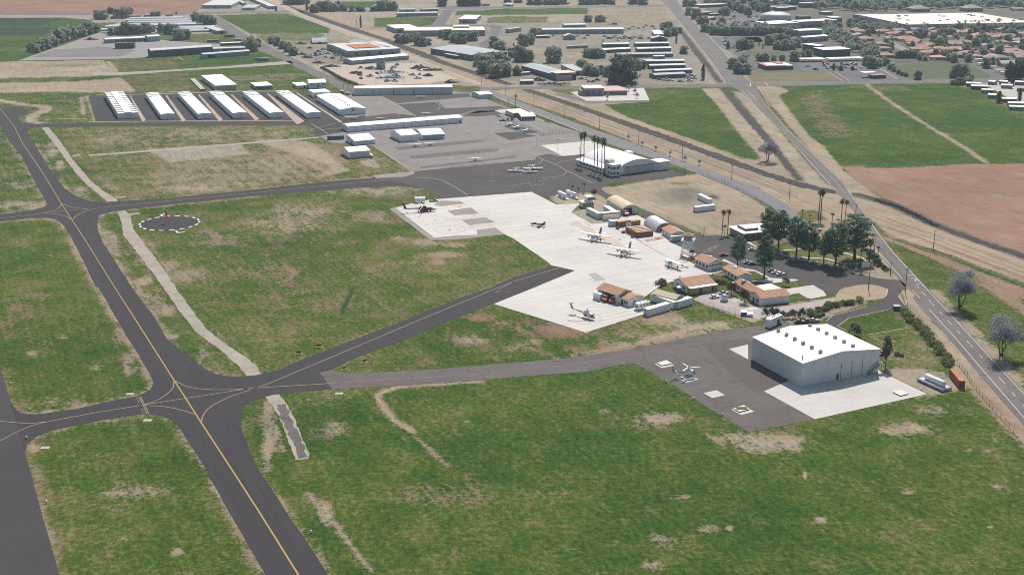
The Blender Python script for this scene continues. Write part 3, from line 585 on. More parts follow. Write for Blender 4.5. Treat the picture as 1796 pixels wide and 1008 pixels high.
for q in (O(690, 258.5, 844, 245, 852, 249, 700, 263.5), O(717, 273.5, 860, 260, 878, 261, 870, 266, 725, 279), O(738, 292, 860, 279, 905, 272, 903, 277, 800, 289, 735, 296)):
    sheet('ramp', q, Z + .02, paving('patchy_ramp', (.105, .096, .096), (.16, .145, .14), s1=.12, s2=.5, amt=(.15, .25, .2), blend=1.1) if 'patchy_ramp' not in MATS else MATS['patchy_ramp'], jit=.6)
sheet('apron', O(948.7, 255, 1037, 247, 1078, 262, 1040.5, 269.2, 987, 274), Z + .04, CONC)
sheet('apron', O(867, 194, 883.5, 192, 895, 193.5, 890, 197.6, 878.5, 198.5), Z + .04, CONC2)
sheet('gravel_strip', W('D4', 560, 705, 700, 690, 980, 665, 1000, 690, 900, 720, 600, 735), Z + .05, GRAVEL)
# old concrete taxi lane (buried runway edge drain)
L1 = W('Q00', 290, 895, 340, 893, 400, 960, 430, 1005) ; 
sheet('path', O(73, 224, 86, 223.5, 107, 250, 128, 280, 158, 316, 180, 334, 206, 350, 206, 353, 188, 353.5, 150, 322, 130, 300, 95, 252), Z + .01, CONC_O, jit=.25, step=3)
sheet('path', O(206, 371, 220, 368.6, 229, 378, 233, 400, 247, 420, 280, 462, 308, 504, 336, 543, 362, 577, 395, 602, 430, 625, 449, 640, 459, 657, 432, 659, 420, 643, 385, 612, 345, 583, 315, 546, 285, 502, 250, 455, 216, 412, 213, 390), Z + .01, CONC_O, jit=.25, step=3)
sheet('path', O(462, 693, 489, 689, 503, 708, 515, 730, 530, 768, 543, 795, 541, 804, 518, 806, 505, 770, 490, 730, 474, 707), Z + .01, CONC_O, jit=.3, step=2)
sheet('path', O(486, 710, 502, 708, 512, 735, 525, 762, 540, 800, 524, 804, 511, 770, 495, 738), Z + .03, A_old, jit=.6, step=2)
for q in (W('Q10', 500, 85, 560, 75, 565, 83, 510, 92), W('Q10', 800, 372, 880, 368, 880, 376, 815, 382), W('Q10', 900, 490, 975, 482, 985, 490, 910, 502)):
    sheet('path', q, Z + .02, CONC_O)
sheet('path', O(155, 271.5, 280, 262, 430, 250, 560, 240, 560, 242, 430, 253, 280, 265, 156, 274), Z + .01, CONC_O, jit=.2)
# soil strips between the T-hangars
for c in ((227, 168, 229, 168, 256, 211, 250, 214), (290, 167.5, 293, 167.5, 326, 211, 320, 214), (347, 166.5, 350, 166.5, 391, 210, 384, 213), (404, 166, 407, 166, 455, 209, 448, 212), (468, 164.5, 471, 164.5, 534, 213, 521, 219), (518, 163, 522, 163, 602, 215, 596, 215)):
    sheet('gravel_strip', O(*c), Z + .07, TAN, jit=.2, step=4)
line_mesh('gravel_strip', [(O(155, 214, 300, 212.8, 450, 212, 530, 213), 2.2), (O(168, 167.5, 300, 164.5, 425, 160.5, 520, 160.5), 3)], Z + .08, TAN)
# markings -------------------------------------------------------
def cl(*c): return spline(O(*c), 8)
line_mesh('taxiway_marking', [(O(0, 190, 25, 222, 40, 252, 76, 305, 110, 361), .5), (O(110, 361, 150, 422, 200, 502), .5), (O(200, 502, 225, 541), .5)], Z + .05, mat('orange_brown_paint', (.30, .19, .085), .85, .2, .6))
line_mesh('taxiway_marking', [(O(225, 541, 250, 580, 305, 666), .45), (O(305, 666, 330, 705, 353, 741), .5), (O(353, 741, 400, 813, 450, 890, 520, 1002, 590, 1120), .5)], Z + .05, YEL)
line_mesh('taxiway_marking', [(O(0, 383, 60, 376, 100, 371, 180, 364, 300, 352, 450, 338, 600, 323, 722, 311), .45), (cl(75, 374, 95, 369, 104, 364, 108, 358), .45), (cl(75, 374, 100, 376, 116, 380, 124, 385), .45), (cl(108, 357, 125, 363, 150, 366, 180, 364), .45), (cl(127, 386, 135, 378, 155, 369, 180, 364), .45),
     (cl(306, 667, 330, 678, 370, 683, 430, 682, 455, 678), .4), (O(243, 711, 340, 696, 450, 679, 470, 673, 620, 610, 760, 551, 900, 494, 980, 470), .42), (cl(305, 668, 303, 680, 290, 693, 270, 704, 245, 711), .4), (cl(245, 711, 280, 712, 315, 718, 341, 726), .4), (cl(353, 740, 357, 727, 370, 713, 400, 697, 440, 683), .4),
     (O(245, 711, 170, 723, 85, 739), .45), (cl(85, 739, 50, 742, 0, 738.5, -60, 734), .4), (cl(85, 739, 60, 745, 30, 757, 0, 773, -40, 795), .4), (O(450, 680, 583, 672), .45), (cl(900, 494, 870, 512, 880, 511, 895, 512), .3)], Z + .052, YELF)
line_mesh('taxiway_marking', [(O(583, 672, 725, 663, 850, 655, 988, 641, 1108, 622, 1200, 606, 1300, 592), .4)], Z + .05, mat('worn_yellow_paint', (.20, .17, .14), .9, .25, .3))
line_mesh('taxiway_marking', [(W('Q20', 975, 765, 1030, 885), .25), (W('Q20', 985, 763, 1042, 884), .25)], Z + .055, YELF)
line_mesh('taxiway_marking', [(W('Q20', 955, 768, 968, 800, 975, 815), .22), (W('Q20', 990, 850, 1005, 885), .22), (W('Q20', 965, 767, 982, 800), .22), (W('Q20', 1000, 850, 1018, 885), .22)], Z + .055, YELF, dash=(1.0, 1.0))
def circ(r, x, y, rad, n=40):
    c = P(r, x, y); return [c + Vector((rad * math.cos(2 * math.pi * i / n), rad * math.sin(2 * math.pi * i / n), 0)) for i in range(n + 1)]
line_mesh('helipad_marking', [(circ('Q11', 1250, 535, 6.6), .3), (circ('Q11', 1352, 603, 8.2), .35), (W('Q11', 1330, 535, 1500, 515, 1640, 500), .4), (W('Q11', 1455, 595, 1600, 575, 1720, 562, 1760, 540), .4), (W('Q11', 1245, 465, 1400, 440, 1530, 420), .4), (circ('D8', 395, 530, 7.2), .3)], Z + .065, YELP)
line_mesh('helipad_marking', [(circ('Q11', 1250, 536, .35, 8), .7), (circ('Q11', 1352, 604, .4, 8), .8), (W('Q11', 1405, 443, 1435, 440), .9), (W('Q11', 1510, 505, 1535, 502), .9), (W('Q11', 1620, 573, 1650, 570), .9)], Z + .066, mat('brown_mark', (.22, .16, .13), .9))
line_mesh('ramp_marking', [(cl(700, 301.5, 712, 309, 725, 303, 727, 298, 718, 296), 0.85), (O(545, 227, 590, 216), 0.68), (cl(722, 311, 765, 314, 790, 324, 820, 342), 0.77), (O(727, 300, 860, 287.5, 938, 280), 1.53), (O(655, 256, 717, 296), 1.53), (cl(800, 262, 870, 255, 900, 252, 960, 248, 1015, 243), 0.85), (O(685, 273, 800, 262), 0.85), (O(823, 204, 850, 223, 880, 248, 908, 262, 940, 274), 0.85),
     (O(942, 274, 952, 280, 975, 289, 995, 300, 1040, 322), 0.77), (cl(952, 281, 940, 289, 900, 294), 0.59), (cl(975, 288, 985, 284, 1005, 280, 1040, 272), 0.59), (cl(995, 300, 985, 308, 950, 313), 0.59), (O(600, 252, 655, 256, 690, 250, 800, 240, 823, 222), 0.68), (O(668, 169, 730, 204), 1.36), (O(642, 177, 660, 204), 0.51)], Z + .06, YELF)
line_mesh('ramp_marking', [(O(698, 183, 760, 179.5, 823, 173, 828, 169), 0.85), (cl(764, 180, 772, 186, 768, 193), 0.68), (O(745, 204, 811, 200.5, 833, 194, 872, 192, 893, 189), 1.19), (O(561, 228, 606, 224), 0.85), (O(545, 216, 575, 235), 0.68)], Z + .06, SOILL)
line_mesh('ramp_marking', [(W('D5', 890, 400, 980, 390, 1170, 468), 0.85), (W('D5', 760, 408, 975, 495, 1320, 470), 0.85), (W('D5', 430, 128, 700, 240, 900, 320, 1100, 400, 1330, 490), 1.36), (W('D5', 840, 340, 920, 375), 1.70)], Z + .06, WHTF)
for q in ((860, 307, 876, 305), (905, 306, 920, 304), (890, 310, 900, 308), (858, 318, 872, 316), (905, 324, 930, 321), (945, 318, 960, 316), (968, 314, 980, 312.5), (930, 326, 955, 323), (890, 327, 905, 325)):
    line_mesh('ramp_marking', [(O(*q), 1.19)], Z + .06, mat('worn_mark', (.24, .19, .165), .9, .3, .4), dash=(1.6, 1.2))
# frontage and airport roads -------------------------------------
sheet('road', O(837, 157, 863.5, 168, 917, 190, 984, 217, 1024, 232, 1060, 250, 1100, 264, 1177, 287, 1222, 304, 1254, 318.5, 1287, 332, 1323.5, 347, 1355, 364, 1375, 380, 1390, 400, 1420, 400, 1412, 388, 1402, 378.4, 1395, 370, 1380, 358, 1347, 340, 1323.5, 328, 1280, 312.7, 1222, 292, 1180, 277.6, 1125, 256, 1073.5, 238, 1050, 230, 1000, 212, 950, 192, 910, 178, 862, 158), Z + .02, A_front, jit=.2)
sheet('road', W('T2', 700, 172, 765, 165, 850, 210, 1030, 330, 1250, 450, 1440, 545, 1640, 640, 1796, 720, 2060, 850, 2230, 935, 2230, 1000, 2100, 960, 1950, 865, 1780, 790, 1560, 672, 1210, 520, 960, 380, 790, 270), Z, A_road, jit=.2)
sheet('road', W('T2', -200, 760, 300, 735, 900, 695, 1480, 645, 1560, 640, 1580, 672, 1100, 705, 400, 745, 0, 775, -300, 795, -480, 795, -560, 775, -480, 755), Z, CONC_O, jit=.2)
sheet('road', W('T2', -3600, 150, 300, 140, 760, 128, 1400, 118, 2700, 112, 3600, 100, 3600, 118, 2700, 130, 1400, 135, 760, 150, 300, 160, -3600, 168), Z - .01, A_road)
sheet('road', W('T4', -60, 285, 570, 275, 700, 120, 720, 100, 820, 105, 720, 262, 1250, 262, 1330, 275, 1290, 350, 1260, 430, 1200, 560, 1130, 550, 1080, 470, 1180, 400, 1210, 300, 1140, 275, 700, 280, -60, 300), Z, A_far)
sheet('road', W('T4', 660, 62, 1500, 75, 3160, 55, 3160, 72, 1500, 90, 660, 100), Z - .01, A_road)
# cross street and highway
HW = O(1150, -40, 1160, 0, 1170, 12.5, 1193.5, 40, 1213.6, 65, 1248.7, 108.6, 1273, 147, 1294, 158, 1317, 176, 1334, 195, 1378, 236, 1393, 254, 1438, 308, 1468, 338, 1489, 360, 1521, 402, 1541.5, 442, 1578, 492, 1590, 508, 1622, 548, 1670, 600, 1712, 650, 1790, 740, 1900, 880, 1900, 790, 1798, 689, 1741, 628, 1679, 561, 1626, 504, 1567, 441, 1540, 406, 1520, 377, 1495, 344, 1480, 319, 1447, 289, 1408, 252, 1380, 225, 1348, 188, 1330, 160, 1314, 144, 1299, 128.6, 1280, 103.5, 1260, 80, 1240, 62, 1203.5, 25, 1190, 6, 1165, -40)
sheet('road', HW, Z + .02, A_road, jit=.15)
sheet('road', O(842, 153, 1017, 151, 1252, 147, 1400, 144, 1600, 140, 1663, 139, 1796, 137, 2000, 134, 2000, 141, 1796, 143.8, 1663, 145.2, 1600, 145.6, 1400, 151, 1250, 152.5, 1017, 156, 842, 158), Z + .01, A_road)
sheet('road', W('T6', 560, 65, 1100, 60, 1796, 48, 1796, 62, 1100, 78, 560, 80), Z, A_far)
line_mesh('road_marking', [(O(1391, 252, 1438.7, 304.6, 1466, 334), .3), (O(1294, 160, 1317, 178, 1334, 197, 1378, 238, 1392, 253), .25), (W('S7', 620, 35, 860, 300, 1110, 585), .32), (W('Q23', 1130, 150, 1330, 370, 1500, 570, 1800, 915), .3), (W('S7', 1320, 820, 1480, 1000), .3),
     (O(1348, 189, 1380, 226, 1408, 253, 1446, 290, 1479, 320, 1494, 345, 1519, 378, 1539, 408, 1566.5, 443, 1621.6, 503, 1676.8, 562, 1739.5, 630, 1797, 692, 1880, 780), .3), (O(1170, 13, 1213, 65, 1248, 108.6, 1274, 147), .3), (O(1204, 26, 1239, 62, 1259, 80, 1279, 103.5, 1298, 129), .3)], Z + .05, WHT)
line_mesh('road_marking', [(O(1190, 12, 1225, 58, 1262, 108, 1288, 143), .3), (O(1183, 12, 1219, 60, 1256, 108, 1281, 143), .3), (O(1197, 14, 1231, 58, 1268, 106, 1295, 140), .3)], Z + .05, WHTF, dash=(6, 9))
line_mesh('road_marking', [(W('S7', 740, 0, 1000, 280, 1310, 610), .25), (O(1310, 165, 1360, 218, 1425, 278, 1470, 325), .25), (O(1470, 325, 1500, 362, 1546.5, 427), .25)], Z + .05, mat('double_yellow_paint', (.30, .26, .19), .9, .2, .5))
line_mesh('road_marking', [(W('S7', 1410, 735, 1600, 940), .3), (W('Q23', 1080, 30, 1150, 110, 1270, 240, 1420, 400, 1640, 650, 1796, 830), .3)], Z + .05, WHT, dash=(3.5, 8))
line_mesh('road_marking', [(W('S7', 1220, 512, 1360, 508), .55), (W('S7', 1380, 692, 1520, 688), .55), (W('S7', 1300, 560, 1380, 590, 1470, 640), .45), (W('S7', 1405, 560, 1370, 640), .45)], Z + .055, WHT)
line_mesh('road_marking', [(O(1316, 147, 1316, 152), 1), (O(1342, 146, 1348, 150.5), .8), (O(1350, 187, 1330, 153), .3)] + [(O(1300 + i * 9, 158, 1318 + i * 9, 176), .35) for i in range(2)], Z + .05, WHT)
# base streets, parking, walks
LOT = O(1174, 425, 1200, 414, 1237, 413, 1260, 412, 1273, 417, 1313, 423, 1312, 430, 1330, 437, 1357, 438.6, 1384, 449, 1407, 454.5, 1457, 465, 1490, 477, 1540, 488, 1580, 492, 1588, 499, 1584, 508, 1577, 516, 1577, 523, 1587, 537, 1560, 543, 1507, 554.5, 1489, 559, 1469, 572, 1491, 585, 1500, 600, 1440, 578, 1449, 564, 1460, 554, 1479, 549, 1522, 537, 1545, 524, 1500, 520, 1473, 512, 1454, 517, 1447, 510, 1425, 500, 1413, 500, 1398, 491, 1350, 487, 1324, 474, 1300, 470, 1267, 455, 1223, 443)
sheet('parking_lot', LOT, Z + .02, A_lot, jit=.15)
sheet('verge', W('D7', 760, 600, 800, 540, 860, 505, 980, 480, 1100, 470, 1200, 485, 1300, 520, 1285, 590, 1240, 622, 1080, 640, 900, 650, 720, 650), Z + .04, paving('dry_verge', (.30, .235, .155), (.36, .28, .19), s1=.15, s2=.9, amt=(.15, .3, .3)), jit=.25, step=2)
sheet('verge', W('D7', 1460, 540, 1520, 520, 1580, 580, 1500, 690, 1480, 690, 1410, 605), Z + .04, MATS['dry_verge'], jit=.25, step=2)
line_mesh('kerb', [(W('D7', 755, 600, 800, 535, 860, 503), .35), (W('D7', 1300, 520, 1285, 590, 1240, 622), .35), (W('D7', 1460, 535, 1410, 600, 1480, 690), .35), (W('D7', 650, 862, 720, 800, 830, 772, 1090, 702), .35), (W('D7', 890, 975, 775, 910, 885, 830, 1000, 803, 1325, 735), .35), (W('D7', 1080, 1003, 1500, 932), .35), (W('U8', 1090, 235, 1180, 280), .35)], Z + .12, CURB)
sheet('path', W('D2', 690, 250, 420, 300, 410, 330, 600, 305, 700, 275), Z + .05, CONC2)
sheet('path', W('D2', 690, 160, 720, 145, 880, 225, 910, 240, 1045, 262, 1210, 345, 1480, 358, 1500, 372, 1210, 400, 1040, 380, 1000, 375, 1150, 360, 1190, 352, 1040, 275, 880, 265, 860, 225), Z + .05, CONC2)
sheet('path', W('D2', 1330, 465, 1650, 418, 1760, 480, 1796, 530, 1640, 560, 1590, 555, 1500, 502, 1400, 520), Z + .05, CONC2)
sheet('path', W('D2', 910, 665, 1120, 635, 1160, 655, 1000, 690), Z + .05, CONC2)
sheet('path', W('D2', 780, 580, 880, 565, 890, 575, 800, 592), Z + .05, CONC2)
line_mesh('path', [(spline(W('D3', 790, 655, 980, 640, 990, 645)), 1.3), (spline(W('D3', 1000, 725, 1100, 735, 1250, 742, 1380, 780, 1480, 800, 1640, 780, 1640, 740, 1550, 710, 1410, 670)), 1.5), (W('D3', 430, 565, 470, 590, 550, 630), 1.5)], Z + .05, CONC2)
line_mesh('parking_marking', [(W('D2', 480 + 25 * i, 75 - 14 * i, 610 + 15 * i, 55 - 14 * i), .3) for i in range(5)] + [(W('D2', 900 + 60 * i, 140 + 30 * i, 940 + 60 * i, 160 + 30 * i), .2) for i in range(6)], Z + .05, WHTF)
sheet('yard', O(1215, 525, 1240, 512, 1265, 510, 1300, 528, 1325, 538, 1345, 542, 1400, 533, 1462, 522, 1470, 528, 1440, 541, 1395, 552, 1330, 560, 1300, 553, 1250, 537), Z + .015, paving('pink_gravel', (.37, .315, .295), (.42, .36, .335), s1=.1, s2=1.0, amt=(.1, .2, .25)), jit=.3, step=2)
# railway: ballast strips, rails; drainage channels
sheet('drainage_channel', O(440, -15, 472, 0, 542, 23.4, 617, 48.4, 684, 70, 760, 98.5, 793.6, 113.6, 827, 123.6, 870, 138, 905.5, 148.6, 885, 149, 837, 132, 777, 113.6, 710, 88.5, 660, 67, 617, 55, 537, 27, 500, 12, 430, -15), Z - .01, CHAN, jit=1.3, step=3)
sheet('drainage_channel', O(916, 157.5, 932, 157, 1000, 179, 1100, 213, 1200, 248, 1290, 281, 1346, 302, 1395, 317, 1466, 335, 1466, 341, 1400, 328, 1346, 311, 1290, 291, 1200, 258, 1100, 222, 1000, 186.5), Z - .01, CHAN, jit=1.3, step=3)
sheet('drainage_channel', O(1190, 53.4, 1198.5, 55, 1233.6, 98.5, 1267, 145, 1260, 145, 1217, 93.5), Z - .01, CHAN, jit=1.3, step=3)
sheet('drainage_channel', O(1263, 154, 1270, 154, 1306, 193, 1347, 238, 1383, 284, 1408, 317, 1398, 316, 1371, 286, 1339, 245, 1299, 200), Z - .01, CHAN, jit=1.3, step=3)
sheet('drainage_channel', O(1496, 338, 1520, 342, 1560, 352, 1600, 370, 1640, 391, 1700, 413, 1796, 446, 1900, 484, 1900, 494, 1796, 454, 1700, 421, 1634, 397, 1600, 381, 1560, 362, 1516, 346), Z - .01, CHAN, jit=1.4, step=3)
sheet('railway', O(425, -20, 445, -20, 537, 28, 617, 57, 660, 70, 717, 95, 793, 127, 850, 148, 832, 150, 780, 131, 717, 103.5, 660, 77, 617, 64, 537, 35), Z - .005, TAN, jit=.6, step=5)
RAIL = mat('rail_steel', (.07, .055, .05), .6)
for off in (0, 4.2):
    line_mesh('railway_track', [(O(905, 155 + off, 1000, 190 + off, 1100, 226.5 + off, 1280, 294 + off * 1.2, 1400, 339 + off * 1.3), .5), (O(904, 156 + off, 1000, 191.2 + off, 1100, 227.9 + off, 1280, 295.6 + off * 1.2, 1400, 340.8 + off * 1.3), .5)], Z + .03, RAIL)
line_mesh('railway_track', [(O(440, -5, 537, 31.5, 617, 60.5, 717, 99, 793, 131, 840, 150), .6), (O(440, -4, 537, 33, 617, 62, 717, 101, 793, 133, 838, 151), .6)], Z + .03, RAIL)
line_mesh('soil_ruts', [(O(900, 163, 1000, 200, 1100, 240, 1180, 268), .9), (O(1105, 236, 1280, 302, 1400, 350, 1470, 372), .8), (O(920, 162, 1100, 232, 1280, 300, 1400, 345), .7), (O(1500, 384, 1600, 412, 1700, 450, 1796, 486), .8), (O(1520, 398, 1620, 436, 1700, 462, 1796, 500), .8), (O(1530, 380, 1640, 420, 1796, 478), .7)], Z - .005, mat('rut_soil', (.17, .12, .09), .95, .3, .1))
# yards and lots in the distance
sheet('yard', O(32, 106.5, 175, 57, 190, 62, 300, 72, 420, 80, 330, 88, 265, 100, 240, 102, 200, 103.5), Z - .01, paving('yard_slab', (.30, .275, .26), (.24, .225, .22), s1=.02, amt=(.15, .2, .15)), jit=.4)
sheet('yard', W('T1', 150, 545, 400, 460, 700, 450, 850, 430, 1250, 470, 1100, 535, 500, 545), Z, paving('yard_asphalt', (.17, .155, .15), (.21, .19, .185), s1=.03, amt=(.15, .2, .15)), jit=.4)
sheet('yard', W('T1', 1130, 140, 1796, 130, 2100, 130, 2160, 220, 2140, 290, 1796, 300, 860, 280), Z - .01, GRAVEL)
sheet('yard', W('T3', 600, 690, 1300, 670, 1800, 660, 2100, 830, 1800, 880, 1250, 900, 1060, 880, 700, 740), Z - .01, paving('yard_soil', (.42, .335, .265), (.47, .385, .31), s1=.03, s2=.3, amt=(.12, .2, .2)), jit=1)
sheet('yard', W('U7', 0, 195, 1160, 128, 1250, 325, 260, 335), Z + .02, CONC2)
sheet('road', W('U7', -200, 215, 0, 245, 280, 335, 700, 345, 1240, 325, 1240, 350, 800, 365, 300, 378, 0, 300, -250, 235), Z + .01, A_road)
sheet('parking_lot', W('T6', 980, 110, 1250, 100, 1420, 190, 1430, 280, 1100, 280, 980, 180), Z, A_far)
sheet('parking_lot', W('T6', 880, 385, 1100, 400, 1220, 560, 1310, 620, 1200, 620, 960, 480), Z, A_far)
sheet('parking_lot', W('T7', 560, 640, 1280, 650, 1420, 730, 1700, 815, 1760, 820, 1640, 845, 1130, 850, 1000, 760, 640, 750), Z, A_far)
sheet('parking_lot', W('T7', 120, 680, 200, 660, 520, 730, 640, 750, 620, 756, 200, 745), Z, A_far)
line_mesh('road_marking', [(W('T7', 920, 765, 1070, 850), 1.0), (W('T7', 1000, 765, 1130, 845), 1.0), (W('T7', 1450, 715, 1640, 830), 1.2), (W('T6', 1000, 185, 1130, 275), .9), (W('T6', 1170, 185, 1290, 275), .9), (W('T6', 1310, 185, 1420, 260), .9), (W('T6', 960, 390, 1070, 480), .7), (W('T7', 1210, 670, 1290, 720), .8)], Z + .03, WHTF)
for q, D_ in ((W('T7', 60, 780, 200, 765, 900, 757, 1050, 845, 110, 865), .8), (W('T8', 440, 690, 700, 660, 1190, 660, 1450, 800, 1440, 820, 600, 830), .35), (W('T7', 40, 540, 380, 535, 480, 620, 200, 640), .4), (W('T7', 0, 400, 180, 390, 240, 440, 0, 450), .6), (W('T6', 1110, 400, 1400, 390, 1430, 450, 1170, 440), .6)):
    sheet('grass_plot', q, Z + .01, paving('plot_grass_%d' % int(D_ * 100), *(((.11, .115, .045), (.17, .145, .075)) if D_ > .7 else ((.055, .085, .03), (.09, .10, .045))), s1=.06, s2=.5, amt=(.2, .3, .3)) if 'plot_grass_%d' % int(D_ * 100) not in MATS else MATS['plot_grass_%d' % int(D_ * 100)], jit=.6)
sheet('road', W('T8', 270, 700, 300, 700, 500, 835, 470, 835), Z + .02, A_far); sheet('road', W('T8', 1190, 660, 1230, 660, 1580, 820, 1500, 825), Z + .02, A_far)
sheet('parking_lot', W('T8', 1250, 660, 1500, 700, 1700, 820, 1570, 820), Z + .015, A_far)
sheet('road', W('U3', 760, 100, 900, 110, 1100, 220, 1350, 340, 1530, 430, 1700, 480, 1640, 510, 1400, 420, 1150, 330, 950, 230), Z, paving('court_concrete', (.22, .21, .20), (.27, .255, .24)))
sheet('yard', W('U2', 1020, 480, 1300, 380, 1500, 330, 2200, 400, 2200, 1100, 1700, 1000, 1400, 700), Z + .01, paving('pale_court', (.40, .36, .32), (.45, .41, .36)))
# ------------------------------------------------------------------ materials for things
WR = mat('white_roof', (.82, .81, .79), .55, .05, .15, grain=.03); WW = mat('white_metal_wall', (.80, .82, .83), .5, .10, 1.2, streak=True)
BW = mat('pale_blue_wall', (.62, .70, .74), .55, .1, 1.2, streak=True); GW = mat('grey_metal_wall', (.60, .62, .61), .5, .13, 1.6, streak=True)
CW = mat('cream_wall', (.58, .54, .44), .8, .1, .6); CR = mat('cream_roof', (.78, .74, .66), .7, .08, .3); TR = mat('tan_roof', (.62, .51, .345), .7, .1, .4, streak=True)
TILE = mat('terracotta_tile', (.40, .215, .135), .85, .3, 1.1, col2=(.47, .29, .19), grain=.25); TILE2 = mat('pink_tile', (.45, .29, .25), .9, .25, .5, col2=(.36, .25, .22), grain=.2); TILE3 = mat('brown_tile', (.33, .25, .225), .9, .25, .5, grain=.2)
REDR = mat('red_metal_roof', (.42, .115, .09), .6, .12, .3); PINKR = mat('rose_roof', (.55, .26, .27), .6, .1, .3); PALER = mat('pale_pink_roof', (.72, .60, .54), .6, .06, .3)
OCH = mat('ochre_wall', (.42, .29, .12), .8, .12, .5); BEI = mat('beige_wall', (.40, .34, .25), .8, .1, .5); GRR = mat('grey_roof', (.30, .31, .32), .7, .15, .25, grain=.1); BGR = mat('blue_grey_roof', (.32, .36, .38), .65, .15, .25, streak=True); DKW = mat('dark_wall', (.12, .125, .14), .8, .2, .5); SLW = mat('slate_wall', (.30, .325, .36), .7, .15, .6, streak=True)
LGR = mat('light_grey_roof', (.52, .52, .52), .6, .1, .2); RUST = mat('rusty_roof', (.42, .18, .085), .9, .25, .25); SILV = mat('silver_metal', (.60, .62, .64), .4, .15, .8, metallic=.3); GRN = mat('pale_green_wall', (.52, .58, .55), .7, .1, .8, streak=True)
DOOR = mat('dark_door', (.06, .062, .068), .6, .1); GAP = mat('shadow_gap', (.025, .025, .028), .8, .1); GLASS = mat('dark_window', (.03, .035, .045), .15, .1, spec=.6); TEAL = mat('teal_container', (.05, .12, .11), .6, .15, 1); ORA = mat('orange_container', (.50, .185, .06), .75, .2, .5, col2=(.40, .13, .05)); ORD = mat('rusty_brown_container', (.26, .115, .07), .85, .3, .9, streak=True)
BLU = mat('blue_paint', (.05, .13, .36), .5, .12, 1); RED = mat('red_paint', (.40, .035, .035), .35, .1, 1, spec=.5); WHP = mat('white_paint', (.78, .78, .77), .35, .05, 1, spec=.5); BLK = mat('black_rubber', (.02, .02, .021), .8, .1); GRY = mat('grey_paint', (.35, .36, .37), .5, .1, 1); SLV = mat('silver_paint', (.50, .52, .55), .35, .08, 1, spec=.5); DGR = mat('dark_grey_paint', (.07, .075, .085), .4, .1, 1, spec=.5); NAVY = mat('navy_paint', (.04, .07, .16), .4, .1, 1, spec=.5); ORP = mat('orange_paint', (.62, .13, .03), .5, .1, 1); YEP = mat('yellow_panel', (.55, .33, .02), .6, .1, 1)
WOOD = mat('weathered_pole', (.12, .095, .075), .95, .2, .8); STEEL = mat('galvanised_steel', (.42, .43, .44), .5, .1, 1, metallic=.3); DKST = mat('dark_steel', (.10, .10, .105), .6, .1, 1); JUNK = mat('scrap_metal', (.16, .125, .105), .9, .4, .8, grain=.3); JUNKB = mat('blue_grey_scrap', (.20, .23, .25), .7, .35, .8, grain=.3); STUC = mat('stucco_wall', (.34, .29, .245), .9, .15, .5); WSH = mat('white_stucco', (.74, .76, .76), .85, .1, .5)

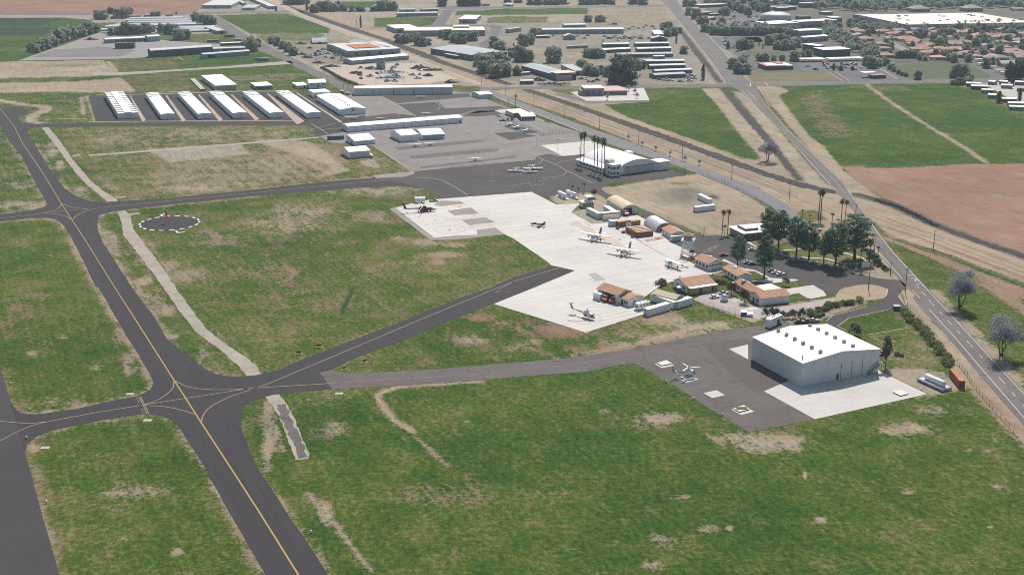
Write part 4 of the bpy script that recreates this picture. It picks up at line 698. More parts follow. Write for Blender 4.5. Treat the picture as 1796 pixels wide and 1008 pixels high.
class B:
    def __init__(s, name, label, cat, r, p1, p2, p3, h, roof='flat', rise=1.0, rp=.5, ov=.3, wall=None, roofm=None, top='', group=None, D=None, Wd=None, th=.2, vis=True):
        wall = wall or WW; roofm = roofm or WR
        if isinstance(h, tuple): h = HT(r, *h)
        q = [P(r, *p, h if str(i + 1) in top else 0.0) for i, p in enumerate((p1, p2, p3))]
        u = (q[1] - q[0]); u.z = 0; v = (q[2] - q[0]); v.z = 0
        
        if D is None and v.length > 1.1 * u.length:      # the longer edge gives the bearing
            n = v.normalized(); ul = u; u = Vector((n.y, -n.x, 0)); s.W = Wd or abs(ul.dot(u)); s.D = v.length
        else:
            s.W = Wd or u.length; u.normalize(); n = Vector((-u.y, u.x, 0)); s.D = D or abs(v.dot(n))
        s.h = h; s.rise = rise
        s.r = thing(name, label, cat, (q[0].x, q[0].y, 0), math.atan2(u.y, u.x), group)
        W_, D_ = s.W, s.D; wb = MB(); rb = MB(); e = .02
        if roof in ('gx', 'gy'):
            S, T = (D_, W_) if roof == 'gx' else (W_, D_); ax = 'x' if roof == 'gx' else 'y'; c = rp * S
            wb.extr([(0, 0), (S, 0), (S, h), (c, h + rise), (0, h)], 0, T, ax)
            k1 = rise / c; k2 = rise / (S - c)
            up = [(-ov, h - ov * k1 + e + th), (c, h + rise + e + th), (S + ov, h - ov * k2 + e + th)]
            rb.extr([(-ov, h - ov * k1 + e), (c, h + rise + e), (S + ov, h - ov * k2 + e)] + up[::-1], -ov, T + ov, ax)
        elif roof in ('bx', 'by'):
            S, T = (D_, W_) if roof == 'bx' else (W_, D_); ax = 'x' if roof == 'bx' else 'y'; k = 14
            R_ = (S * S / 4 + rise * rise) / (2 * rise); cz = h + rise - R_; a0 = math.asin(min(1, (S / 2) / R_))
            if rise > S / 2: a0 = math.pi - a0
            arc = [(S / 2 + R_ * math.sin(-a0 + 2 * a0 * i / k), cz + R_ * math.cos(-a0 + 2 * a0 * i / k)) for i in range(k + 1)]
            wb.extr([(0, 0), (S, 0)] + arc[::-1] if h > .05 else arc[::-1], 0, T, ax)
            f = (R_ + e) / R_; g = (R_ + e + th) / R_
            inn = [(S / 2 + (x - S / 2) * f, cz + (z - cz) * f) for x, z in arc]; out = [(S / 2 + (x - S / 2) * g, cz + (z - cz) * g) for x, z in arc]
            rb.extr(inn + out[::-1], -ov, T + ov, ax, 0, False)
        elif roof == 'hip':
            wb.box(0, 0, 0, W_, D_, h); m = min(W_, D_) / 2 + ov
            a = (-ov, -ov, h + e); b = (W_ + ov, -ov, h + e); c = (W_ + ov, D_ + ov, h + e); d = (-ov, D_ + ov, h + e)
            if W_ >= D_: r1 = (-ov + m, D_ / 2, h + rise); r2 = (W_ + ov - m, D_ / 2, h + rise); fs = [(0, 1, 5, 4), (1, 2, 5), (2, 3, 4, 5), (3, 0, 4)]
            else: r1 = (W_ / 2, -ov + m, h + rise); r2 = (W_ / 2, D_ + ov - m, h + rise); fs = [(0, 1, 4), (1, 2, 5, 4), (2, 3, 5), (3, 0, 4, 5)]
            rb.add([a, b, c, d, r1, r2], fs + [(3, 2, 1, 0)])
        elif roof == 'shed':      # front eave at h, back at h + rise
            wb.extr([(0, 0), (D_, 0), (D_, h + rise), (0, h)], 0, W_, 'x'); k = rise / D_
            rb.extr([(-ov, h - ov * k + e), (D_ + ov, h + rise + ov * k + e), (D_ + ov, h + rise + ov * k + e + th), (-ov, h - ov * k + e + th)], -ov, W_ + ov, 'x')
        else:
            wb.box(0, 0, 0, W_, D_, h); rb.box(-ov, -ov, h + e, W_ + ov, D_ + ov, h + e + th)
        s.wall = wb.build('wall', wall, s.r); s.roof = rb.build('roof', roofm, s.r)
    def panel(s, name, f, t0, t1, z0, z1, m, parent=None, d=.06):
        "flat part standing proud of a wall; t in metres (or 0..1 when both <= 1) along the face"
        L = s.W if f in 'FK' else s.D
        if t1 <= 1.0: t0, t1 = t0 * L, t1 * L
        b = MB()
        if f == 'F': b.box(t0, -d, z0, t1, -.005, z1)
        elif f == 'K': b.box(t0, s.D + .005, z0, t1, s.D + d, z1)
        elif f == 'L': b.box(-d, t0, z0, -.005, t1, z1)
        else: b.box(s.W + .005, t0, z0, s.W + d, t1, z1)
        return b.build(name, m, parent or s.r)
    def bays(s, f, n, z1, t0=0, t1=1, w=.18, name='door_seam', m=None):
        L = s.W if f in 'FK' else s.D
        for i in range(1, n):
            t = (t0 + (t1 - t0) * i / n) * L
            s.panel(name, f, t - w, t + w, .05, z1, m or GAP)
    def windows(s, f, n, z0, z1, w, t0=0, t1=1, name='window', m=None):
        L = s.W if f in 'FK' else s.D
        for i in range(n):
            t = (t0 + (t1 - t0) * (i + .5) / n) * L
            s.panel(name, f, t - w / 2, t + w / 2, z0, z1, m or GLASS)
    def box(s, name, x0, y0, z0, x1, y1, z1, m, parent=None):
        return MB().box(x0, y0, z0, x1, y1, z1).build(name, m, parent or s.r)

# ------------------------------------------------------------------ airfield hangars
TH = [('T-hangar', None)]
specs = [('Q00', (1130, 838), (1222, 830), (1020, 655), 'long white hangar right of the hangar with notched roof'),
         ('Q00', (1390, 835), (1480, 828), (1245, 650), 'second plain long white hangar, between two soil strips'),
         ('Q00', (1635, 830), (1730, 825), (1465, 645), 'long white hangar with a small dark vent, fourth in its row'),
         ('Q01', (95, 828), (188, 820), (-97, 645), 'long white hangar standing second from the right end of its row'),
         ('Q01', (355, 828), (448, 820), (135, 640), 'longest plain white hangar, last of the row beside the wide white hangar')]
for r, a, b, c, lab in specs:
    h = 4.0
    x = B('aircraft_hangar', lab, 'hangar', r, a, b, c, h, 'gy', .55, ov=.25, top='3', group='row of long white hangars')
    for k in range(3):
        y = x.D * (.985 - .075 * k - .03)
        zl, zr = h + .25, h + .8; MB().extr([(-.22, zl), (x.W / 2, zr), (x.W + .22, zl), (x.W + .22, zl + .05), (x.W / 2, zr + .05), (-.22, zl + .05)], y - .9, y + .9, 'y').build('roof_slot', GAP, x.r)
    x.bays('L', 10, 3.6, w=.12)
    x.panel('vent', 'F', .47, .53, 1.4, 2.2, DOOR)
# the notched one
x = B('aircraft_hangar', 'long white hangar with notched comb roof, leftmost of its row', 'hangar', 'U5', (310, 660), (710, 632), (42, 145), 4.2, 'flat', ov=0, top='3', group='row of long white hangars')
spine = x.box('roof_spine', x.W * .32, 0, 4.45, x.W * .68, x.D + .2, 5.0, WR)
for k in range(11):
    y = x.D * (.05 + .088 * k)
    for a, b in ((-.3, x.W * .315), (x.W * .685, x.W + .3)):
        x.box('roof_notch', a, y + 1.0, 4.42, b, y + 3.6, 4.48, GAP)
x.windows('F', 6, 1.0, 3.4, .7, .3, .75, 'door_panel', BW); x.bays('L', 11, 3.6, w=.15)
# wide white hangar with roof vents
x = B('wide_hangar', 'wide white hangar with two rows of roof vents and a faded emblem', 'hangar', 'S2', (1040, 865), (1580, 832), (540, 450), (1040, 865, 752), 'gy', 1.3, ov=.3, top='3')
for k in range(6):
    for s_ in (-.9, .9): x.box('roof_vent', x.W / 2 + s_ - .3, x.D * (.16 + .13 * k), x.h + 1.1, x.W / 2 + s_ + .3, x.D * (.16 + .13 * k) + .8, x.h + 2.0, DKST)
sg = x.panel('emblem', 'F', .44, .56, 2.7, 4.7, mat('faded_emblem', (.46, .42, .41), .8), d=.08)
bb = MB(); cx = x.W * .5
for a, b_, z0, z1 in ((-.9, -.4, 3.0, 4.4), (.3, .9, 3.2, 4.5), (-.5, .5, 2.9, 3.3), (-.2, .3, 3.6, 4.3)): bb.box(cx + a, -.12, z0, cx + b_, -.082, z1)
bb.build('mark', mat('brown_red_print', (.30, .15, .13), .8), sg)
x.bays('L', 7, 4.0, w=.1)
x = B('lean_to_hangar', 'white block with flat roof tucked behind the wide vented hangar', 'hangar', 'S2', (480, 495), (830, 470), (370, 335), (480, 495, 395), 'flat', ov=.2, top='3')
x.panel('door', 'F', .1, .3, 0, 2.6, DOOR)
x = B('office_hangar', 'two storey pale blue building with dark lettering across its front', 'building', 'S2', (385, 310), (740, 290), (340, 130), (385, 310, 195), 'bx', 1.6, ov=.15, top='3', wall=BW)
lt = MB().box(x.W * .08, -.085, x.h - 1.5, x.W * .98, -.08, x.h - .4); rr = random.Random(3); t = x.W * .12
while t < x.W * .95:
    wd = rr.uniform(.35, .6)
    if abs(t - x.W * .36) > .5 and abs(t - x.W * .66) > .5: lt.box(t, -.13, x.h - 1.4, t + wd, -.085, x.h - .75 + rr.uniform(0, .25), 1)
    t += wd + .18
lt.build('sign_board', [BW, mat('dark_blue_lettering', (.05, .06, .09), .8)], x.r); x.panel('window', 'F', .48, .58, 1.2, 2.6, GLASS); x.windows('L', 3, 3.2, 4.2, .8)
x = B('stucco_shed', 'cream walled shed with white roof beside the lettered blue building', 'shed', 'S2', (140, 312), (370, 298), (30, 185), (140, 312, 250), 'flat', ov=.4, top='3', wall=CW)
x.panel('door', 'F', .6, .75, 0, 2.2, DOOR)
x = B('workshop', 'low blue walled workshop with cream roof by the green field', 'workshop', 'T2', (1190, 945), (1365, 935), (1135, 870), 3.2, 'flat', ov=.3, top='3', wall=mat('steel_blue_wall', (.20, .28, .36), .7, .1), roofm=CR)
x.windows('F', 3, .8, 2.4, 1.6, .05, .5); x.panel('door', 'F', .7, .8, 0, 2.4, DOOR)
x = B('storage_hall', 'big cream hall with flat bright white roof behind the hangar row', 'hall', 'T2', (770, 952), (985, 935), (620, 797), (770, 952, 905), 'flat', ov=.5, top='3', wall=CW, th=.4)
x.windows('F', 5, .4, 3.0, 2.2, .02, .98, 'bay_door', BEI); x.bays('L', 6, 4, w=.2, m=BEI)
x = B('loading_dock', 'long low pale ramp beside the big cream hall', 'ramp', 'T2', (612, 955), (660, 948), (500, 838), .9, 'flat', ov=0, wall=CURB, roofm=CURB)
x.box('end_board', 0, -.3, .3, x.W, -.02, 1.6, RED)
x = B('five_bay_hangar', 'long pale hangar of five bays backing onto the scrapyard', 'hangar', 'Q01', (683, 668), (1372, 658), (690, 605), (683, 668, 620), 'flat', ov=.2, top='', wall=mat('cream_metal_wall', (.60, .59, .55), .5, .1, 1.2, streak=True), D=14)
x.bays('F', 5, 4.6, w=.22); x.panel('fascia', 'F', 0, 1, x.h - .6, x.h, WW, d=.2)
x = B('row_hangar', 'very long white hangar with thirteen doors facing the tie-down ramp', 'hangar', 'D4', (300, 250), (1505, 152), (236, 218), (300, 250, 195), 'gx', 1.0, ov=.2)
for k in range(1, 14): x.panel('door_seam', 'F', x.W * (.068 * k) - .1, x.W * (.068 * k) + .1, .05, 3.5, GAP)
x.panel('entry_door', 'F', .972, .984, 0, 2.3, DOOR); x.panel('eave_trim', 'F', 0, 1, x.h - .35, x.h - .05, GRY, d=.1)
x = B('corner_hangar', 'white hangar with sloping end wall next to the teal container', 'hangar', 'D4', (375, 390), (594, 372), (283, 345), (375, 390, 348), 'gx', 2.2, rp=.8, ov=.25); x.panel('door', 'F', .1, .9, .1, 3.0, BW); x.panel('side_door', 'L', .3, .4, 0, 2.1, DOOR)
x = B('corner_hangar', 'white hangar with a small plane parked at its right corner', 'hangar', 'D4', (315, 528), (540, 512), (238, 478), (315, 528, 462), 'gx', 1.4, rp=.6, ov=.25); x.panel('door', 'F', .08, .92, .1, 3.8, mat('pale_metal_door', (.58, .61, .64), .5, .08, 1, streak=True))
x = B('twin_hangar', 'white hangar, left one of the joined pair on the gravel ramp', 'hangar', 'D4', (863, 355), (1040, 338), (748, 300), (863, 355, 290), 'gx', 1.6, rp=.6, ov=.2, group='pair of joined hangars'); x.bays('F', 2, 4, w=.1); x.bays('L', 3, 4, w=.12)
x = B('twin_hangar', 'blue grey hangar with pale roof, right one of the joined pair', 'hangar', 'D4', (1080, 335), (1312, 318), (1000, 272), (1080, 335, 285), 'gx', 1.8, rp=.55, ov=.2, wall=mat('blue_grey_wall', (.36, .43, .48), .6, .1, 1, streak=True), group='pair of joined hangars'); x.panel('door', 'F', .93, .98, 0, 2.2, WW); x.panel('end_trim', 'F', 0, .03, 0, x.h, WW)
x = B('blue_hangar', 'small pale blue hangar beside the frontage road bend', 'hangar', 'D5', (248, 140), (360, 122), (163, 112), (248, 140, 100), 'gx', 1.0, ov=.2, wall=mat('sky_blue_wall', (.46, .60, .66), .6, .08), roofm=mat('ice_roof', (.72, .79, .80), .5, .06)); x.panel('door', 'F', .4, .7, .05, 2.6, BW)
x = B('terminal', 'flat cream roofed terminal building behind the flagged forecourt', 'building', 'D5', (600, 335), (715, 312), (520, 300), 3.6, 'hip', .9, ov=.8, roofm=CR, wall=CW); x.windows('F', 4, .8, 2.4, 1.4)
x = B('terminal', 'low terminal annexe with cream roof and a dark glazed front', 'building', 'D5', (690, 368), (810, 345), (645, 325), 3.0, 'gx', .9, ov=.6, roofm=CR, wall=CW); x.windows('F', 5, .5, 2.5, 1.8); x.panel('blue_board', 'L', .2, .8, .2, 2.2, BLU)
# container by the ramp
def container(label, r, a, b, c, h, wall, roof, top='', group=None, D=None, cat='container', end='L', name='shipping_container'):
    x = B(name, label, cat, r, a, b, c, h, 'flat', ov=-.03, wall=wall, roofm=roof, top=top, group=group, D=D, th=.06)
    rb = MB(); n = max(4, int(x.W / .9)); L_ = x.W - .1; rb.box(.05, -.02, .1, x.W - .05, -.004, x.h - .1)
    for i in range(n): t = .1 + (i + .5) * (L_ - .2) / n; rb.box(t - .12, -.06, .15, t + .12, -.02, x.h - .12)
    rb.build('corrugated_side', wall, x.r)
    bb = MB(); e0, e1, e2 = (-.07, -.005, -.12) if end == 'L' else (x.W + .07, x.W + .005, x.W + .12)
    bb.box(min(e0, e1), x.D * .04, .12, max(e0, e1), x.D * .96, x.h - .1)
    for t in (.25, .45, .55, .75): y = x.D * t; bb.box(min(e0, e2), y - .04, .15, max(e0, e2), y + .04, x.h - .15, 1)
    bb.build('end_door', [wall, DKST], x.r)
    return x
container('dark teal shipping container left of the sloping end white hangar', 'D4', (92, 335), (262, 325), (92, 310), 2.6, TEAL, TEAL, D=2.6)
# ------------------------------------------------------------------ arched hangar
x = B('arched_hangar', 'big white arched hangar beside the six tall palms', 'hangar', 'D6', (632, 520), (1060, 478), (262, 398), 4.6, 'by', 4.0, ov=.4, th=.3)
W_, D_ = x.W, x.D
x.panel('hangar_door', 'F', .12, .92, .1, 4.4, mat('hangar_door_grey', (.50, .53, .53), .6, .12, 1.5, streak=True)); x.panel('lintel', 'F', .1, .94, 4.45, 4.75, DKST, d=.2)
x.bays('F', 6, 4.3, .12, .92, w=.08, m=DKST)
arc_mb = MB()
off = x.box('office_block', -6.5, -2.2, 0, -.05, 4.2, 7.2, WSH); MB().box(-6.7, -2.4, 7.22, .1, 4.4, 7.5).build('block_roof', WR, off)
for zz in (1.2, 4.5):
    for t in (-5.2, -2.2): MB().box(t - .9, -2.26, zz, t + .9, -2.205, zz + 1.3).build('window', GLASS, off)
    for t in (-.8, 2.2): MB().box(-6.56, t - .8, zz, -6.505, t + .8, zz + 1.3).build('window', GLASS, off)
tw = x.box('stair_tower', -5.2, 4.3, 0, -.6, 8.5, 8.6, WSH); MB().box(-5.2, 4.3, 8.62, -4.9, 8.5, 9.1).box(-.9, 4.3, 8.62, -.6, 8.5, 9.1).box(-5.2, 4.3, 8.62, -.6, 4.6, 9.1).box(-5.2, 8.2, 8.62, -.6, 8.5, 9.1).build('parapet', WSH, tw)
an = x.box('side_annexe', -6.2, 8.6, 0, -.05, D_, 3.0, WSH); MB().add([(-6.5, 8.6, 3.0), (-.05, 8.6, 4.4), (-.05, D_ + .3, 4.4), (-6.5, D_ + .3, 3.0), (-6.5, 8.6, 3.2), (-.05, 8.6, 4.6), (-.05, D_ + .3, 4.6), (-6.5, D_ + .3, 3.2)], [(3, 2, 1, 0), (4, 5, 6, 7), (0, 1, 5, 4), (1, 2, 6, 5), (2, 3, 7, 6), (3, 0, 4, 7)]).build('annexe_roof', WR, an)
for k in range(7): MB().box(-6.26, 11 + k * (D_ - 14) / 7, 1.2, -6.205, 13 + k * (D_ - 14) / 7, 2.4).build('window', GLASS, an)
ab = x.box('right_annexe', W_ + .05, -1.5, 0, W_ + 9, 8, 5.2, WSH); MB().box(W_ + .05, -1.7, 5.22, W_ + 9.2, 8.2, 5.5).build('block_roof', WR, ab)
x.box('roof_hatch', W_ * .86, D_ * .62, 6.0, W_ * .97, D_ * .75, 7.7, WR)
for k in range(6): x.box('roof_vent', W_ * (.4 + .05 * (k % 3)), D_ * (.3 + .1 * k), 8.5, W_ * (.4 + .05 * (k % 3)) + 1.2, D_ * (.3 + .1 * k) + .5, 8.85, GRY)
# ------------------------------------------------------------------ big grey hangar lower right
x = B('large_hangar', 'large grey metal hangar with white roof and twelve roof vents', 'hangar', 'O', (1405, 678.5), (1540, 652), (1308, 632), (1405, 678.5, 638), 'gy', 1.9, ov=.12, wall=GW, th=.25)
W_, D_ = x.W, x.D
def rz_(t): return x.h + x.rise * (1 - abs(t - .5) / .5) + .25
for j, t in enumerate((.30, .72)):
    for k in range(6):
        yy = D_ * (.12 + .165 * k); v = x.box('roof_vent', W_ * t - .6, yy - .45, rz_(t) - .35, W_ * t + .6, yy + .45, rz_(t) + .9, GRY); MB().box(W_ * t - .65, yy - .5, rz_(t) + .91, W_ * t + .65, yy + .5, rz_(t) + .97).build('vent_cap', DKST, v)
x.box('flue', W_ * .06, D_ * .1, rz_(.06) - .3, W_ * .06 + .25, D_ * .1 + .25, rz_(.06) + 1.5, mat('flue_red', (.30, .1, .07), .7))
for t in (.5, .64, .78): x.panel('door_seam', 'F', W_ * t - .09, W_ * t + .09, .1, 6.2, DKST)
x.panel('entry_door', 'F', .445, .475, 0, 2.3, DOOR)
for t, z in ((.13, 7.9), (.40, 8.9), (.64, 9.2), (.90, 8.3)): x.panel('wall_lamp', 'F', t, t + .03, z, z + .18, WHP, d=.4)
for t in (.25, .6): x.panel('wall_lamp', 'L', t, t + .02, 7.8, 8.0, WHP, d=.3)
st = MB(); x0 = W_ * .84
for s_ in (0, 1.0):
    st.add([(x0, -.3 - s_, .2), (x0 + .35, -.3 - s_, .2), (W_ + .3, -.3 - s_, 3.9), (W_ - .05, -.3 - s_, 3.9)], [(0, 1, 2, 3)]); st.tube((x0, -.3 - s_, 1.2), (W_ + .2, -.3 - s_, 4.9), .05)
for i in range(14): st.box(x0 + (W_ - x0) * i / 14, -1.3, .2 + 3.7 * i / 14, x0 + (W_ - x0) * (i + .8) / 14, -.3, .25 + 3.7 * i / 14)
st.box(W_ + .02, -1.4, 3.8, W_ + 2.2, .8, 3.95); st.tube((W_ + 2.1, -1.3, 0), (W_ + 2.1, -1.3, 5), .06); st.tube((W_ + 2.1, .7, 0), (W_ + 2.1, .7, 5), .06)
st.build('outside_stair', DKST, x.r)
x = B('white_shed', 'small white shed behind the left corner of the large grey hangar', 'shed', 'D2', (1195, 870), (1325, 815), (1120, 790), 3.4, 'flat', ov=.1, wall=WSH, top='3')
for a, b_ in ((.35, .35), (.55, .6), (.75, .3)): x.box('roof_vent', x.W * a, x.D * b_, 3.6, x.W * a + .4, x.D * b_ + .4, 4.1, DKST)
x.panel('door', 'F', .6, .8, 0, 2.1, DOOR)
# ------------------------------------------------------------------ air attack base
container('grey green container forming the left wing of the container yard', 'D1', (530, 448), (572, 443), (408, 386), 3.2, GRN, CR, end='R')
container('long container with cream roof closing the front of the container yard', 'D1', (575, 446), (768, 425), (575, 440), 3.2, GRN, CR, D=3, end='R')
container('pale container lying lengthwise beside the tan barrel roofed shelter', 'D1', (676, 418), (722, 408), (588, 360), 3.0, GRN, CR, end='R')
container('low white container with an orange striped lid in front of the yard', 'D1', (598, 460), (752, 440), (598, 452), 2.3, WSH, TILE, D=2.4, end='R')
x = B('barrel_shelter', 'tan barrel roofed shelter with a red fire engine at its mouth', 'shelter', 'D1', (790, 398), (930, 372), (622, 300), 3.2, 'by', 2.0, ov=.3, wall=GRN, roofm=TR); x.panel('opening', 'F', .1, .6, .05, 3.6, GAP); x.panel('white_door', 'F', .72, .95, .1, 3.0, WSH)
x = B('control_cab', 'small two storey lookout office with dark windows by the palms', 'building', 'D1', (372, 328), (488, 318), (342, 305), 3.0, 'flat', ov=.4, wall=CW, roofm=CR)
x.windows('F', 4, 1.2, 2.2, 1.2); up = x.box('upper_cab', x.W * .45, .4, 3.3, x.W * .95, x.D - .2, 5.8, WSH); MB().box(x.W * .44, .32, 4.2, x.W * .96, .395, 5.4).build('window', GLASS, up); MB().box(x.W * .4, .1, 5.82, x.W, x.D, 6.1).build('cab_roof', CR, up)
container('mint and white container behind the orange retardant boxes', 'D1', (662, 525), (752, 518), (656, 490), 3.0, GRN, WR, end='L', D=3.2)
container('orange container joined to the mint container', 'D1', (752, 532), (876, 512), (752, 500), 2.9, ORD, mat('sand_roof', (.55, .36, .22), .8, .15), end='R', D=3)
x = B('mixing_frame', 'yellow framed mixing machine among orange containers', 'machine', 'D1', (882, 520), (978, 505), (880, 500), 2.4, 'flat', ov=0, wall=mat('ochre_machine', (.42, .26, .08), .8, .3), roofm=mat('ochre_machine_top', (.50, .33, .13), .8, .3), D=3.5)
for k in range(4): x.box('pipe', x.W * (.1 + .25 * k), -.4, 0, x.W * (.1 + .25 * k) + .25, -.01, 2.9, ORD)
q = P('D1', 852, 545); t = thing('water_tank', 'white upright tank at the end of the orange container stack', 'tank', q); MB().tube((0, 0, 0), (0, 0, 3.2), 1.3, n=16).build('tank_body', WHP, t); MB().tube((0, 0, 3.2), (0, 0, 3.5), 1.3, .3, n=16).build('lid', GRY, t)
ord_ = ['nearest', 'second', 'middle', 'fourth', 'farthest']
p0 = (945, 640); p1 = (1113, 620); bk = (858, 572)
A_, B_, C_ = P('D1', *p0), P('D1', *p1), P('D1', *bk); u = (B_ - A_); wl = u.length; u.normalize(); n_ = Vector((-u.y, u.x, 0)); dp = abs((C_ - A_).dot(n_)) / 5
tank_c = None
def retardant_box():
    t = thing('retardant_container', 'x', 'container', (0, 0, 0), 0, 'stack of orange retardant containers')
    MB().box(0, .12, .1, wl, dp - .12, 2.7).build('container_body', ORD, t)
    b = MB(); b.box(.1, .16, 2.72, wl - .1, dp * .55, 2.86); b.build('lid', mat('tan_lid', (.62, .43, .26), .8, .2), t)
    b = MB(); b.box(.05, .09, .15, wl - .05, .118, 2.6); [b.box(wl * (i + .5) / 12 - .1, .04, .2, wl * (i + .5) / 12 + .1, .09, 2.5) for i in range(12)]; b.build('corrugated_side', ORD, t)
    return t
K_ = Kind(retardant_box())
for i in range(5):
    K_.place(A_ + n_ * dp * i, math.atan2(u.y, u.x), label='orange retardant container, %s of five side by side from the apron' % ord_[i])
x = B('quonset_hut', 'silver half round hut beside the dark access road', 'hut', 'D1', (1135, 580), (1255, 522), (1012, 503), .3, 'by', 4.2, ov=.15, wall=mat('rust_hut_end', (.24, .15, .11), .9, .3), roofm=SILV)
x.panel('door', 'F', .3, .7, .05, 2.8, GAP)
x = B('tile_house', 'small white building with terracotta roof between hut and tower', 'building', 'D1', (1300, 662), (1405, 625), (1205, 598), 3.0, 'gy', 1.3, ov=.5, wall=WSH, roofm=TILE); x.windows('L', 3, 1, 2.1, 1.1); x.panel('gable_window', 'F', .4, .6, 1.2, 2.3, GLASS)
container('white container parked at the corner of the tower apron', 'D1', (1310, 682), (1420, 668), (1310, 672), 2.6, GRN, CR, D=2.6, end='R')
x = B('tile_office', 'terracotta roofed office with brick porch nearest the lattice tower', 'building', 'D2', (555, 266), (705, 245), (412, 205), 3.4, 'gy', 1.5, ov=.6, wall=WSH, roofm=TILE)
x.windows('F', 5, 2.1, 2.6, 1.2); x.windows('L', 4, .9, 2.4, 1.8, m=mat('brick_panel', (.20, .10, .08), .9, .3)); x.box('roof_hatch', x.W * .45, x.D * .4, 4.7, x.W * .65, x.D * .5, 5.3, WR)
t = thing('awning', 'dark flat awning on thin posts behind the nearest tile office', 'awning', P('D2', 345, 130), math.radians(-20)); MB().box(0, 0, 2.6, 6, 5, 2.75).build('canopy', mat('awning_canvas', (.06, .05, .05), .9), t)
for a, b_ in ((.2, .2), (5.8, .2), (.2, 4.8), (5.8, 4.8)): MB().tube((a, b_, 0), (a, b_, 2.6), .08).build('leg', DKST, t)
x = B('tile_office', 'narrow white office with terracotta roof facing the parking lot lawns', 'building', 'D2', (858, 390), (990, 368), (708, 300), 3.0, 'gy', 1.2, ov=.5, wall=WSH, roofm=TILE); x.windows('L', 4, 1, 2.2, 1.3); x.box('roof_hatch', x.W * .4, x.D * .6, 4.1, x.W * .65, x.D * .7, 4.7, WR)
t = thing('pergola', 'brown timber pergola beside the narrow tile office', 'pergola', P('D2', 612, 375), math.radians(8)); MB().box(0, 0, 2.4, 5.5, 3.5, 2.55).build('slat_roof', mat('brown_timber', (.16, .11, .085), .9, .3), t)
for a, b_ in ((.1, .1), (5.4, .1), (.1, 3.4), (5.4, 3.4)): MB().tube((a, b_, 0), (a, b_, 2.4), .09).build('leg', WOOD, t)
x = B('tile_barracks', 'long terracotta roofed building with white end wall and ochre lean-to', 'building', 'D2', (330, 505), (612, 462), (165, 440), 3.2, 'gx', 1.9, rp=.62, ov=.5, wall=WSH, roofm=TILE)
l2 = x.box('lean_to', 0, -2.6, 0, x.W, -.02, 2.9, OCH); MB().box(-.2, -3.0, 2.92, x.W + .2, .1, 3.1).build('lean_to_roof', WR, l2)
for a in (.13, .58): MB().box(x.W * a, -2.66, 1.0, x.W * a + 1.2, -2.605, 2.0).build('window', mat('pale_window', (.30, .36, .36), .3), l2)
for a in (.34, .8): MB().box(x.W * a, -2.66, 0, x.W * a + 1.2, -2.605, 2.2).build('door', DOOR, l2)
x.windows('L', 2, 1.2, 2.3, 1.4); x.box('flue', x.W * .1, x.D * .8, 4, x.W * .1 + .3, x.D * .8 + .3, 5.6, DKST)
x = B('tile_lodge', 'terracotta roofed wing with long pale front wall above the shrubs', 'building', 'D2', (1100, 636), (1400, 600), (985, 568), 3.3, 'gx', 1.6, ov=.5, wall=WSH, roofm=TILE); x.windows('L', 1, 1.0, 2.3, 2.0, .05, .5); x.panel('door', 'L', .55, .7, 0, 2.2, DOOR)
w2 = x.box('rear_wing', 1.0, x.D + .1, 0, x.W * .5, x.D + 15, 3.2, WSH)
rb = MB(); ww = x.W * .5 - 1.0; rb.extr([(.5, 3.05), (1 + ww / 2, 4.9), (1 + ww + .5, 3.05), (1 + ww + .5, 3.25), (1 + ww / 2, 5.1), (.5, 3.25)], x.D * .55, x.D + 15.4, 'y'); rb.build('wing_roof', TILE, w2)
for k in range(4): MB().box(.94, x.D + 2 + 3 * k, 1, .995, x.D + 3.5 + 3 * k, 2.3).build('window', GLASS, w2)
MB().box(ww * .35, x.D + 10, 4.6, ww * .6, x.D + 11.5, 5.4).build('roof_hatch', GRY, w2)
x = B('flat_roof_garage', 'white flat roofed block behind the terracotta lodge', 'garage', 'D2', (1150, 480), (1310, 455), (1060, 430), 2.6, 'flat', ov=.4, roofm=CR, wall=WSH, top='123'); x.panel('door', 'F', .2, .5, 0, 2.2, DOOR)
x = B('patio_roof', 'pale pink flat patio roof left of the terracotta lodge', 'shelter', 'D2', (850, 418), (995, 392), (835, 405), 2.5, 'flat', ov=.1, roofm=PALER, wall=STUC, top='123', D=4.5); x.panel('opening', 'L', .1, .9, 0, 2.2, GAP)
# engine bay building
x = B('engine_house', 'terracotta roofed open bay building with red fire engines inside', 'fire station', 'D8', (735, 375), (885, 335), (528, 305), 4.0, 'gy', 1.6, ov=.6, wall=WSH, roofm=TILE)
x.panel('bay_opening', 'L', .18, .78, .05, 3.4, GAP); x.panel('window', 'L', .82, .97, 1.2, 2.6, GLASS)
x.box('side_store', -3.0, x.D - 4.5, 0, -.1, x.D - .2, 3.0, WSH)
x = B('tile_annexe', 'low terracotta roofed annexe joined to the fire engine bays', 'building', 'D8', (850, 405), (1008, 365), (738, 372), 3.0, 'gy', 1.1, ov=.45, wall=WSH, roofm=TILE); x.panel('door', 'L', .55, .75, 0, 2.1, GAP); x.panel('gable_door', 'F', .3, .5, 0, 2.1, GRY); x.windows('L', 2, .9, 2, .9, .05, .5)
container('white container running back from the tan roofed canopy corner', 'D8', (1320, 432), (1370, 424), (1080, 340), 3.0, GRN, WR, end='R')
container('white container along the front of the tan roofed canopy', 'D8', (1372, 425), (1525, 380), (1372, 415), 3.0, WSH, WR, D=3.0, end='R')
x = B('canopy', 'tan gabled canopy roof spanning between two white containers', 'canopy', 'D8', (1345, 330), (1440, 300), (1105, 268), 3.4, 'gy', 1.3, ov=.3, roofm=TR, wall=mat('canopy_frame', (.30, .29, .27), .8), top='123')
container('white container standing alone in the grass with two roof vents', 'D8', (1057, 508), (1292, 440), (1055, 495), 3.0, WSH, WR, D=2.8, end='L')
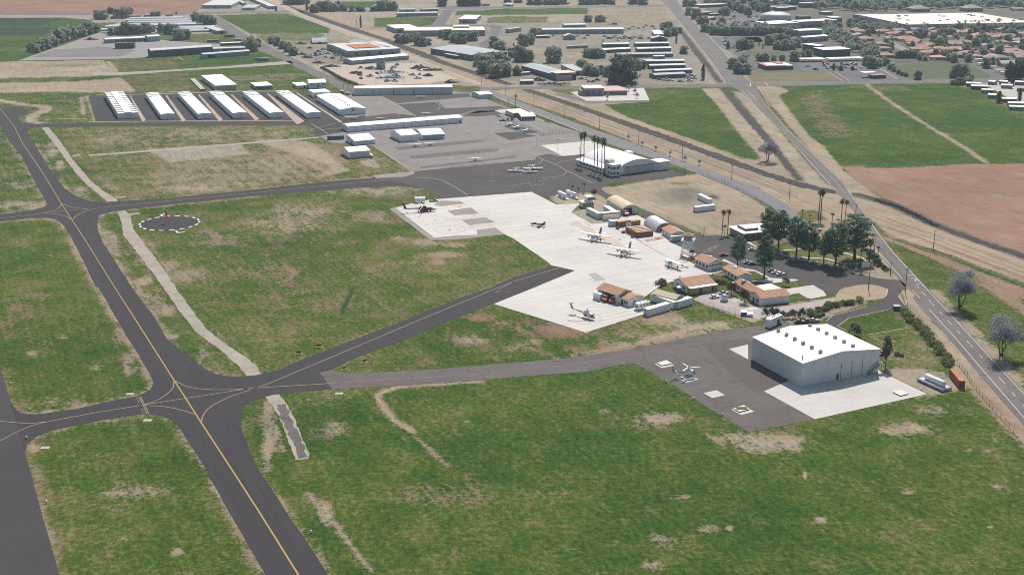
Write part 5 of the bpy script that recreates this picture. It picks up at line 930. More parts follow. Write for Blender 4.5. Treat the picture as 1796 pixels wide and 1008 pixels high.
x = B('visitor_centre', 'flat white roofed building with a raised skylight behind the pines', 'building', 'D3', (385, 545), (830, 500), (215, 475), 3.4, 'flat', ov=.9, wall=STUC, roofm=CR)
x.windows('F', 7, .6, 2.6, 2.6); sk = x.box('roof_skylight', x.W * .12, x.D * .25, 3.7, x.W * .42, x.D * .85, 4.6, DKST); MB().box(x.W * .13, x.D * .28, 4.62, x.W * .41, x.D * .82, 4.75).build('skylight_lid', WR, sk)
container('white container standing upright beside a longer one on the dry field', 'D1', (1690, 290), (1725, 283), (1575, 232), 2.9, WSH, WR, end='R')
container('longer white container on the dry field above the palms', 'D1', (1558, 375), (1768, 348), (1556, 360), 2.9, WSH, WR, D=2.8, end='L')
container('orange container at the end of the roadside hedge', 'U1', (768, 370), (868, 380), (612, 175), 2.9, ORD, ORA, end='R')
# retardant / fuel tanks
def horizontal_tank(label, r, a, b, rad, zc, m, group=None):
    q0, q1 = P(r, *a), P(r, *b); d = q1 - q0; L_ = d.length
    t = thing('fuel_tank', label, 'tank', q0, math.atan2(d.y, d.x), group); b_ = MB(); n = 14; rings = []
    for xx, k in ((0, .35), (.25, .8), (.6, 1), (L_ - .6, 1), (L_ - .25, .8), (L_, .35)): rings.append([(xx, rad * k * math.cos(2 * math.pi * i / n), zc + rad * k * math.sin(2 * math.pi * i / n)) for i in range(n)])
    b_.loft(rings); b_.build('tank_shell', m, t)
    for xx in (L_ * .2, L_ * .8): MB().box(xx - .3, -rad * .8, 0, xx + .3, rad * .8, zc - rad * .5).build('saddle', GRY, t)
    MB().box(-.6, -rad * 1.5, .02, L_ + .6, rad * 1.5, .22).build('tray', WSH, t)
    return t, L_
horizontal_tank('white horizontal fuel tank, left of two by the dark road', 'D1', (120, 198), (195, 240), 1.25, 2.1, WHP, 'pair of white fuel tanks')
horizontal_tank('white horizontal fuel tank, right of two by the dark road', 'D1', (205, 188), (300, 230), 1.25, 2.1, WHP, 'pair of white fuel tanks')
t, L_ = horizontal_tank('silver white tank in a railed steel cradle beside the concrete pad', 'U1', (235, 255), (545, 395), 1.15, 2.2, WHP)
b_ = MB()
for s_ in (-2.3, 2.3):
    for z in (.5, .95, 1.4): b_.tube((-1.5, s_, z), (L_ + 1, s_, z), .07)
for xx in (-1.5, L_ + 1):
    for z in (.5, .95, 1.4): b_.tube((xx, -2.3, z), (xx, 2.3, z), .07)
    for s_ in (-2.3, 0, 2.3): b_.tube((xx, s_, 0), (xx, s_, 1.4), .08)
b_.build('guard_rail', SLV, t); b_ = MB().box(-1.5, -2.2, .24, L_ + 1, 2.2, 1.15); [b_.box(-1.3, -2.24, z, L_ + .8, -2.2, z + .12, 1) for z in (.45, .8)]; b_.build('deck', [SLV, DKST], t)
# lattice lookout tower
c = P('D1', 1472, 812); H_ = HT('D1', 1475, 812, 592); t = thing('lookout_tower', 'white steel lattice tower with a rusty square roof', 'tower', c, math.radians(-18))
rb = MB(); z1 = H_ - 3.4
for sx in (-1, 1):
    for sy in (-1, 1): MB().tube((sx * 3.0, sy * 3.0, 0), (sx * 1.9, sy * 1.9, z1), .17, .14).build('leg', WHP, t)
for k in range(4):
    za, zb = z1 * k / 4, z1 * (k + 1) / 4; wa, wb_ = 3.0 - 1.1 * k / 4, 3.0 - 1.1 * (k + 1) / 4
    for ax in range(4):
        f = [(-1, -1, 1, -1), (1, -1, 1, 1), (1, 1, -1, 1), (-1, 1, -1, -1)][ax]
        rb.tube((f[0] * wa, f[1] * wa, za), (f[2] * wb_, f[3] * wb_, zb), .09); rb.tube((f[2] * wa, f[3] * wa, za), (f[0] * wb_, f[1] * wb_, zb), .09); rb.tube((f[0] * wb_, f[1] * wb_, zb), (f[2] * wb_, f[3] * wb_, zb), .09)
rb.build('cross_brace', WHP, t)
MB().box(-3.2, -3.2, z1, 3.2, 3.2, z1 + .2).build('deck', WHP, t); cb = MB().box(-1.9, -1.9, z1 + .2, 1.9, 1.9, H_ - .8).build('cab', mat('cab_glass', (.16, .18, .20), .3), t)
b_ = MB()
for a in (-3.1, 3.1):
    for z in (.7, 1.2): b_.tube((a, -3.1, z1 + z), (a, 3.1, z1 + z), .05); b_.tube((-3.1, a, z1 + z), (3.1, a, z1 + z), .05)
b_.build('railing', WHP, t); MB().add([(-2.6, -2.6, H_ - .8), (2.6, -2.6, H_ - .8), (2.6, 2.6, H_ - .8), (-2.6, 2.6, H_ - .8), (0, 0, H_ + .3)], [(3, 2, 1, 0), (0, 1, 4), (1, 2, 4), (2, 3, 4), (3, 0, 4)]).build('roof', mat('tower_roof', (.36, .20, .11), .9, .2), t)
# ------------------------------------------------------------------ scrapyard, works and houses beyond the railway
def blk(name, label, cat, r, a, b, c, h, roof='flat', rise=1.0, **k): return B(name, label, cat, r, a, b, c, h, roof, rise, **k)
x = blk('works_hall', 'grey walled works hall with a white and rust patched roof', 'factory', 'T3', (960, 598), (1440, 545), (738, 520), 6.0, 'gx', 1.0, wall=SLW, roofm=LGR, ov=.2, rp=.7)
x.box('rust_panel', x.W * .22, x.D * .2, 6.3, x.W * .7, x.D * .68, 7.32, RUST); x.windows('F', 4, .3, 4, 4, .05, .95, 'bay_door', DKW); x.windows('L', 4, .3, 3.5, 3, .1, .9, 'bay_door', DKW)
x = blk('works_shed', 'long grey ridged shed lying beside the railway', 'shed', 'T3', (1290, 560), (1390, 530), (950, 440), 5, 'gy', 2.2, wall=SLW, roofm=GRR, ov=.3, top='3'); x.panel('door', 'L', .4, .5, 0, 3.5, DKW)
x = blk('works_shed', 'long white roofed shed in front of the works hall', 'shed', 'T3', (1005, 682), (1600, 625), (930, 640), (1005, 682, 640), 'gx', 1.2, wall=SLW, ov=.2, D=18); x.bays('F', 4, 4.5, w=.3, m=DKW)
x = blk('dome_shed', 'dark rounded scrap shed at the far edge of the scrapyard', 'shed', 'T3', (585, 465), (745, 462), (575, 430), 1.5, 'bx', 3.5, wall=DKW, roofm=GRR, ov=.1); x.panel('door', 'F', .4, .6, 0, 2.4, GAP)
for i, (a, b) in enumerate(((1275, 722), (1318, 728))):
    q = P('T3', a + 10, b); t = thing('silo', ['dark round silo, left of two in the scrapyard', 'dark round silo, right of two in the scrapyard'][i], 'silo', q, 0, 'pair of dark silos'); MB().tube((0, 0, 0), (0, 0, 9), 2.6, n=14).build('silo_body', SLW, t); MB().tube((0, 0, 9), (0, 0, 10.2), 2.6, .4, n=14).build('cap', DKW, t)
def heap(r, x, y, w, h, label, m, cat='scrap heap', seed=0):
    "a pile of scrap: many tilted plates and blocks in one heap"
    q = P(r, x, y); rr = random.Random(seed); wm = w * MPP(r, x, y); b = MB()
    b.prism([(wm * .62 * math.cos(t), wm * .4 * math.sin(t)) for t in [i * math.pi / 5 for i in range(10)]], 0, .25)
    for k in range(46):
        a = rr.gauss(0, .28) * wm; d = rr.gauss(0, .2) * wm * .6; z = max(0, h * (1 - abs(a) / wm * 1.6)) * rr.random(); s_ = rr.uniform(.4, 1.5); ang_ = rr.uniform(0, 3)
        c_, n_ = math.cos(ang_), math.sin(ang_); pts = []
        for dz in (0, s_ * .6):
            for dx, dy in ((-s_, -s_ * .5), (s_, -s_ * .5), (s_, s_ * .5), (-s_, s_ * .5)): pts.append((a + dx * c_ - dy * n_, d + dx * n_ + dy * c_, z + dz + rr.uniform(-.2, .2)))
        b.add(pts, [(0, 3, 2, 1), (4, 5, 6, 7), (0, 1, 5, 4), (1, 2, 6, 5), (2, 3, 7, 6), (3, 0, 4, 7)])
    o = b.build('scrap_heap', m); o.location = q; return prop(o, label, cat, 'scrap heaps around the works')
for i, (r, x, y, w, h, l, m) in enumerate((('T3', 1045, 772, 120, 2.5, 'dark scrap pile in the middle of the pale scrapyard', JUNK), ('T3', 1210, 725, 180, 2.5, 'blue grey machinery heap left of the silos', JUNKB), ('T3', 1420, 765, 200, 3, 'row of old grey vehicles piled right of the silos', JUNKB), ('T3', 1400, 820, 260, 2, 'long low line of scrap nearest the five bay hangar', JUNKB),
    ('T4', 450, 715, 150, 3, 'brown earth and scrap mound at the railway side', JUNK), ('T4', 600, 740, 200, 2, 'ragged brown scrap bank along the railway fence', JUNK), ('T4', 780, 870, 90, 3.5, 'dark brown scrap block at the end of the five bay hangar', JUNK), ('T4', 545, 800, 90, 2, 'small brown scrap pile left of the dark block', JUNK), ('T3', 520, 610, 130, 2.5, 'grey wreck pile by the row of street trees', JUNKB), ('T3', 480, 575, 80, 2, 'white and red wreck pile behind the grey one', JUNKB),
    ('T3', 650, 665, 110, 2, 'reddish scrap pile below the works hall', JUNK), ('T3', 780, 700, 160, 1.6, 'long purple brown scrap line beside the hedge', JUNK), ('T3', 465, 465, 90, 2.5, 'lone grey wreck near the dome shed', JUNKB), ('T5', 560, 890, 300, 1.5, 'low rubble strip in front of the blue roofed barn', JUNK), ('T5', 400, 850, 120, 2.2, 'rubble mound left of the blue roofed barn door', JUNK), ('T4', 1700, 840, 120, 2, 'brown rubble beside the small dark hut', JUNK), ('T5', 1180, 260, 70, 2, 'small dark mound above the long slate shed', JUNK),
    ('T2', 380, 628, 90, 1.6, 'white rubble pile under the dark long barn', LGR), ('T1', 770, 360, 110, 3, 'red and dark farm machinery on the paved yard', mat('red_scrap', (.30, .07, .07), .8, .4, .5)))): heap(r, x, y, w, h, l, m, seed=i)
# farm yard upper left
x = blk('farm_building', 'two storey white farmhouse with white roof at the yard', 'house', 'T1', (1380, 380), (1502, 372), (1350, 300), 6.0, 'gx', 1.0, wall=mat('pale_blue_stucco', (.45, .50, .55), .8, .1), top='3', D=14); x.windows('F', 4, 3.3, 4.6, 1.6); x.windows('F', 4, .8, 2.2, 1.6)
x = blk('farm_barn', 'long white roofed machine barn on the paved yard', 'barn', 'T1', (930, 398), (1380, 375), (930, 350), 4.6, 'gx', 1.0, wall=SLW, D=12); x.windows('F', 6, .1, 3.4, 5, .2, 1, 'bay_door', DKW)
x = blk('farm_shed', 'square dark shed standing in front of the machine barn', 'shed', 'T1', (1030, 452), (1230, 450), (1050, 400), (1030, 452, 392), 'shed', -.6, wall=DKW, roofm=GRR, D=9); x.panel('door', 'F', .7, .9, 0, 3.5, GAP)
x = blk('dark_barn', 'long dark barn with pale roof along the green strip', 'barn', 'T2', (95, 605), (740, 560), (95, 560), (95, 605, 535), 'gx', 1.5, wall=mat('mottled_dark_wall', (.10, .11, .12), .9, .4, .3, grain=.3), roofm=LGR, D=12); x.bays('F', 9, 6, w=.3, m=DKW)
x = blk('low_barn', 'lower slate barn overlapping the end of the long dark barn', 'barn', 'T2', (640, 618), (1130, 580), (640, 590), (640, 618, 575), 'gx', 1.0, wall=SLW, roofm=LGR, D=10); x.panel('door', 'F', .1, .25, 0, 3, GAP)
x = blk('low_barn', 'pale roofed shed right of the long dark barn', 'barn', 'T2', (745, 548), (1080, 535), (745, 520), 3.5, 'gx', .8, wall=SLW, roofm=mat('bluish_roof', (.50, .54, .60), .6, .1), D=12); x.panel('door', 'F', .3, .5, 0, 2.6, GAP)
x = blk('low_barn', 'thin white roofed shed by the big roadside tree', 'barn', 'T2', (830, 485), (1040, 475), (830, 470), 3.0, 'gx', .6, wall=DKW, roofm=WR, D=7); x.panel('door', 'F', .3, .5, 0, 2.2, GAP)
x = blk('flat_shed', 'slate shed lying beside the side road near the nursery', 'shed', 'T2', (790, 362), (875, 358), (650, 285), 4, 'gy', .6, wall=SLW, roofm=LGR, top='3'); x.panel('door', 'F', .3, .6, 0, 3, GAP)
container('dark container beside the side road junction', 'T2', (860, 395), (970, 392), (860, 380), 3, DKW, DKW, D=3)
container('dark trailer box parked below the nursery', 'T2', (680, 448), (805, 445), (680, 435), 3, DKW, SLW, D=3); container('grey trailer box beside the roadside tree', 'T2', (965, 438), (1045, 436), (965, 425), 3, SLW, LGR, D=3)
q = P('T2', 1185, 640); t = thing('tank_trailer', 'pale green tank lying on the green strip by the road', 'tank', q, math.radians(6)); L2 = 145 * MPP('T2', 1250, 640); MB().tube((0, 0, 1.9), (L2, 0, 1.9), 1.5, n=12).build('tank_shell', mat('pale_green_tank', (.30, .34, .32), .6), t); MB().box(L2 * .1, -1, 0, L2 * .9, 1, .7).build('skid', DKST, t)
# nursery greenhouses: long low rows
gh = [(1140, 170, 1790, 165), (1160, 190, 1830, 186), (930, 238, 1880, 210), (1080, 214, 2000, 205), (960, 232, 1100, 228), (890, 270, 1270, 250), (1420, 250, 2080, 238), (1650, 265, 1980, 258), (1700, 285, 2060, 276), (1180, 150, 1740, 142)]
for i, (a, b, c, d) in enumerate(gh):
    z_ = ['first', 'second', 'third', 'fourth', 'fifth', 'sixth', 'seventh', 'eighth', 'ninth', 'tenth'][i]
    q0, q1 = P('T1', a, b), P('T1', c, d); dd = q1 - q0; t = thing('greenhouse', 'long low nursery greenhouse roof, seen between farm trees', 'greenhouse', q0, math.atan2(dd.y, dd.x), 'nursery greenhouse rows'); Lg = dd.length
    MB().box(0, 0, 0, Lg, 9, 2.0).build('wall', SLW, t); MB().extr([(-.3, 2.02), (4.5, 3.4), (9.3, 2.02)], 0, Lg, 'x').build('roof', LGR, t)
for i, (r, a, b, c, h, l) in enumerate((('T2', (620, 92), (960, 78), (820, 5), 5, 'wide grey greenhouse block at the top edge'), ('T2', (1040, 112), (1190, 108), (1100, 80), 4, 'pale green shed below the grey greenhouse block'), ('T2', (1330, 100), (1400, 96), (1100, -5), 4.5, 'long grey shed slanting beside the railway at the top'), ('T2', (1050, 60), (1160, 100), (970, 15), 4, 'jumbled pale roofed shed between greenhouse and long shed'))):
    x = blk('glass_shed', l, 'shed', r, a, b, c, h, 'flat', wall=SLW, roofm=[LGR, mat('mint_roof', (.38, .45, .42), .6), LGR, LGR][i], ov=.1); x.panel('door', 'F', .4, .5, 0, 2.5, GAP)
for i, (a, b, w) in enumerate(((980, 138, 110), (1180, 130, 70), (1330, 120, 90), (1240, 128, 60), (1560, 118, 70))):
    x = blk('farm_house', ['white farmhouse between two dark trees beyond the crops', 'brown roofed farmhouse left of the nursery top', 'grey roofed farmhouse above the nursery', 'pink roofed cottage above the nursery rows', 'low dark cottage at the right of the nursery top'][i], 'house', 'T1', (a, b), (a + w, b - 2), (a, b - 10), 3, 'hip', 1.6, wall=STUC, roofm=[WR, TILE3, GRR, TILE2, TILE3][i], D=9, ov=.5); x.panel('door', 'F', .45, .55, 0, 2.1, DOOR)
# beyond the railway, centre
x = blk('cold_store', 'white roofed warehouse with a shaded loading yard', 'warehouse', 'T4', (205, 352), (410, 330), (105, 265), 6, 'flat', wall=SLW, roofm=CR, ov=.2, top='3'); x.windows('F', 3, .2, 4, 4, name='bay_door', m=DKW)
x = blk('long_warehouse', 'longest cream roofed warehouse across the middle distance', 'warehouse', 'T4', (292, 385), (1140, 378), (300, 300), (292, 385, 325), 'flat', wall=mat('grey_brown_wall', (.28, .275, .28), .8, .1, .3, streak=True), roofm=CR, ov=.2, D=40); x.bays('F', 8, 6, w=.3, m=SLW); x.box('roof_box', x.W * .62, x.D * .6, 8, x.W * .82, x.D, 10, CR)
x = blk('square_warehouse', 'square white roofed warehouse behind the long cream one', 'warehouse', 'T4', (870, 248), (1045, 250), (930, 160), 6, 'flat', wall=SLW, roofm=WR, ov=.2, top='3'); x.panel('door', 'F', .2, .5, 0, 4, DKW)
x = blk('slate_barn', 'long low slate shed below the far crop field', 'shed', 'T4', (222, 180), (645, 172), (225, 160), 5, 'gx', 1, wall=SLW, roofm=LGR, D=12); x.bays('F', 10, 4.5, w=.3, m=DKW)
x = blk('slate_barn', 'short grey shed behind the long low slate shed', 'shed', 'T4', (255, 132), (410, 128), (255, 120), 4, 'gx', 1, wall=SLW, roofm=BGR, D=10); x.panel('door', 'F', .4, .6, 0, 3, DKW)
x = blk('slate_barn', 'thin dark shed right of the short grey one', 'shed', 'T4', (480, 128), (650, 122), (480, 118), 3.5, 'gx', .8, wall=DKW, roofm=SLW, D=8); x.panel('door', 'F', .4, .6, 0, 3, GAP)
x = blk('packing_shed', 'large blue grey roofed packing shed beside the railway', 'packing shed', 'T4', (1000, 640), (1190, 575), (570, 510), 6, 'gy', 1.5, wall=DKW, roofm=BGR, ov=.4, top='3'); x.bays('L', 6, 5, w=.4, m=SLW); x.box('loading_canopy', -6, x.D * .25, 3.6, -.05, x.D * .55, 4, LGR)
x = blk('packing_shed', 'large grey roofed barn with cream front beside the dirt yard', 'packing shed', 'T5', (575, 850), (760, 830), (205, 690), (575, 850, 795), 'gy', 1.6, wall=DKW, roofm=BGR, ov=.3, top='3'); x.box('front_roof', -.4, -.5, x.h + 1.9, x.W + .4, x.D * .22, x.h + 2.05, TR) ; x.panel('bay_door', 'F', .8, .98, 0, 5, GAP); x.panel('front_board', 'F', 0, .78, 0, x.h, mat('pale_board', (.40, .43, .44), .8, .2))
x = blk('barn_wing', 'slate wing at the right of the grey roofed barn', 'shed', 'T5', (765, 795), (868, 785), (620, 690), 4.5, 'shed', 1, wall=SLW, roofm=BGR, ov=.2, top='3'); x.panel('door', 'F', .1, .4, 0, 3.5, GAP); x.panel('red_trim', 'F', .6, 1, 3.8, 4.4, RED)
x = blk('long_shed', 'very long slate shed with a pale roof across the depot', 'shed', 'T5', (430, 362), (1280, 355), (430, 330), (430, 362, 315), 'gx', 1.2, wall=SLW, roofm=LGR, D=16); x.bays('F', 12, 5, w=.3, m=DKW)
x = blk('long_shed', 'short pale roofed shed behind the very long slate shed', 'shed', 'T5', (655, 300), (885, 296), (655, 280), 4.5, 'gx', 1, wall=SLW, roofm=LGR, D=12); x.panel('door', 'F', .4, .6, 0, 3, DKW)
x = blk('gable_house', 'white gabled house in the middle of the depot yard', 'house', 'T5', (660, 420), (775, 418), (660, 390), 4.5, 'gy', 2.2, wall=SLW, roofm=LGR, D=12); x.panel('door', 'F', .4, .6, 0, 3, DKW)
container('dark grey block left of the long slate shed', 'T5', (72, 350), (205, 330), (72, 335), 5, SLW, LGR, D=5)
x = blk('small_shed', 'small dark hut with a pale roof beside the cross street', 'hut', 'T5', (200, 888), (335, 885), (200, 870), 3.2, 'gx', .7, wall=DKW, roofm=LGR, D=6); x.panel('door', 'F', .4, .6, 0, 2, GAP)
x = blk('small_shed', 'low white trailer house between tree and grey barn', 'hut', 'T5', (185, 795), (300, 788), (185, 775), 2.6, 'flat', wall=SLW, roofm=WR, D=4); x.panel('door', 'F', .4, .5, 0, 2, GAP)
x = blk('small_shed', 'low grey shed left of the orange dry plot', 'hut', 'T5', (370, 405), (505, 400), (370, 390), 2.8, 'gx', .6, wall=DKW, roofm=LGR, D=6); x.panel('door', 'F', .4, .5, 0, 2, GAP)
x = blk('small_shed', 'long pale trailer parked above the orange dry plot', 'trailer', 'T5', (690, 512), (905, 505), (690, 500), 3, 'flat', wall=SLW, roofm=LGR, D=4); x.panel('door', 'F', .4, .5, 0, 2, GAP)
x = blk('gable_house', 'white roofed workshop near the pale depot trees', 'workshop', 'T5', (1605, 395), (1695, 390), (1575, 320), 4, 'flat', wall=SLW, roofm=WR, top='3'); x.panel('door', 'F', .4, .6, 0, 3, DKW)
x = blk('gable_house', 'grey gabled house between workshop and storage rows', 'house', 'T5', (1578, 440), (1740, 438), (1578, 420), 4, 'gy', 2.4, wall=DKW, roofm=LGR, D=10); x.panel('door', 'F', .4, .6, 0, 3, GAP)
rows_ = [((1065, 500), (1340, 495), LGR, 'upper left storage row with white roof'), ((1400, 492), (1755, 488), LGR, 'upper right storage row with white roof'), ((1070, 560), (1355, 545), WR, 'second storage row, left of the gap, bright white roof'), ((1425, 548), (1780, 540), WR, 'second storage row, right of the gap, bright white roof'), ((1215, 610), (1800, 600), BGR, 'wide blue grey roofed storage row above the giant tree'), ((1480, 680), (1920, 676), LGR, 'storage row with dull roof, right behind the giant tree'), ((1555, 730), (1930, 720), LGR, 'storage row below the dull roofed one'), ((1610, 785), (2000, 770), LGR, 'storage row above the parked vans'), ((1605, 830), (1935, 815), BGR, 'lowest storage row beside the parked vans')]
for a, b, rm, l in rows_:
    x = blk('storage_row', l, 'storage building', 'T5', a, b, (a[0], a[1] - 20), 3.6, 'gx', .9, wall=mat('storage_wall', (.14, .15, .17), .8, .2), roofm=rm, D=13 if rm is BGR else 9, ov=.2); x.bays('F', 12, 2.8, w=.3, m=GAP)
x = blk('small_shed', 'white roofed box shed in front of the blue grey storage row', 'hut', 'T5', (1612, 625), (1712, 620), (1612, 600), 3.2, 'flat', wall=SLW, roofm=WR, D=6); x.panel('door', 'F', .4, .5, 0, 2, GAP)
# fire station on the cross street
x = blk('fire_station', 'tan fire station with three blue bay doors and rose roof', 'fire station', 'U7', (225, 255), (535, 250), (215, 200), (225, 255, 140), 'flat', wall=mat('tan_station_wall', (.33, .27, .185), .8, .1), roofm=PALER, ov=.5, D=19)
for a in (.06, .38, .68): d_ = x.panel('bay_door', 'F', a, a + .2, .1, 4.6, mat('blue_bay_door', (.13, .15, .30), .6), d=.1)
w2 = x.box('office_wing', x.W + .05, 2, 0, x.W * 2.2, 17, 4.0, mat('tan_station_wall', (.3, .25, .18))); rm = MB(); m_ = 7.5; a0, a1, b0, b1 = x.W + .06, x.W * 2.2 + .8, 1.2, 17.8
rm.add([(a0, b0, 4.02), (a1, b0, 4.02), (a1, b1, 4.02), (a0, b1, 4.02), (a0, 9.5, 7.2), (a1 - 8, 9.5, 7.2)], [(0, 1, 5, 4), (1, 2, 5), (2, 3, 4, 5), (3, 2, 1, 0), (3, 0, 4)]); rm.build('wing_roof', PINKR, w2)
for k in range(6): MB().box(x.W + 2 + k * x.W * .19, 1.93, 1, x.W + 4 + k * x.W * .19, 1.995, 2.6).build('window', GLASS, w2)
x.box('left_bay', -3.5, 2, 0, -.05, 14, 4.4, STUC)
# commercial buildings right of the highway
def comm(label, r, a, b, c, h, rm=WR, wall=SLW, roof='flat', rise=1, D=None, top='3', n=5, name='commercial_building', cat='building', ov=.2):
    x = blk(name, label, cat, r, a, b, c, h, roof, rise, wall=wall, roofm=rm, ov=ov, D=D, top=top); x.windows('F', n, .8, min(3.0, x.h - .8), x.W / n * .55); return x
x = comm('white roofed clinic with a grey dome, left of the highway lots', 'T6', (1510, 320), (1800, 305), (1460, 225), 8, D=None); x = comm('white roofed shop block joined right of the domed clinic', 'T7', (610, 295), (1010, 275), (560, 215), 8)
q = P('T7', 360, 220); t = thing('dome', 'shallow grey dome behind the white roofed clinic', 'dome', q); b_ = MB(); n = 20; b_.loft([[(22 * k * math.cos(2 * math.pi * i / n), 22 * k * math.sin(2 * math.pi * i / n), z) for i in range(n)] for k, z in ((1, 0), (1, 8), (.85, 10), (.5, 12), (.1, 12.6))]); b_.build('shell', LGR, t); MB().tube((0, 0, 12.5), (0, 0, 13.6), 1.2, n=8).build('cap', GRR, t)
comm('bright flat white roof of the first shop below the clinic', 'T7', (605, 385), (850, 375), (555, 310), 7); comm('pointed white roof of the second shop below the clinic', 'T7', (650, 450), (910, 430), (575, 390), 6, roof='gx', rise=1)
x = comm('dark glazed office block with bright white roof', 'T7', (860, 600), (1145, 590), (850, 500), (860, 600, 528), wall=mat('dark_glazed_wall', (.05, .06, .075), .4, .2), n=7); comm('white roofed rear wing of the dark office block', 'T7', (790, 560), (850, 550), (645, 465), 8, wall=DKW, n=2)
for a, b, l in (((620, 655), (885, 650), 'left carport with thin white roof in the shop lot'), ((930, 650), (1290, 640), 'longer right carport with thin white roof in the shop lot')):
    q0, q1 = P('T7', *a), P('T7', *b); d = q1 - q0; t = thing('carport', l, 'carport', q0, math.atan2(d.y, d.x), 'white carports'); MB().box(0, 0, 2.8, d.length, 12, 3.1).build('roof', WR, t)
    for k in range(7): MB().tube((d.length * k / 6 * .98 + .3, 1, 0), (d.length * k / 6 * .98 + .3, 1, 2.8), .15).build('leg', GRY, t)
x = B('restaurant', 'restaurant with red tiled apron roof and white flat centre', 'restaurant', 'T7', (262, 738), (545, 732), (185, 665), 4.0, 'flat', wall=DKW, roofm=WR, ov=0, top='3')
x.box('red_apron', -.8, -.8, 3.2, x.W * .72, 3.2, 4.45, REDR); x.box('red_side', -.8, 3.3, 3.2, 4, x.D + .8, 4.45, REDR); x.box('red_cap', x.W * .55, x.D * .6, 4.3, x.W * .8, x.D, 5.2, REDR); x.windows('F', 6, .6, 2.4, 2.5)
x = comm('small fuel station with white canopy and pink shop roof', 'T7', (1385, 830), (1520, 822), (1390, 790), 3.2, rm=TILE2, wall=DKW, D=8, top='', n=3); MB().box(-4, x.D + .5, 4.4, x.W * .65, x.D + 9, 5.0).build('canopy', WR, x.r)
comm('low grey roofed house beside the highway trees', 'T6', (760, 170), (900, 160), (750, 120), 4.5, rm=GRR, wall=DKW, D=14, top=''); comm('slate roofed house above the highway trees', 'T6', (690, 120), (770, 118), (690, 100), 4, rm=GRR, wall=DKW, D=10, top='', roof='hip', rise=2); comm('pale flat carport by the highway car park', 'T6', (875, 170), (970, 165), (875, 150), 3, rm=LGR, wall=DKW, D=6, top='', n=2)
comm('long grey roofed school building at the highway top', 'T6', (770, 85), (1050, 72), (780, 45), 4, rm=LGR, wall=DKW, D=18, top=''); comm('white roofed chapel house among highway trees', 'T6', (850, 215), (930, 210), (850, 190), 3.5, rm=WR, wall=DKW, D=8, top='')
for i, (a, b, w, h, rm) in enumerate(((500, 50, 130, 5, GRR), (640, 85, 160, 7, LGR), (500, 110, 80, 5, LGR), (390, 120, 110, 5, LGR), (310, 105, 80, 4, GRR), (300, 42, 80, 4, GRR), (880, 160, 80, 4, LGR), (1215, 215, 240, 7, GRR), (1290, 235, 230, 6, LGR), (945, 250, 110, 8, WR), (1410, 40, 110, 7, DKW), (620, 215, 110, 5, DKW))):
    comm(['dark roofed shop at the top edge right of the highway', 'tall slate block with pale roof near the top', 'cream block beside the tall slate block', 'low pale roof left of the cream block', 'grey hip roofed shop above the domed clinic', 'small grey shop near the top left of the town', 'pale low roof right of the town crossroads', 'dark raised end of the white shopping mall', 'pale roofed corner of the shopping mall', 'white slanting roof right of the shop block', 'dark tower block above the mall trees', 'dark round shop behind the white shop block'][i], 'T7', (a, b), (a + w, b - 3), (a, b - 12), h, rm=rm, wall=DKW, D=16, top='', n=3)
# shopping mall
x = B('shopping_mall', 'vast pale flat roof of the shopping mall above the houses', 'shopping mall', 'T8', (560, 262), (1900, 238), (230, 155), 8, 'flat', wall=SLW, roofm=mat('mall_roof', (.66, .59, .55), .7, .08, .04, grain=.06), ov=.2, top='123'); x.windows('F', 14, .8, 4, 8)
rr = random.Random(5)
for k in range(16): a, b_ = rr.uniform(.1, .85), rr.uniform(.15, .85); x.box('roof_unit', x.W * a, x.D * b_, 8.2, x.W * a + rr.uniform(2, 6), x.D * b_ + 3, 9.2, GRR)
for a, b, l in ((635, 130, 'hip roofed tan pavilion left above the mall'), (1195, 125, 'hip roofed tan pavilion right above the mall')): comm(l, 'T8', (a, b), (a + 170, b - 3), (a, b - 14), 5, rm=mat('olive_tan_roof', (.33, .29, .21), .8), wall=SLW, D=22, top='', roof='hip', rise=5, n=5, ov=1)
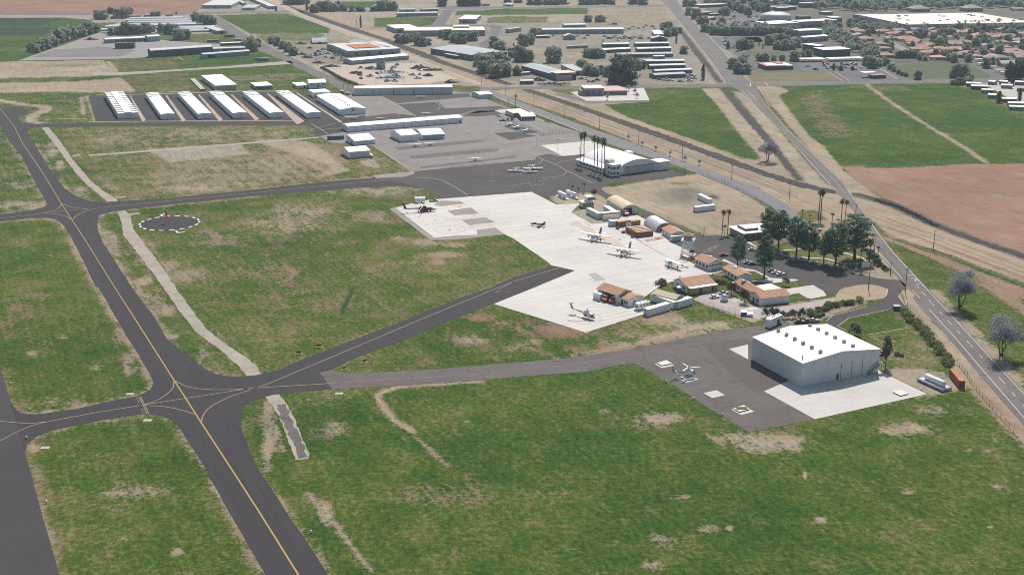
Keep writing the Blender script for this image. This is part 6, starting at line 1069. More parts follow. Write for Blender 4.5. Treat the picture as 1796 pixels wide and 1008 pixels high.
# houses: each with its own roof colour and place
hs = [('T8', 0, 345, 130, TILE2), ('T8', 20, 400, 150, TILE2), ('T8', 75, 435, 150, TILE2), ('T8', 250, 350, 140, TILE3), ('T8', 280, 325, 90, TILE3), ('T8', 425, 345, 140, TILE2), ('T8', 450, 378, 120, TILE3), ('T8', 620, 340, 110, TILE3), ('T8', 790, 340, 140, TILE3), ('T8', 985, 345, 140, TILE2), ('T8', 1200, 345, 100, TILE2), ('T8', 1215, 305, 80, TILE2), ('T8', 1540, 330, 120, TILE2), ('T8', 1740, 300, 80, TILE3),
      ('T8', 770, 395, 110, TILE2), ('T8', 500, 425, 170, TILE3), ('T8', 550, 462, 150, TILE), ('T8', 610, 492, 150, TILE2), ('T8', 670, 520, 110, TILE), ('T8', 770, 512, 110, TILE2), ('T8', 710, 550, 90, TILE2), ('T8', 795, 572, 120, TILE2), ('T8', 820, 632, 165, REDR), ('T8', 250, 490, 120, TILE2), ('T8', 245, 538, 160, TILE2), ('T8', 300, 610, 140, TILE), ('T8', 640, 610, 80, TILE),
      ('T8', 1000, 480, 150, TILE), ('T8', 1030, 540, 100, TILE2), ('T8', 1130, 555, 130, TILE2), ('T8', 1160, 470, 120, TILE), ('T8', 1250, 405, 160, TILE), ('T8', 1520, 405, 190, TILE2), ('T8', 1050, 605, 130, TILE3), ('T8', 1250, 622, 120, TILE2), ('T8', 1400, 620, 150, GRR), ('T8', 1600, 560, 190, TILE2), ('T8', 1700, 610, 120, TILE2), ('T8', 1380, 510, 80, GRR), ('T8', 1560, 700, 200, GRR), ('T8', 1650, 420, 120, DKW), ('T8', 1740, 480, 90, GRR),
      ('T8', 1690, 115, 130, TILE2), ('T8', 1560, 60, 90, TILE3), ('T8', 900, 30, 160, TILE2), ('T8', 1620, 45, 100, TILE3),
      ('T5', 260, 50, 130, TILE3), ('T5', 420, 50, 160, TILE3), ('T5', 600, 48, 90, TILE2), ('T5', 860, 45, 90, TILE2), ('T5', 1030, 42, 140, TILE3), ('T5', 1340, 48, 200, TILE3), ('T5', 10, 68, 90, LGR), ('T4', 1090, 65, 100, TILE2), ('T3', 640, 60, 120, GRR), ('T3', 1050, 118, 60, DKW)]
cn = {TILE2: 'pink tiled', TILE: 'orange tiled', TILE3: 'brown tiled', REDR: 'bright red roofed', GRR: 'grey roofed', LGR: 'pale grey roofed', DKW: 'dark roofed'}
def band(r, yy): return ('just below the mall' if yy < 62 else 'in the middle of the estate' if yy < 90 else 'along the estate edge by the green plot') if r == 'T8' and yy > 40 else ('beyond the mall' if r == 'T8' else 'along the far road by the top edge')
recs = []
for r, a, b, w, rm in hs:
    xx, yy = px(r, a, b); recs.append((band(r, yy), cn[rm], xx, r, a, b, w, rm))
cnt = {}
for k in recs: cnt.setdefault(k[:2], []).append(k[2])
ordn = ['leftmost', 'second', 'third', 'fourth', 'fifth', 'sixth', 'seventh', 'eighth', 'ninth', 'tenth', 'eleventh', 'twelfth', 'thirteenth', 'fourteenth']
rr = random.Random(11)
for k in recs:
    bd, cname, xx, r, a, b, w, rm = k; lst = sorted(cnt[k[:2]]); i = lst.index(xx)
    est = 'estate' in bd or bd == 'just below the mall'
    if est: lab = '%s house among garden trees on the estate' % cname
    elif len(lst) == 1: lab = 'the only %s house %s' % (cname, bd)
    else: lab = '%s%s house %s' % (cname, ', ' + ordn[i] + (' from left,' if i else ','), bd)
    x = B('house', lab, 'house', r, (a, b), (a + w, b + rr.uniform(-3, 3)), (a, b - 12), 3.0, rr.choice(['hip', 'gx', 'hip', 'gy']), rr.uniform(1.8, 2.6), wall=STUC, roofm=rm, ov=.6, D=rr.uniform(11, 15), group='estate houses among the trees' if est else 'houses at the far edge')
    x.panel('door', 'F', .42, .5, 0, 2.1, DOOR); x.windows('F', 2, 1, 2.1, 1.6, .55, .95); x.panel('garage_door', 'F', .05, .3, 0, 2.3, WSH)
# carports of the estate edge and mobile homes far right
mh = [('U2', 580, 500, 300, 'first white mobile home beside the big tree by the street'), ('U2', 690, 560, 330, 'second white mobile home down the field edge'), ('U2', 900, 640, 250, 'third white mobile home with a curved awning'), ('U2', 1040, 460, 130, 'small white caravan behind the first mobile home'), ('U2', 1270, 460, 160, 'white caravan with dark side by the street'), ('U2', 1310, 540, 240, 'white roofed mobile home behind the dark cypress'), ('U2', 1030, 745, 200, 'white mobile home left of the dark cypress column'), ('U2', 1310, 830, 330, 'long white mobile home right of the cypress column'), ('U2', 1460, 920, 340, 'white mobile home nearest the right edge'), ('U2', 1480, 1000, 320, 'cream mobile home at the lower right of the park'), ('U2', 1600, 470, 200, 'pink roofed mobile home near the street corner'), ('U2', 1640, 600, 170, 'dark gabled mobile home at the right edge')]
for i, (r, a, b, w, l) in enumerate(mh):
    x = B('mobile_home', l, 'mobile home', r, (a, b), (a + w, b + 12), (a, b - 40), 2.9, 'gx', .7, wall=[SLW, DKW, SLW][i % 3], roofm=[WR, WR, CR, WR, WR, CR, WR, WR, WR, CR, PALER, GRR][i], ov=.2, D=7.5, group='mobile homes by the green field'); x.windows('F', 3, 1, 2, 1.4); x.panel('door', 'F', .05, .13, 0, 2, DOOR)
for i, (a, b, w) in enumerate(((1280, 648, 90), (1310, 690, 60), (1420, 725, 80), (1490, 760, 90), (1550, 785, 80))):
    q = P('T8', a, b); L_ = w * MPP('T8', a, b); t = thing('carport', ['white carport, farthest of five along the estate lane', 'white carport, second along the estate lane', 'white carport, third along the estate lane', 'white carport, fourth along the estate lane', 'white carport nearest the street in the estate lane'][i], 'carport', q, math.radians(-12), 'estate lane carports'); MB().box(0, 0, 2.5, L_, 5.5, 2.75).build('roof', LGR, t)
    for k in range(3): MB().tube((.3 + k * (L_ - .6) / 2, .4, 0), (.3 + k * (L_ - .6) / 2, .4, 2.5), .12).build('leg', GRY, t)
# ------------------------------------------------------------------ plants
def leafmat(name, dark, light, k=3.0, pos=.5, sc=1.3, trans=.15):
    m, nt, b = newmat(name)
    pos_ = N(nt, 'ShaderNodeNewGeometry').outputs['Position']; oi = N(nt, 'ShaderNodeObjectInfo')
    n1 = noise(nt, pos_, sc, 2, .6); n2 = noise(nt, pos_, sc * .3, 2, .6)
    f = mathn(nt, 'MULTIPLY_ADD', mathn(nt, 'SUBTRACT', n1, pos), k, .35); f = mathn(nt, 'MULTIPLY_ADD', mathn(nt, 'SUBTRACT', n2, .5), 1.2, f)
    f = mathn(nt, 'ADD', f, mathn(nt, 'MULTIPLY_ADD', oi.outputs['Random'], .3, -.15), None, True)
    c = mixc(nt, f, dark, light)
    nt.links.new(c, b.inputs['Base Color']); b.inputs['Roughness'].default_value = .8; b.inputs['Specular IOR Level'].default_value = .15
    tr = N(nt, 'ShaderNodeBsdfTranslucent'); nt.links.new(c, tr.inputs[0]); mx = N(nt, 'ShaderNodeMixShader'); mx.inputs[0].default_value = .4
    nt.links.new(b.outputs[0], mx.inputs[1]); nt.links.new(tr.outputs[0], mx.inputs[2]); nt.links.new(mx.outputs[0], [n for n in nt.nodes if n.type == 'OUTPUT_MATERIAL'][0].inputs[0])
    return m
LF_B = leafmat('broadleaf', (.12, .15, .115), (.62, .66, .52), 4.2, .48, 1.0); LF_P = leafmat('pine_needles', (.085, .15, .10), (.28, .40, .27), 2.2, .5, 1.2); LF_D = leafmat('dark_leaves', (.065, .09, .075), (.27, .32, .25), 2.4, .52, 1.0)
LF_PALM = leafmat('palm_leaf', (.05, .07, .03), (.22, .25, .13), 2.5, .5, 2.0); LF_H = leafmat('hedge_leaves', (.10, .13, .05), (.32, .36, .15), 2.4, .5, 1.2); LF_S = leafmat('silver_twigs', (.22, .22, .25), (.58, .58, .62), 2.4, .5, 1.2); LF_BR = leafmat('brown_leaves', (.07, .055, .035), (.25, .21, .13), 2.4, .5, 1.3)
BARK = mat('bark', (.055, .042, .034), .95, .3, 1.5); BARKG = mat('grey_bark', (.14, .13, .13), .95, .25, 1.5); PTR = mat('palm_trunk', (.11, .085, .065), .95, .25, 1.5)
def leaves(mb, c, rad, n, size, rr, squash=.8, up=.3):
    "a clump of small leaf faces filling an ellipsoid"
    for k in range(n):
        d = Vector((rr.gauss(0, 1), rr.gauss(0, 1), rr.gauss(0, 1))).normalized(); p = Vector(c) + Vector((d.x * rad, d.y * rad, d.z * rad * squash)) * (rr.random() ** .45)
        nrm = (d + Vector((rr.uniform(-.8, .8), rr.uniform(-.8, .8), rr.uniform(-.5, .8) + up))).normalized(); a = nrm.orthogonal().normalized(); b = nrm.cross(a); t = rr.uniform(0, 6.28); s_ = size * rr.uniform(.6, 1.3)
        e1 = (a * math.cos(t) + b * math.sin(t)) * s_; e2 = (b * math.cos(t) - a * math.sin(t)) * s_ * rr.uniform(.45, .8)
        mb.add([p - e1 - e2 * .4, p + e2, p + e1 - e2 * .3, p - e2], [(0, 3, 2, 1)])
def broad_crown(seed, R=4.5, H=9.0, n=1000, size=.5, base=.18, lobes=16):
    rr = random.Random(seed); b = MB(); cz = H * (base + 1) / 2; hz = H * (1 - base) / 2; cl_ = []
    for k in range(lobes):
        a = rr.uniform(0, 6.28); e = rr.uniform(-.75, .95); q = math.sqrt(max(0, 1 - e * e)) * rr.uniform(.55, .85); cl_.append((R * q * math.cos(a), R * q * math.sin(a), cz + hz * e * .72, R * rr.uniform(.28, .46)))
    cl_.append((0, 0, cz, R * .7)); cl_.append((0, 0, cz + hz * .3, R * .6))
    tot = sum(c[3] ** 2 for c in cl_)
    for c in cl_: leaves(b, c[:3], c[3], int(n * c[3] ** 2 / tot), size, rr)
    return b
def trunk(H, r, seed=0, limbs=5, crown=.45, mb=None, reach=2.5):
    rr = random.Random(seed); b = mb or MB(); p = Vector((0, 0, -.1)); k = 5; pts = [p]
    for i in range(k): p = p + Vector((rr.uniform(-.12, .12) * H * .06, rr.uniform(-.12, .12) * H * .06, H / k)); pts.append(p)
    for i in range(k): b.tube(pts[i], pts[i + 1], r * (1 - .16 * i), r * (1 - .16 * (i + 1)), 7)
    for i in range(limbs):
        z = H * rr.uniform(crown, .92); a = rr.uniform(0, 6.28); j = min(k - 1, int(z / H * k)); s_ = pts[j].lerp(pts[j + 1], z / H * k - j); b.tube(s_, s_ + Vector((math.cos(a) * reach, math.sin(a) * reach, reach * .6)), r * .4, r * .12, 5)
    return b
class Tree:
    "a proto with trunk and crown parts (several variants)"
    def __init__(s, name, cat, crowns, trunks, lm, tm):
        s.k = []
        for c, t in zip(crowns, trunks):
            o = thing(name, 'x', cat); t.build('trunk', tm, o); c.build('crown', lm, o); s.k.append(Kind(o))
        s.i = 0; s.used = []
    def put(s, loc, rz, scale, label, group=None, v=None):
        k = s.k[(s.i if v is None else v) % len(s.k)]; s.i += 1
        return k.place(loc, rz, scale, label, group)
def pine_crown(seed, H=20, R=4.6, z0=.24, n=5200):
    rr = random.Random(seed); b = MB(); lv = []; z = H * z0
    while z < H * .985:
        t = (z / H - z0) / (1 - z0); prof = (min(1, t / .2 + .15) ** .7) * (1 - max(0, (t - .5) / .5) ** 2.2 * .75); m_ = 2 + int(5 * prof)
        for k in range(m_):
            a = rr.uniform(0, 6.28); q = R * prof * rr.uniform(.35, 1.0); lv.append((q * math.cos(a), q * math.sin(a), z + rr.uniform(-.5, .5), rr.uniform(.9, 1.5) * (.6 + .5 * prof)))
        z += H * .03
    tot = sum(c[3] ** 2 for c in lv)
    for c in lv: leaves(b, c[:3], c[3], max(6, int(n * c[3] ** 2 / tot)), .34, rr, .55, .5)
    return b
pines = Tree('pine_tree', 'pine', [pine_crown(i, 20, 4.3 + .3 * i) for i in range(3)], [trunk(18.5, .42, i, 26, .25, None, 2.8) for i in range(3)], LF_P, BARK)
pl = [('D3', 640, 590, 205, 'pine in front of the white roof, left of the tall pair'), ('D3', 750, 642, 222, 'tall pine standing by the white rock edging, right of the pair'), ('D3', 320, 832, 490, 'pine on the lawn between the red car and the narrow tile office'), ('D3', 600, 936, 480, 'pine on the lawn directly left of the three parked cars'),
      ('D3', 937, 716, 290, 'third pine from left along the curved garden path'), ('D3', 1068, 756, 350, 'pine beside the path start, fourth along the lot edge'), ('D3', 1224, 787, 440, 'shorter pine between two big ones on the garden lawn'), ('D3', 1346, 812, 360, 'pine nearest the lot, before the welcome sign end'), ('D3', 1545, 742, 262, 'widest pine at the roadside end of the garden')]
for i, (r, x, y, yt, l) in enumerate(pl):
    h = HT(r, x, y, yt); w = {8: 1.55, 0: 1.1, 1: 1.1, 4: 1.15, 5: 1.1, 7: 1.2}.get(i, 1.0)
    pines.put(P(r, x, y), i * 1.3, (h / 20 * w, h / 20 * w, h / 20), l, 'pines around the parking lot')
conif = Tree('conifer', 'conifer', [pine_crown(9, 20, 4.0, .3)], [trunk(19, .45, 9, 20, .3, None, 2.0)], LF_D, BARK)
conif.put(P('U8', 1245, 600), 0, (.42, .42, HT('U8', 1245, 600, 205) / 20), 'dark conifer at the right corner of the large grey hangar')
# palms
def palm_crown(seed, n=30, L=2.3):
    rr = random.Random(seed); b = MB()
    for k in range(n):
        a = rr.uniform(0, 6.28); e = rr.uniform(-.9, 1.2); d = Vector((math.cos(a) * math.cos(e), math.sin(a) * math.cos(e), math.sin(e))); sd_ = Vector((-math.sin(a), math.cos(a), 0)); l = L * rr.uniform(.75, 1.1)
        p0 = Vector((0, 0, 0)); p1 = d * l * .55; p2 = d * l + Vector((0, 0, -.35 * l)); w0, w1, w2 = .08, .42, .12
        b.add([p0 - sd_ * w0, p0 + sd_ * w0, p1 + sd_ * w1, p1 - sd_ * w1, p2 + sd_ * w2, p2 - sd_ * w2], [(0, 1, 2, 3), (3, 2, 4, 5)])
    return b
def palm_proto(i):
    o = thing('palm_tree', 'x', 'palm'); t = MB(); rr = random.Random(i); p = Vector((0, 0, -.1)); k = 6
    for j in range(k): q = p + Vector((rr.uniform(-.15, .15), rr.uniform(-.15, .15), 18.1 / k)); t.tube(p, q, .34 - .02 * j, .34 - .02 * (j + 1), 8); p = q
    t.build('trunk', PTR, o); c = palm_crown(i, 40, 2.7).build('crown', LF_PALM, o); c.location = p
    sk = palm_crown(i + 50, 16, 1.5); s_ = sk.build('dead_frond_skirt', mat('dead_fronds', (.12, .095, .06), .95, .3, 1), o); s_.location = p + Vector((0, 0, -.8)); s_.scale = (.7, .7, 1)
    return o
PK = [Kind(palm_proto(i)) for i in range(3)]
plist = [('D6', 228, 408, 78, 'tall palm, leftmost of six beside the arched hangar'), ('D6', 263, 420, 62, 'tall palm, second of six beside the arched hangar'), ('D6', 370, 466, 100, 'tall palm, third of six beside the arched hangar'), ('D6', 402, 480, 118, 'tall palm, fourth of six, close behind the third'), ('D6', 450, 495, 122, 'tall palm, fifth of six in front of the office block'), ('D6', 475, 512, 132, 'tall palm, rightmost of six before the arched hangar office'),
         ('D3', 157, 480, 228, 'slim palm, left of the two at the white roofed corner'), ('D3', 217, 470, 222, 'slim palm, right of the two at the white roofed corner'), ('D3', 185, 490, 385, 'short palm between the two slim ones'), ('D3', 1168, 320, 22, 'very tall palm, left of the pair above the pines'), ('D3', 1190, 335, 8, 'very tall palm, right of the pair above the pines'), ('D3', 1405, 378, 110, 'palm by the highway, left of the roadside pair'), ('D3', 1445, 365, 125, 'palm by the highway, right of the roadside pair'),
         ('D3', 1310, 395, 260, 'shorter palm standing alone behind the pines'), ('D3', 1525, 845, 620, 'slender palm left beside the white sign board'), ('D3', 1603, 845, 580, 'slender palm directly left of the sign board'), ('D3', 1703, 790, 540, 'palm in the roadside planting right of the sign'), ('D1', 265, 195, 85, 'young palm left of the cluster behind the fuel tanks'), ('D1', 322, 222, 115, 'young palm in front of the cluster by the fuel tanks'), ('D1', 385, 165, 65, 'young palm right of the cluster by the dark road'),
         ('D3', 1000, 300, 225, 'low palm at the end of the frontage road'), ('D3', 1075, 340, 280, 'low palm behind the middle pines'), ('D3', 1372, 385, 325, 'low palm near the roadside pair'), ('T3', 1050, 290, 215, 'far palm beside the dark cypress by the railway'), ('T2', 1352, 790, 725, 'pale palm on the green strip behind the workshop'), ('D5', 625, 250, 95, 'thin palm above the terminal by the frontage road'), ('D7', 1195, 175, 70, 'short palm at the highway edge')]
for i, (r, x, y, yt, l) in enumerate(plist):
    h = HT(r, x, y, yt) / 19.5; w = max(.55, min(1.05, h * 1.15)) if h < .8 else 1.0
    PK[i % 3].place(P(r, x, y), i * 2.1, (w, w, h), l, 'palms of the air base')
# broadleaf prototypes: far trees show no parts
def far_proto(name, seed, lm, R=4.5, H=9, n=900, size=.72):
    b = broad_crown(seed, R, H, n, size, -.06, 16); [leaves(b, (R * .55 * math.cos(k * .9), R * .55 * math.sin(k * .9), 1.3), R * .36, 34, size, random.Random(seed * 9 + k)) for k in range(7)]; b.v = [(p[0], p[1], max(.05, p[2])) for p in b.v]; o = b.build(name, [lm, BARK]); t = MB(); t.tube((0, 0, -.1), (0, 0, H * .5), .35, .2, 6)
    b.add(t.v, t.f, 1); me = b.mesh(name, [lm, BARK]); o.data = me; return o
class Far:
    def __init__(s, name, cat, protos): s.k = [Kind(p) for p in protos]; s.cat = cat; s.i = 0; [prop(p, 'x', cat) for p in protos]
    def put(s, loc, w, h, label, group):
        rr = random.random; o = s.k[s.i % len(s.k)].place(loc, s.i * 2.399, (w / 9 * (.9 + .2 * rr()), w / 9 * (.9 + .2 * rr()), h / 9), label, group); s.i += 1; return o
FT = Far('leafy_tree', 'tree', [far_proto('leafy_tree', i, LF_B) for i in range(5)]); FD = Far('dark_tree', 'tree', [far_proto('dark_tree', 20 + i, LF_D) for i in range(2)])
def trees(r, lst, label, group, kind=None, hk=1.0):
    for t in lst:
        x, y, w = t[:3]; m_ = MPP(r, x, y); wm = w * m_; hm = (t[3] * m_ if len(t) > 3 else wm * .95) * hk
        (kind or FT).put(P(r, x, y), wm * (1.0 if r == 'T8' else 1.18), max(3, hm * 1.12), label, group)
trees('T1', [(150, 475, 90), (200, 490, 95), (250, 470, 110), (310, 450, 120), (370, 425, 130), (430, 390, 140), (490, 370, 145), (550, 350, 140), (620, 330, 110), (680, 320, 125), (740, 300, 120), (800, 285, 110), (835, 278, 80)], 'bushy pale tree in the diagonal windbreak beside the paved yard', 'diagonal windbreak')
trees('T1', [(850, 140, 95), (910, 145, 110), (1060, 132, 95), (1120, 130, 120), (1180, 110, 100)], 'bushy tree in the clump at the end of the crop rows', 'crop end clump'); trees('T1', [(985, 85, 75, 65)], 'darker tall tree in the middle of the crop end clump', None, FD)
trees('T1', [(1000, 312, 80), (1070, 305, 95), (1150, 302, 125), (1210, 298, 110), (1290, 295, 95), (1360, 288, 110), (1410, 275, 80)], 'pale tree in the row behind the long machine barn', 'nursery front row')
trees('T2', [(205, 340, 90), (265, 355, 115), (330, 362, 110), (380, 420, 125), (450, 410, 115)], 'pale tree right of the white farmhouse', 'farmhouse trees'); trees('T2', [(565, 220, 95), (620, 255, 110), (690, 262, 110), (750, 258, 70)], 'bushy tree in the clump by the nursery corner', 'nursery corner clump')
trees('T2', [(1090, 500, 100), (1150, 540, 125, 145), (1205, 490, 95)], 'big pale roadside tree at the barn end', 'barn end trees'); trees('T2', [(1360, 460, 80), (1415, 480, 95), (1470, 510, 95), (1530, 545, 95), (1590, 580, 100)], 'grey tree in the street row beside the works yard', 'works street row')
trees('T2', [(120, 180, 60), (160, 185, 65), (280, 185, 25), (355, 155, 25), (310, 165, 25)], 'small tree among the cottages above the nursery', 'cottage trees')
trees('T3', [(320, 45, 100), (390, 50, 110), (450, 48, 100), (520, 42, 90)], 'bushy tree at the top edge left of the railway', 'top edge trees'); trees('T3', [(610, 135, 95), (670, 112, 100), (730, 115, 110), (790, 120, 110), (850, 110, 95), (920, 118, 80), (1000, 122, 70)], 'tree of the long row below the far house roof', 'far row by the railway'); trees('T3', [(1095, 120, 105, 45), (1235, 118, 100, 50)], 'dark low bush in the gap of the far row', 'far row dark bushes', FD); trees('T3', [(1310, 112, 110), (1380, 108, 120), (1440, 110, 90)], 'tree at the right end of the far row', 'far row right end')
trees('T4', [(240, 445, 95), (300, 455, 100), (360, 440, 90), (440, 475, 95, 135), (490, 485, 90), (545, 475, 75)], 'tree in front of the shaded loading yard', 'loading yard trees'); trees('T4', [(690, 400, 90), (760, 415, 110), (830, 445, 115), (900, 455, 110), (960, 430, 115), (1020, 425, 110)], 'tree before the long cream warehouse', 'warehouse front trees')
trees('T4', [(1245, 490, 110), (1300, 545, 125)], 'tree at the turning of the warehouse street', 'warehouse street pair'); trees('T5', [(225, 480, 120), (280, 465, 120), (330, 390, 100), (395, 365, 70)], 'tree left of the very long slate shed', 'slate shed trees'); trees('T5', [(130, 600, 120), (200, 645, 160), (270, 645, 130)], 'tree behind the grey roofed barn, on the left', 'barn back trees')
trees('T4', [(1080, 690, 140), (1150, 740, 170), (1230, 700, 170), (1320, 700, 150), (1250, 810, 150), (1350, 800, 140), (1130, 770, 130), (1290, 760, 150)], 'tree of the large clump at the right end of the packing shed', 'packing shed clump'); trees('T5', [(165, 790, 95), (60, 790, 100)], 'small tree at the gravel lane by the grey barn', 'gravel lane trees')
trees('T5', [(540, 655, 170, 165)], 'single round tree behind the grey roofed barn', None); trees('T5', [(890, 600, 90), (950, 608, 110), (1000, 612, 100), (1050, 605, 90)], 'tree left of the blue grey storage row', 'storage row trees'); trees('T5', [(840, 725, 105), (900, 785, 120), (970, 795, 110), (1030, 780, 90), (1120, 800, 110)], 'tree left of the giant dark tree', 'giant tree neighbours')
trees('T5', [(1410, 730, 120), (1470, 720, 90)], 'pale tree right of the giant dark tree', 'giant tree right side'); trees('T5', [(1260, 872, 310, 300)], 'giant dark round tree behind the fire station', None, FD)
trees('T5', [(905, 232, 80), (1010, 235, 70), (1050, 232, 80)], 'small round tree on the dry field edge', 'dry field trees'); trees('T5', [(300, 52, 80), (380, 54, 80), (480, 52, 90), (560, 50, 90), (640, 45, 90), (840, 52, 80), (920, 50, 90), (1000, 46, 90), (1090, 44, 90), (1160, 50, 70), (1380, 46, 95), (1480, 50, 100), (60, 30, 90), (170, 30, 90)], 'tree among the houses of the far road', 'far road trees')
trees('T4', [(690, 68, 100), (900, 62, 110), (960, 66, 110), (1040, 62, 110)], 'dark tree at the end of the warehouse street', 'far street dark trees', FD)
trees('T6', [(380, 315, 80), (430, 315, 90), (420, 385, 90), (490, 375, 100), (545, 350, 60)], 'tree at the depot corner by the highway channel', 'depot corner trees'); trees('T6', [(590, 565, 90)], 'lone tree at the right end of the storage rows', None)
trees('T6', [(1190, 515, 100), (1240, 515, 110), (1290, 505, 90)], 'tree on the lawn between highway and shops', 'shop lawn trees'); trees('T6', [(1110, 720, 110), (1180, 700, 110), (1220, 660, 90), (1170, 770, 120), (1240, 775, 120)], 'tree in the clump left of the red roofed restaurant', 'restaurant clump')
trees('T6', [(620, 72, 80), (680, 70, 80), (640, 160, 90), (720, 200, 110), (770, 255, 90), (820, 250, 80), (810, 335, 90), (860, 345, 80)], 'street tree along the right of the highway', 'highway street trees'); trees('T6', [(905 + 68 * i, 368 + (i % 3) * 3, 95) for i in range(13)], 'tree of the long hedge row below the car parks', 'car park hedge row')
trees('T6', [(1000, 250, 70), (1030, 160, 90), (990, 150, 70)], 'round tree within the highway car park', 'car park trees'); trees('T6', [(1085 + 62 * i, 100 + (i % 4) * 18, 95) for i in range(7)], 'tree of the row above the car park', 'car park upper row')
trees('T7', [(300, 470, 110), (350, 460, 110), (420, 450, 100), (390, 520, 100), (450, 525, 110), (520, 520, 100), (580, 500, 100), (480, 460, 90)], 'tree on the plot left of the shop roofs', 'shop plot trees'); trees('T7', [(200, 640, 90), (250, 640, 80), (340, 638, 60), (430, 636, 60), (560, 640, 110), (640, 620, 90), (700, 615, 90)], 'tree behind the red roofed restaurant', 'restaurant back trees')
trees('T7', [(900, 300, 100), (1150, 280, 90), (1210, 290, 90), (1280, 300, 90), (540, 350, 80), (500, 380, 90)], 'tree around the white shop roofs', 'shop roof trees'); trees('T7', [(1320, 690, 110), (1380, 715, 120), (1430, 700, 90), (1520, 690, 80), (1570, 730, 70), (1600, 750, 60), (1650, 780, 50), (1690, 795, 45), (1730, 805, 45)], 'tree of the hedge down to the street by the green plot', 'plot hedge trees')
trees('T8', [(560 + i * 45, 610, 85) for i in range(-2, 3)], 'tree along the wall above the green plot', 'plot wall trees')
trees('T8', [(690, 400, 110), (740, 390, 90), (840, 450, 110), (900, 490, 120), (950, 470, 110), (960, 400, 110), (1020, 400, 110), (1070, 440, 90), (1280, 490, 110), (1350, 480, 120), (1410, 470, 110), (1440, 520, 70), (1530, 560, 100), (1350, 570, 90), (1180, 560, 90), (970, 600, 90), (1060, 655, 100), (1210, 650, 90), (1010, 640, 80), (400, 520, 80), (350, 480, 80), (160, 380, 80), (200, 350, 80), (120, 330, 90), (1300, 340, 100), (1380, 340, 100), (1440, 350, 100), (1620, 460, 100), (1680, 380, 90), (1600, 350, 90), (1740, 430, 80), (1770, 540, 80), (700, 630, 70), (760, 640, 60)], 'garden tree between the estate houses', 'estate garden trees')
trees('T8', [(680, 835, 90)], 'lone round bush at the street edge of the green plot', None); trees('T8', [(1060, 815, 130), (1120, 820, 150, 150), (1180, 800, 120)], 'tall tree behind the pale bushes by the mobile homes', 'mobile home trees'); trees('T8', [(1060, 890, 90, 60), (1120, 892, 110, 70), (1190, 885, 120, 80), (1230, 870, 80, 90)], 'pale rounded bush in front of the tall trees by the mobile homes', 'pale corner bushes')
trees('T8', [(1400, 715, 110), (1450, 690, 100)], 'tree at the lane of white carports', 'carport lane trees'); trees('T8', [(1660, 810, 150, 160), (1740, 800, 170, 190), (1800, 800, 150, 170)], 'dark spreading tree at the right edge above the street', 'dark street corner trees', FD)
# columnar cypresses
def cyp(seed):
    rr = random.Random(seed); b = MB()
    for k in range(26): z = .6 + 10.6 * k / 25; leaves(b, (rr.uniform(-.2, .2), rr.uniform(-.2, .2), z), 1.15 * (1 - .75 * max(0, (k / 25 - .55) / .45) ** 2), 34, .34, rr, .9)
    return b
CY = Tree('cypress', 'cypress', [cyp(1)], [trunk(6, .25, 2, 0)], LF_D, BARK)
for r, x, y, yt, w, l in (('T6', 795, 835, 675, 1.9, 'tall dark columnar cypress between channel and storage yard'), ('T3', 1095, 292, 165, 1.5, 'dark columnar cypress beside the railway palm'), ('T3', 530, 112, 35, 2.2, 'thick dark cypress at the railway top'), ('T3', 205, 118, 65, 1.8, 'dark cypress at the end of the long slanting shed'), ('T6', 1058, 515, 435, 2.0, 'squat dark cypress by the highway driveway'), ('T6', 515, 455, 385, 1.3, 'small dark cypress at the channel edge'), ('T7', 185, 488, 440, .8, 'thin cypress, left of three on the shop plot'), ('T7', 226, 515, 455, .8, 'thin cypress, middle of three on the shop plot'), ('T7', 338, 522, 480, .8, 'thin cypress, right of three on the shop plot'),
    ('U2', 1260, 840, 595, 2.4, 'dark columnar cypress among the mobile homes'), ('U2', 1545, 480, 310, 2.0, 'dark cypress at the street by the mobile homes'), ('U2', 1690, 830, 530, 1.9, 'dark cypress in front of the gabled mobile home'), ('T7', 970, 735, 665, 1.6, 'dark stubby cypress in the shop car park, left'), ('T7', 1045, 740, 690, 2.4, 'dark wide cypress in the shop car park, middle'), ('T7', 1165, 738, 695, 1.8, 'dark small cypress in the shop car park, right'), ('T4', 1443, 515, 450, 1.0, 'thin cypress in front of the depot yard'), ('T7', 240, 280, 200, 2.2, 'dark cypress at the left corner of the domed clinic'), ('T7', 80, 185, 155, 2.4, 'dark clipped cypress in the highway car park')):
    CY.put(P(r, x, y), 0, (w, w, HT(r, x, y, yt) / 11.6), l, 'dark cypresses')
# near leafy trees, bushes, bare trees
oak = Tree('leafy_tree', 'tree', [broad_crown(31, 3.4, 7, 900, .3, .3)], [trunk(4.5, .2, 3, 6)], LF_BR, BARK)
oak.put(P('D8', 1190, 262), 0, HT('D8', 1190, 262, 105) / 7, 'brown leafed tree beside the ochre walled barracks'); oak.put(P('D1', 490, 220), 1, .75, 'small round tree by the dark access road')
oak.put(P('D2', 700, 470), 2, .7, 'small dark tree by the timber pergola'); oak.put(P('D2', 795, 515), 3, .85, 'thin tree on the courtyard lawn'); oak.put(P('D2', 930, 600), 4, .9, 'tree casting shade on the lodge end wall'); oak.put(P('D2', 1365, 425), 5, .6, 'sapling on the lawn strip below the parked cars')
shr = Tree('shrub', 'shrub', [broad_crown(40 + i, 2.6, 5, 700, .3, .05) for i in range(2)], [trunk(2.5, .12, 3, 3)] * 2, LF_D, BARK)
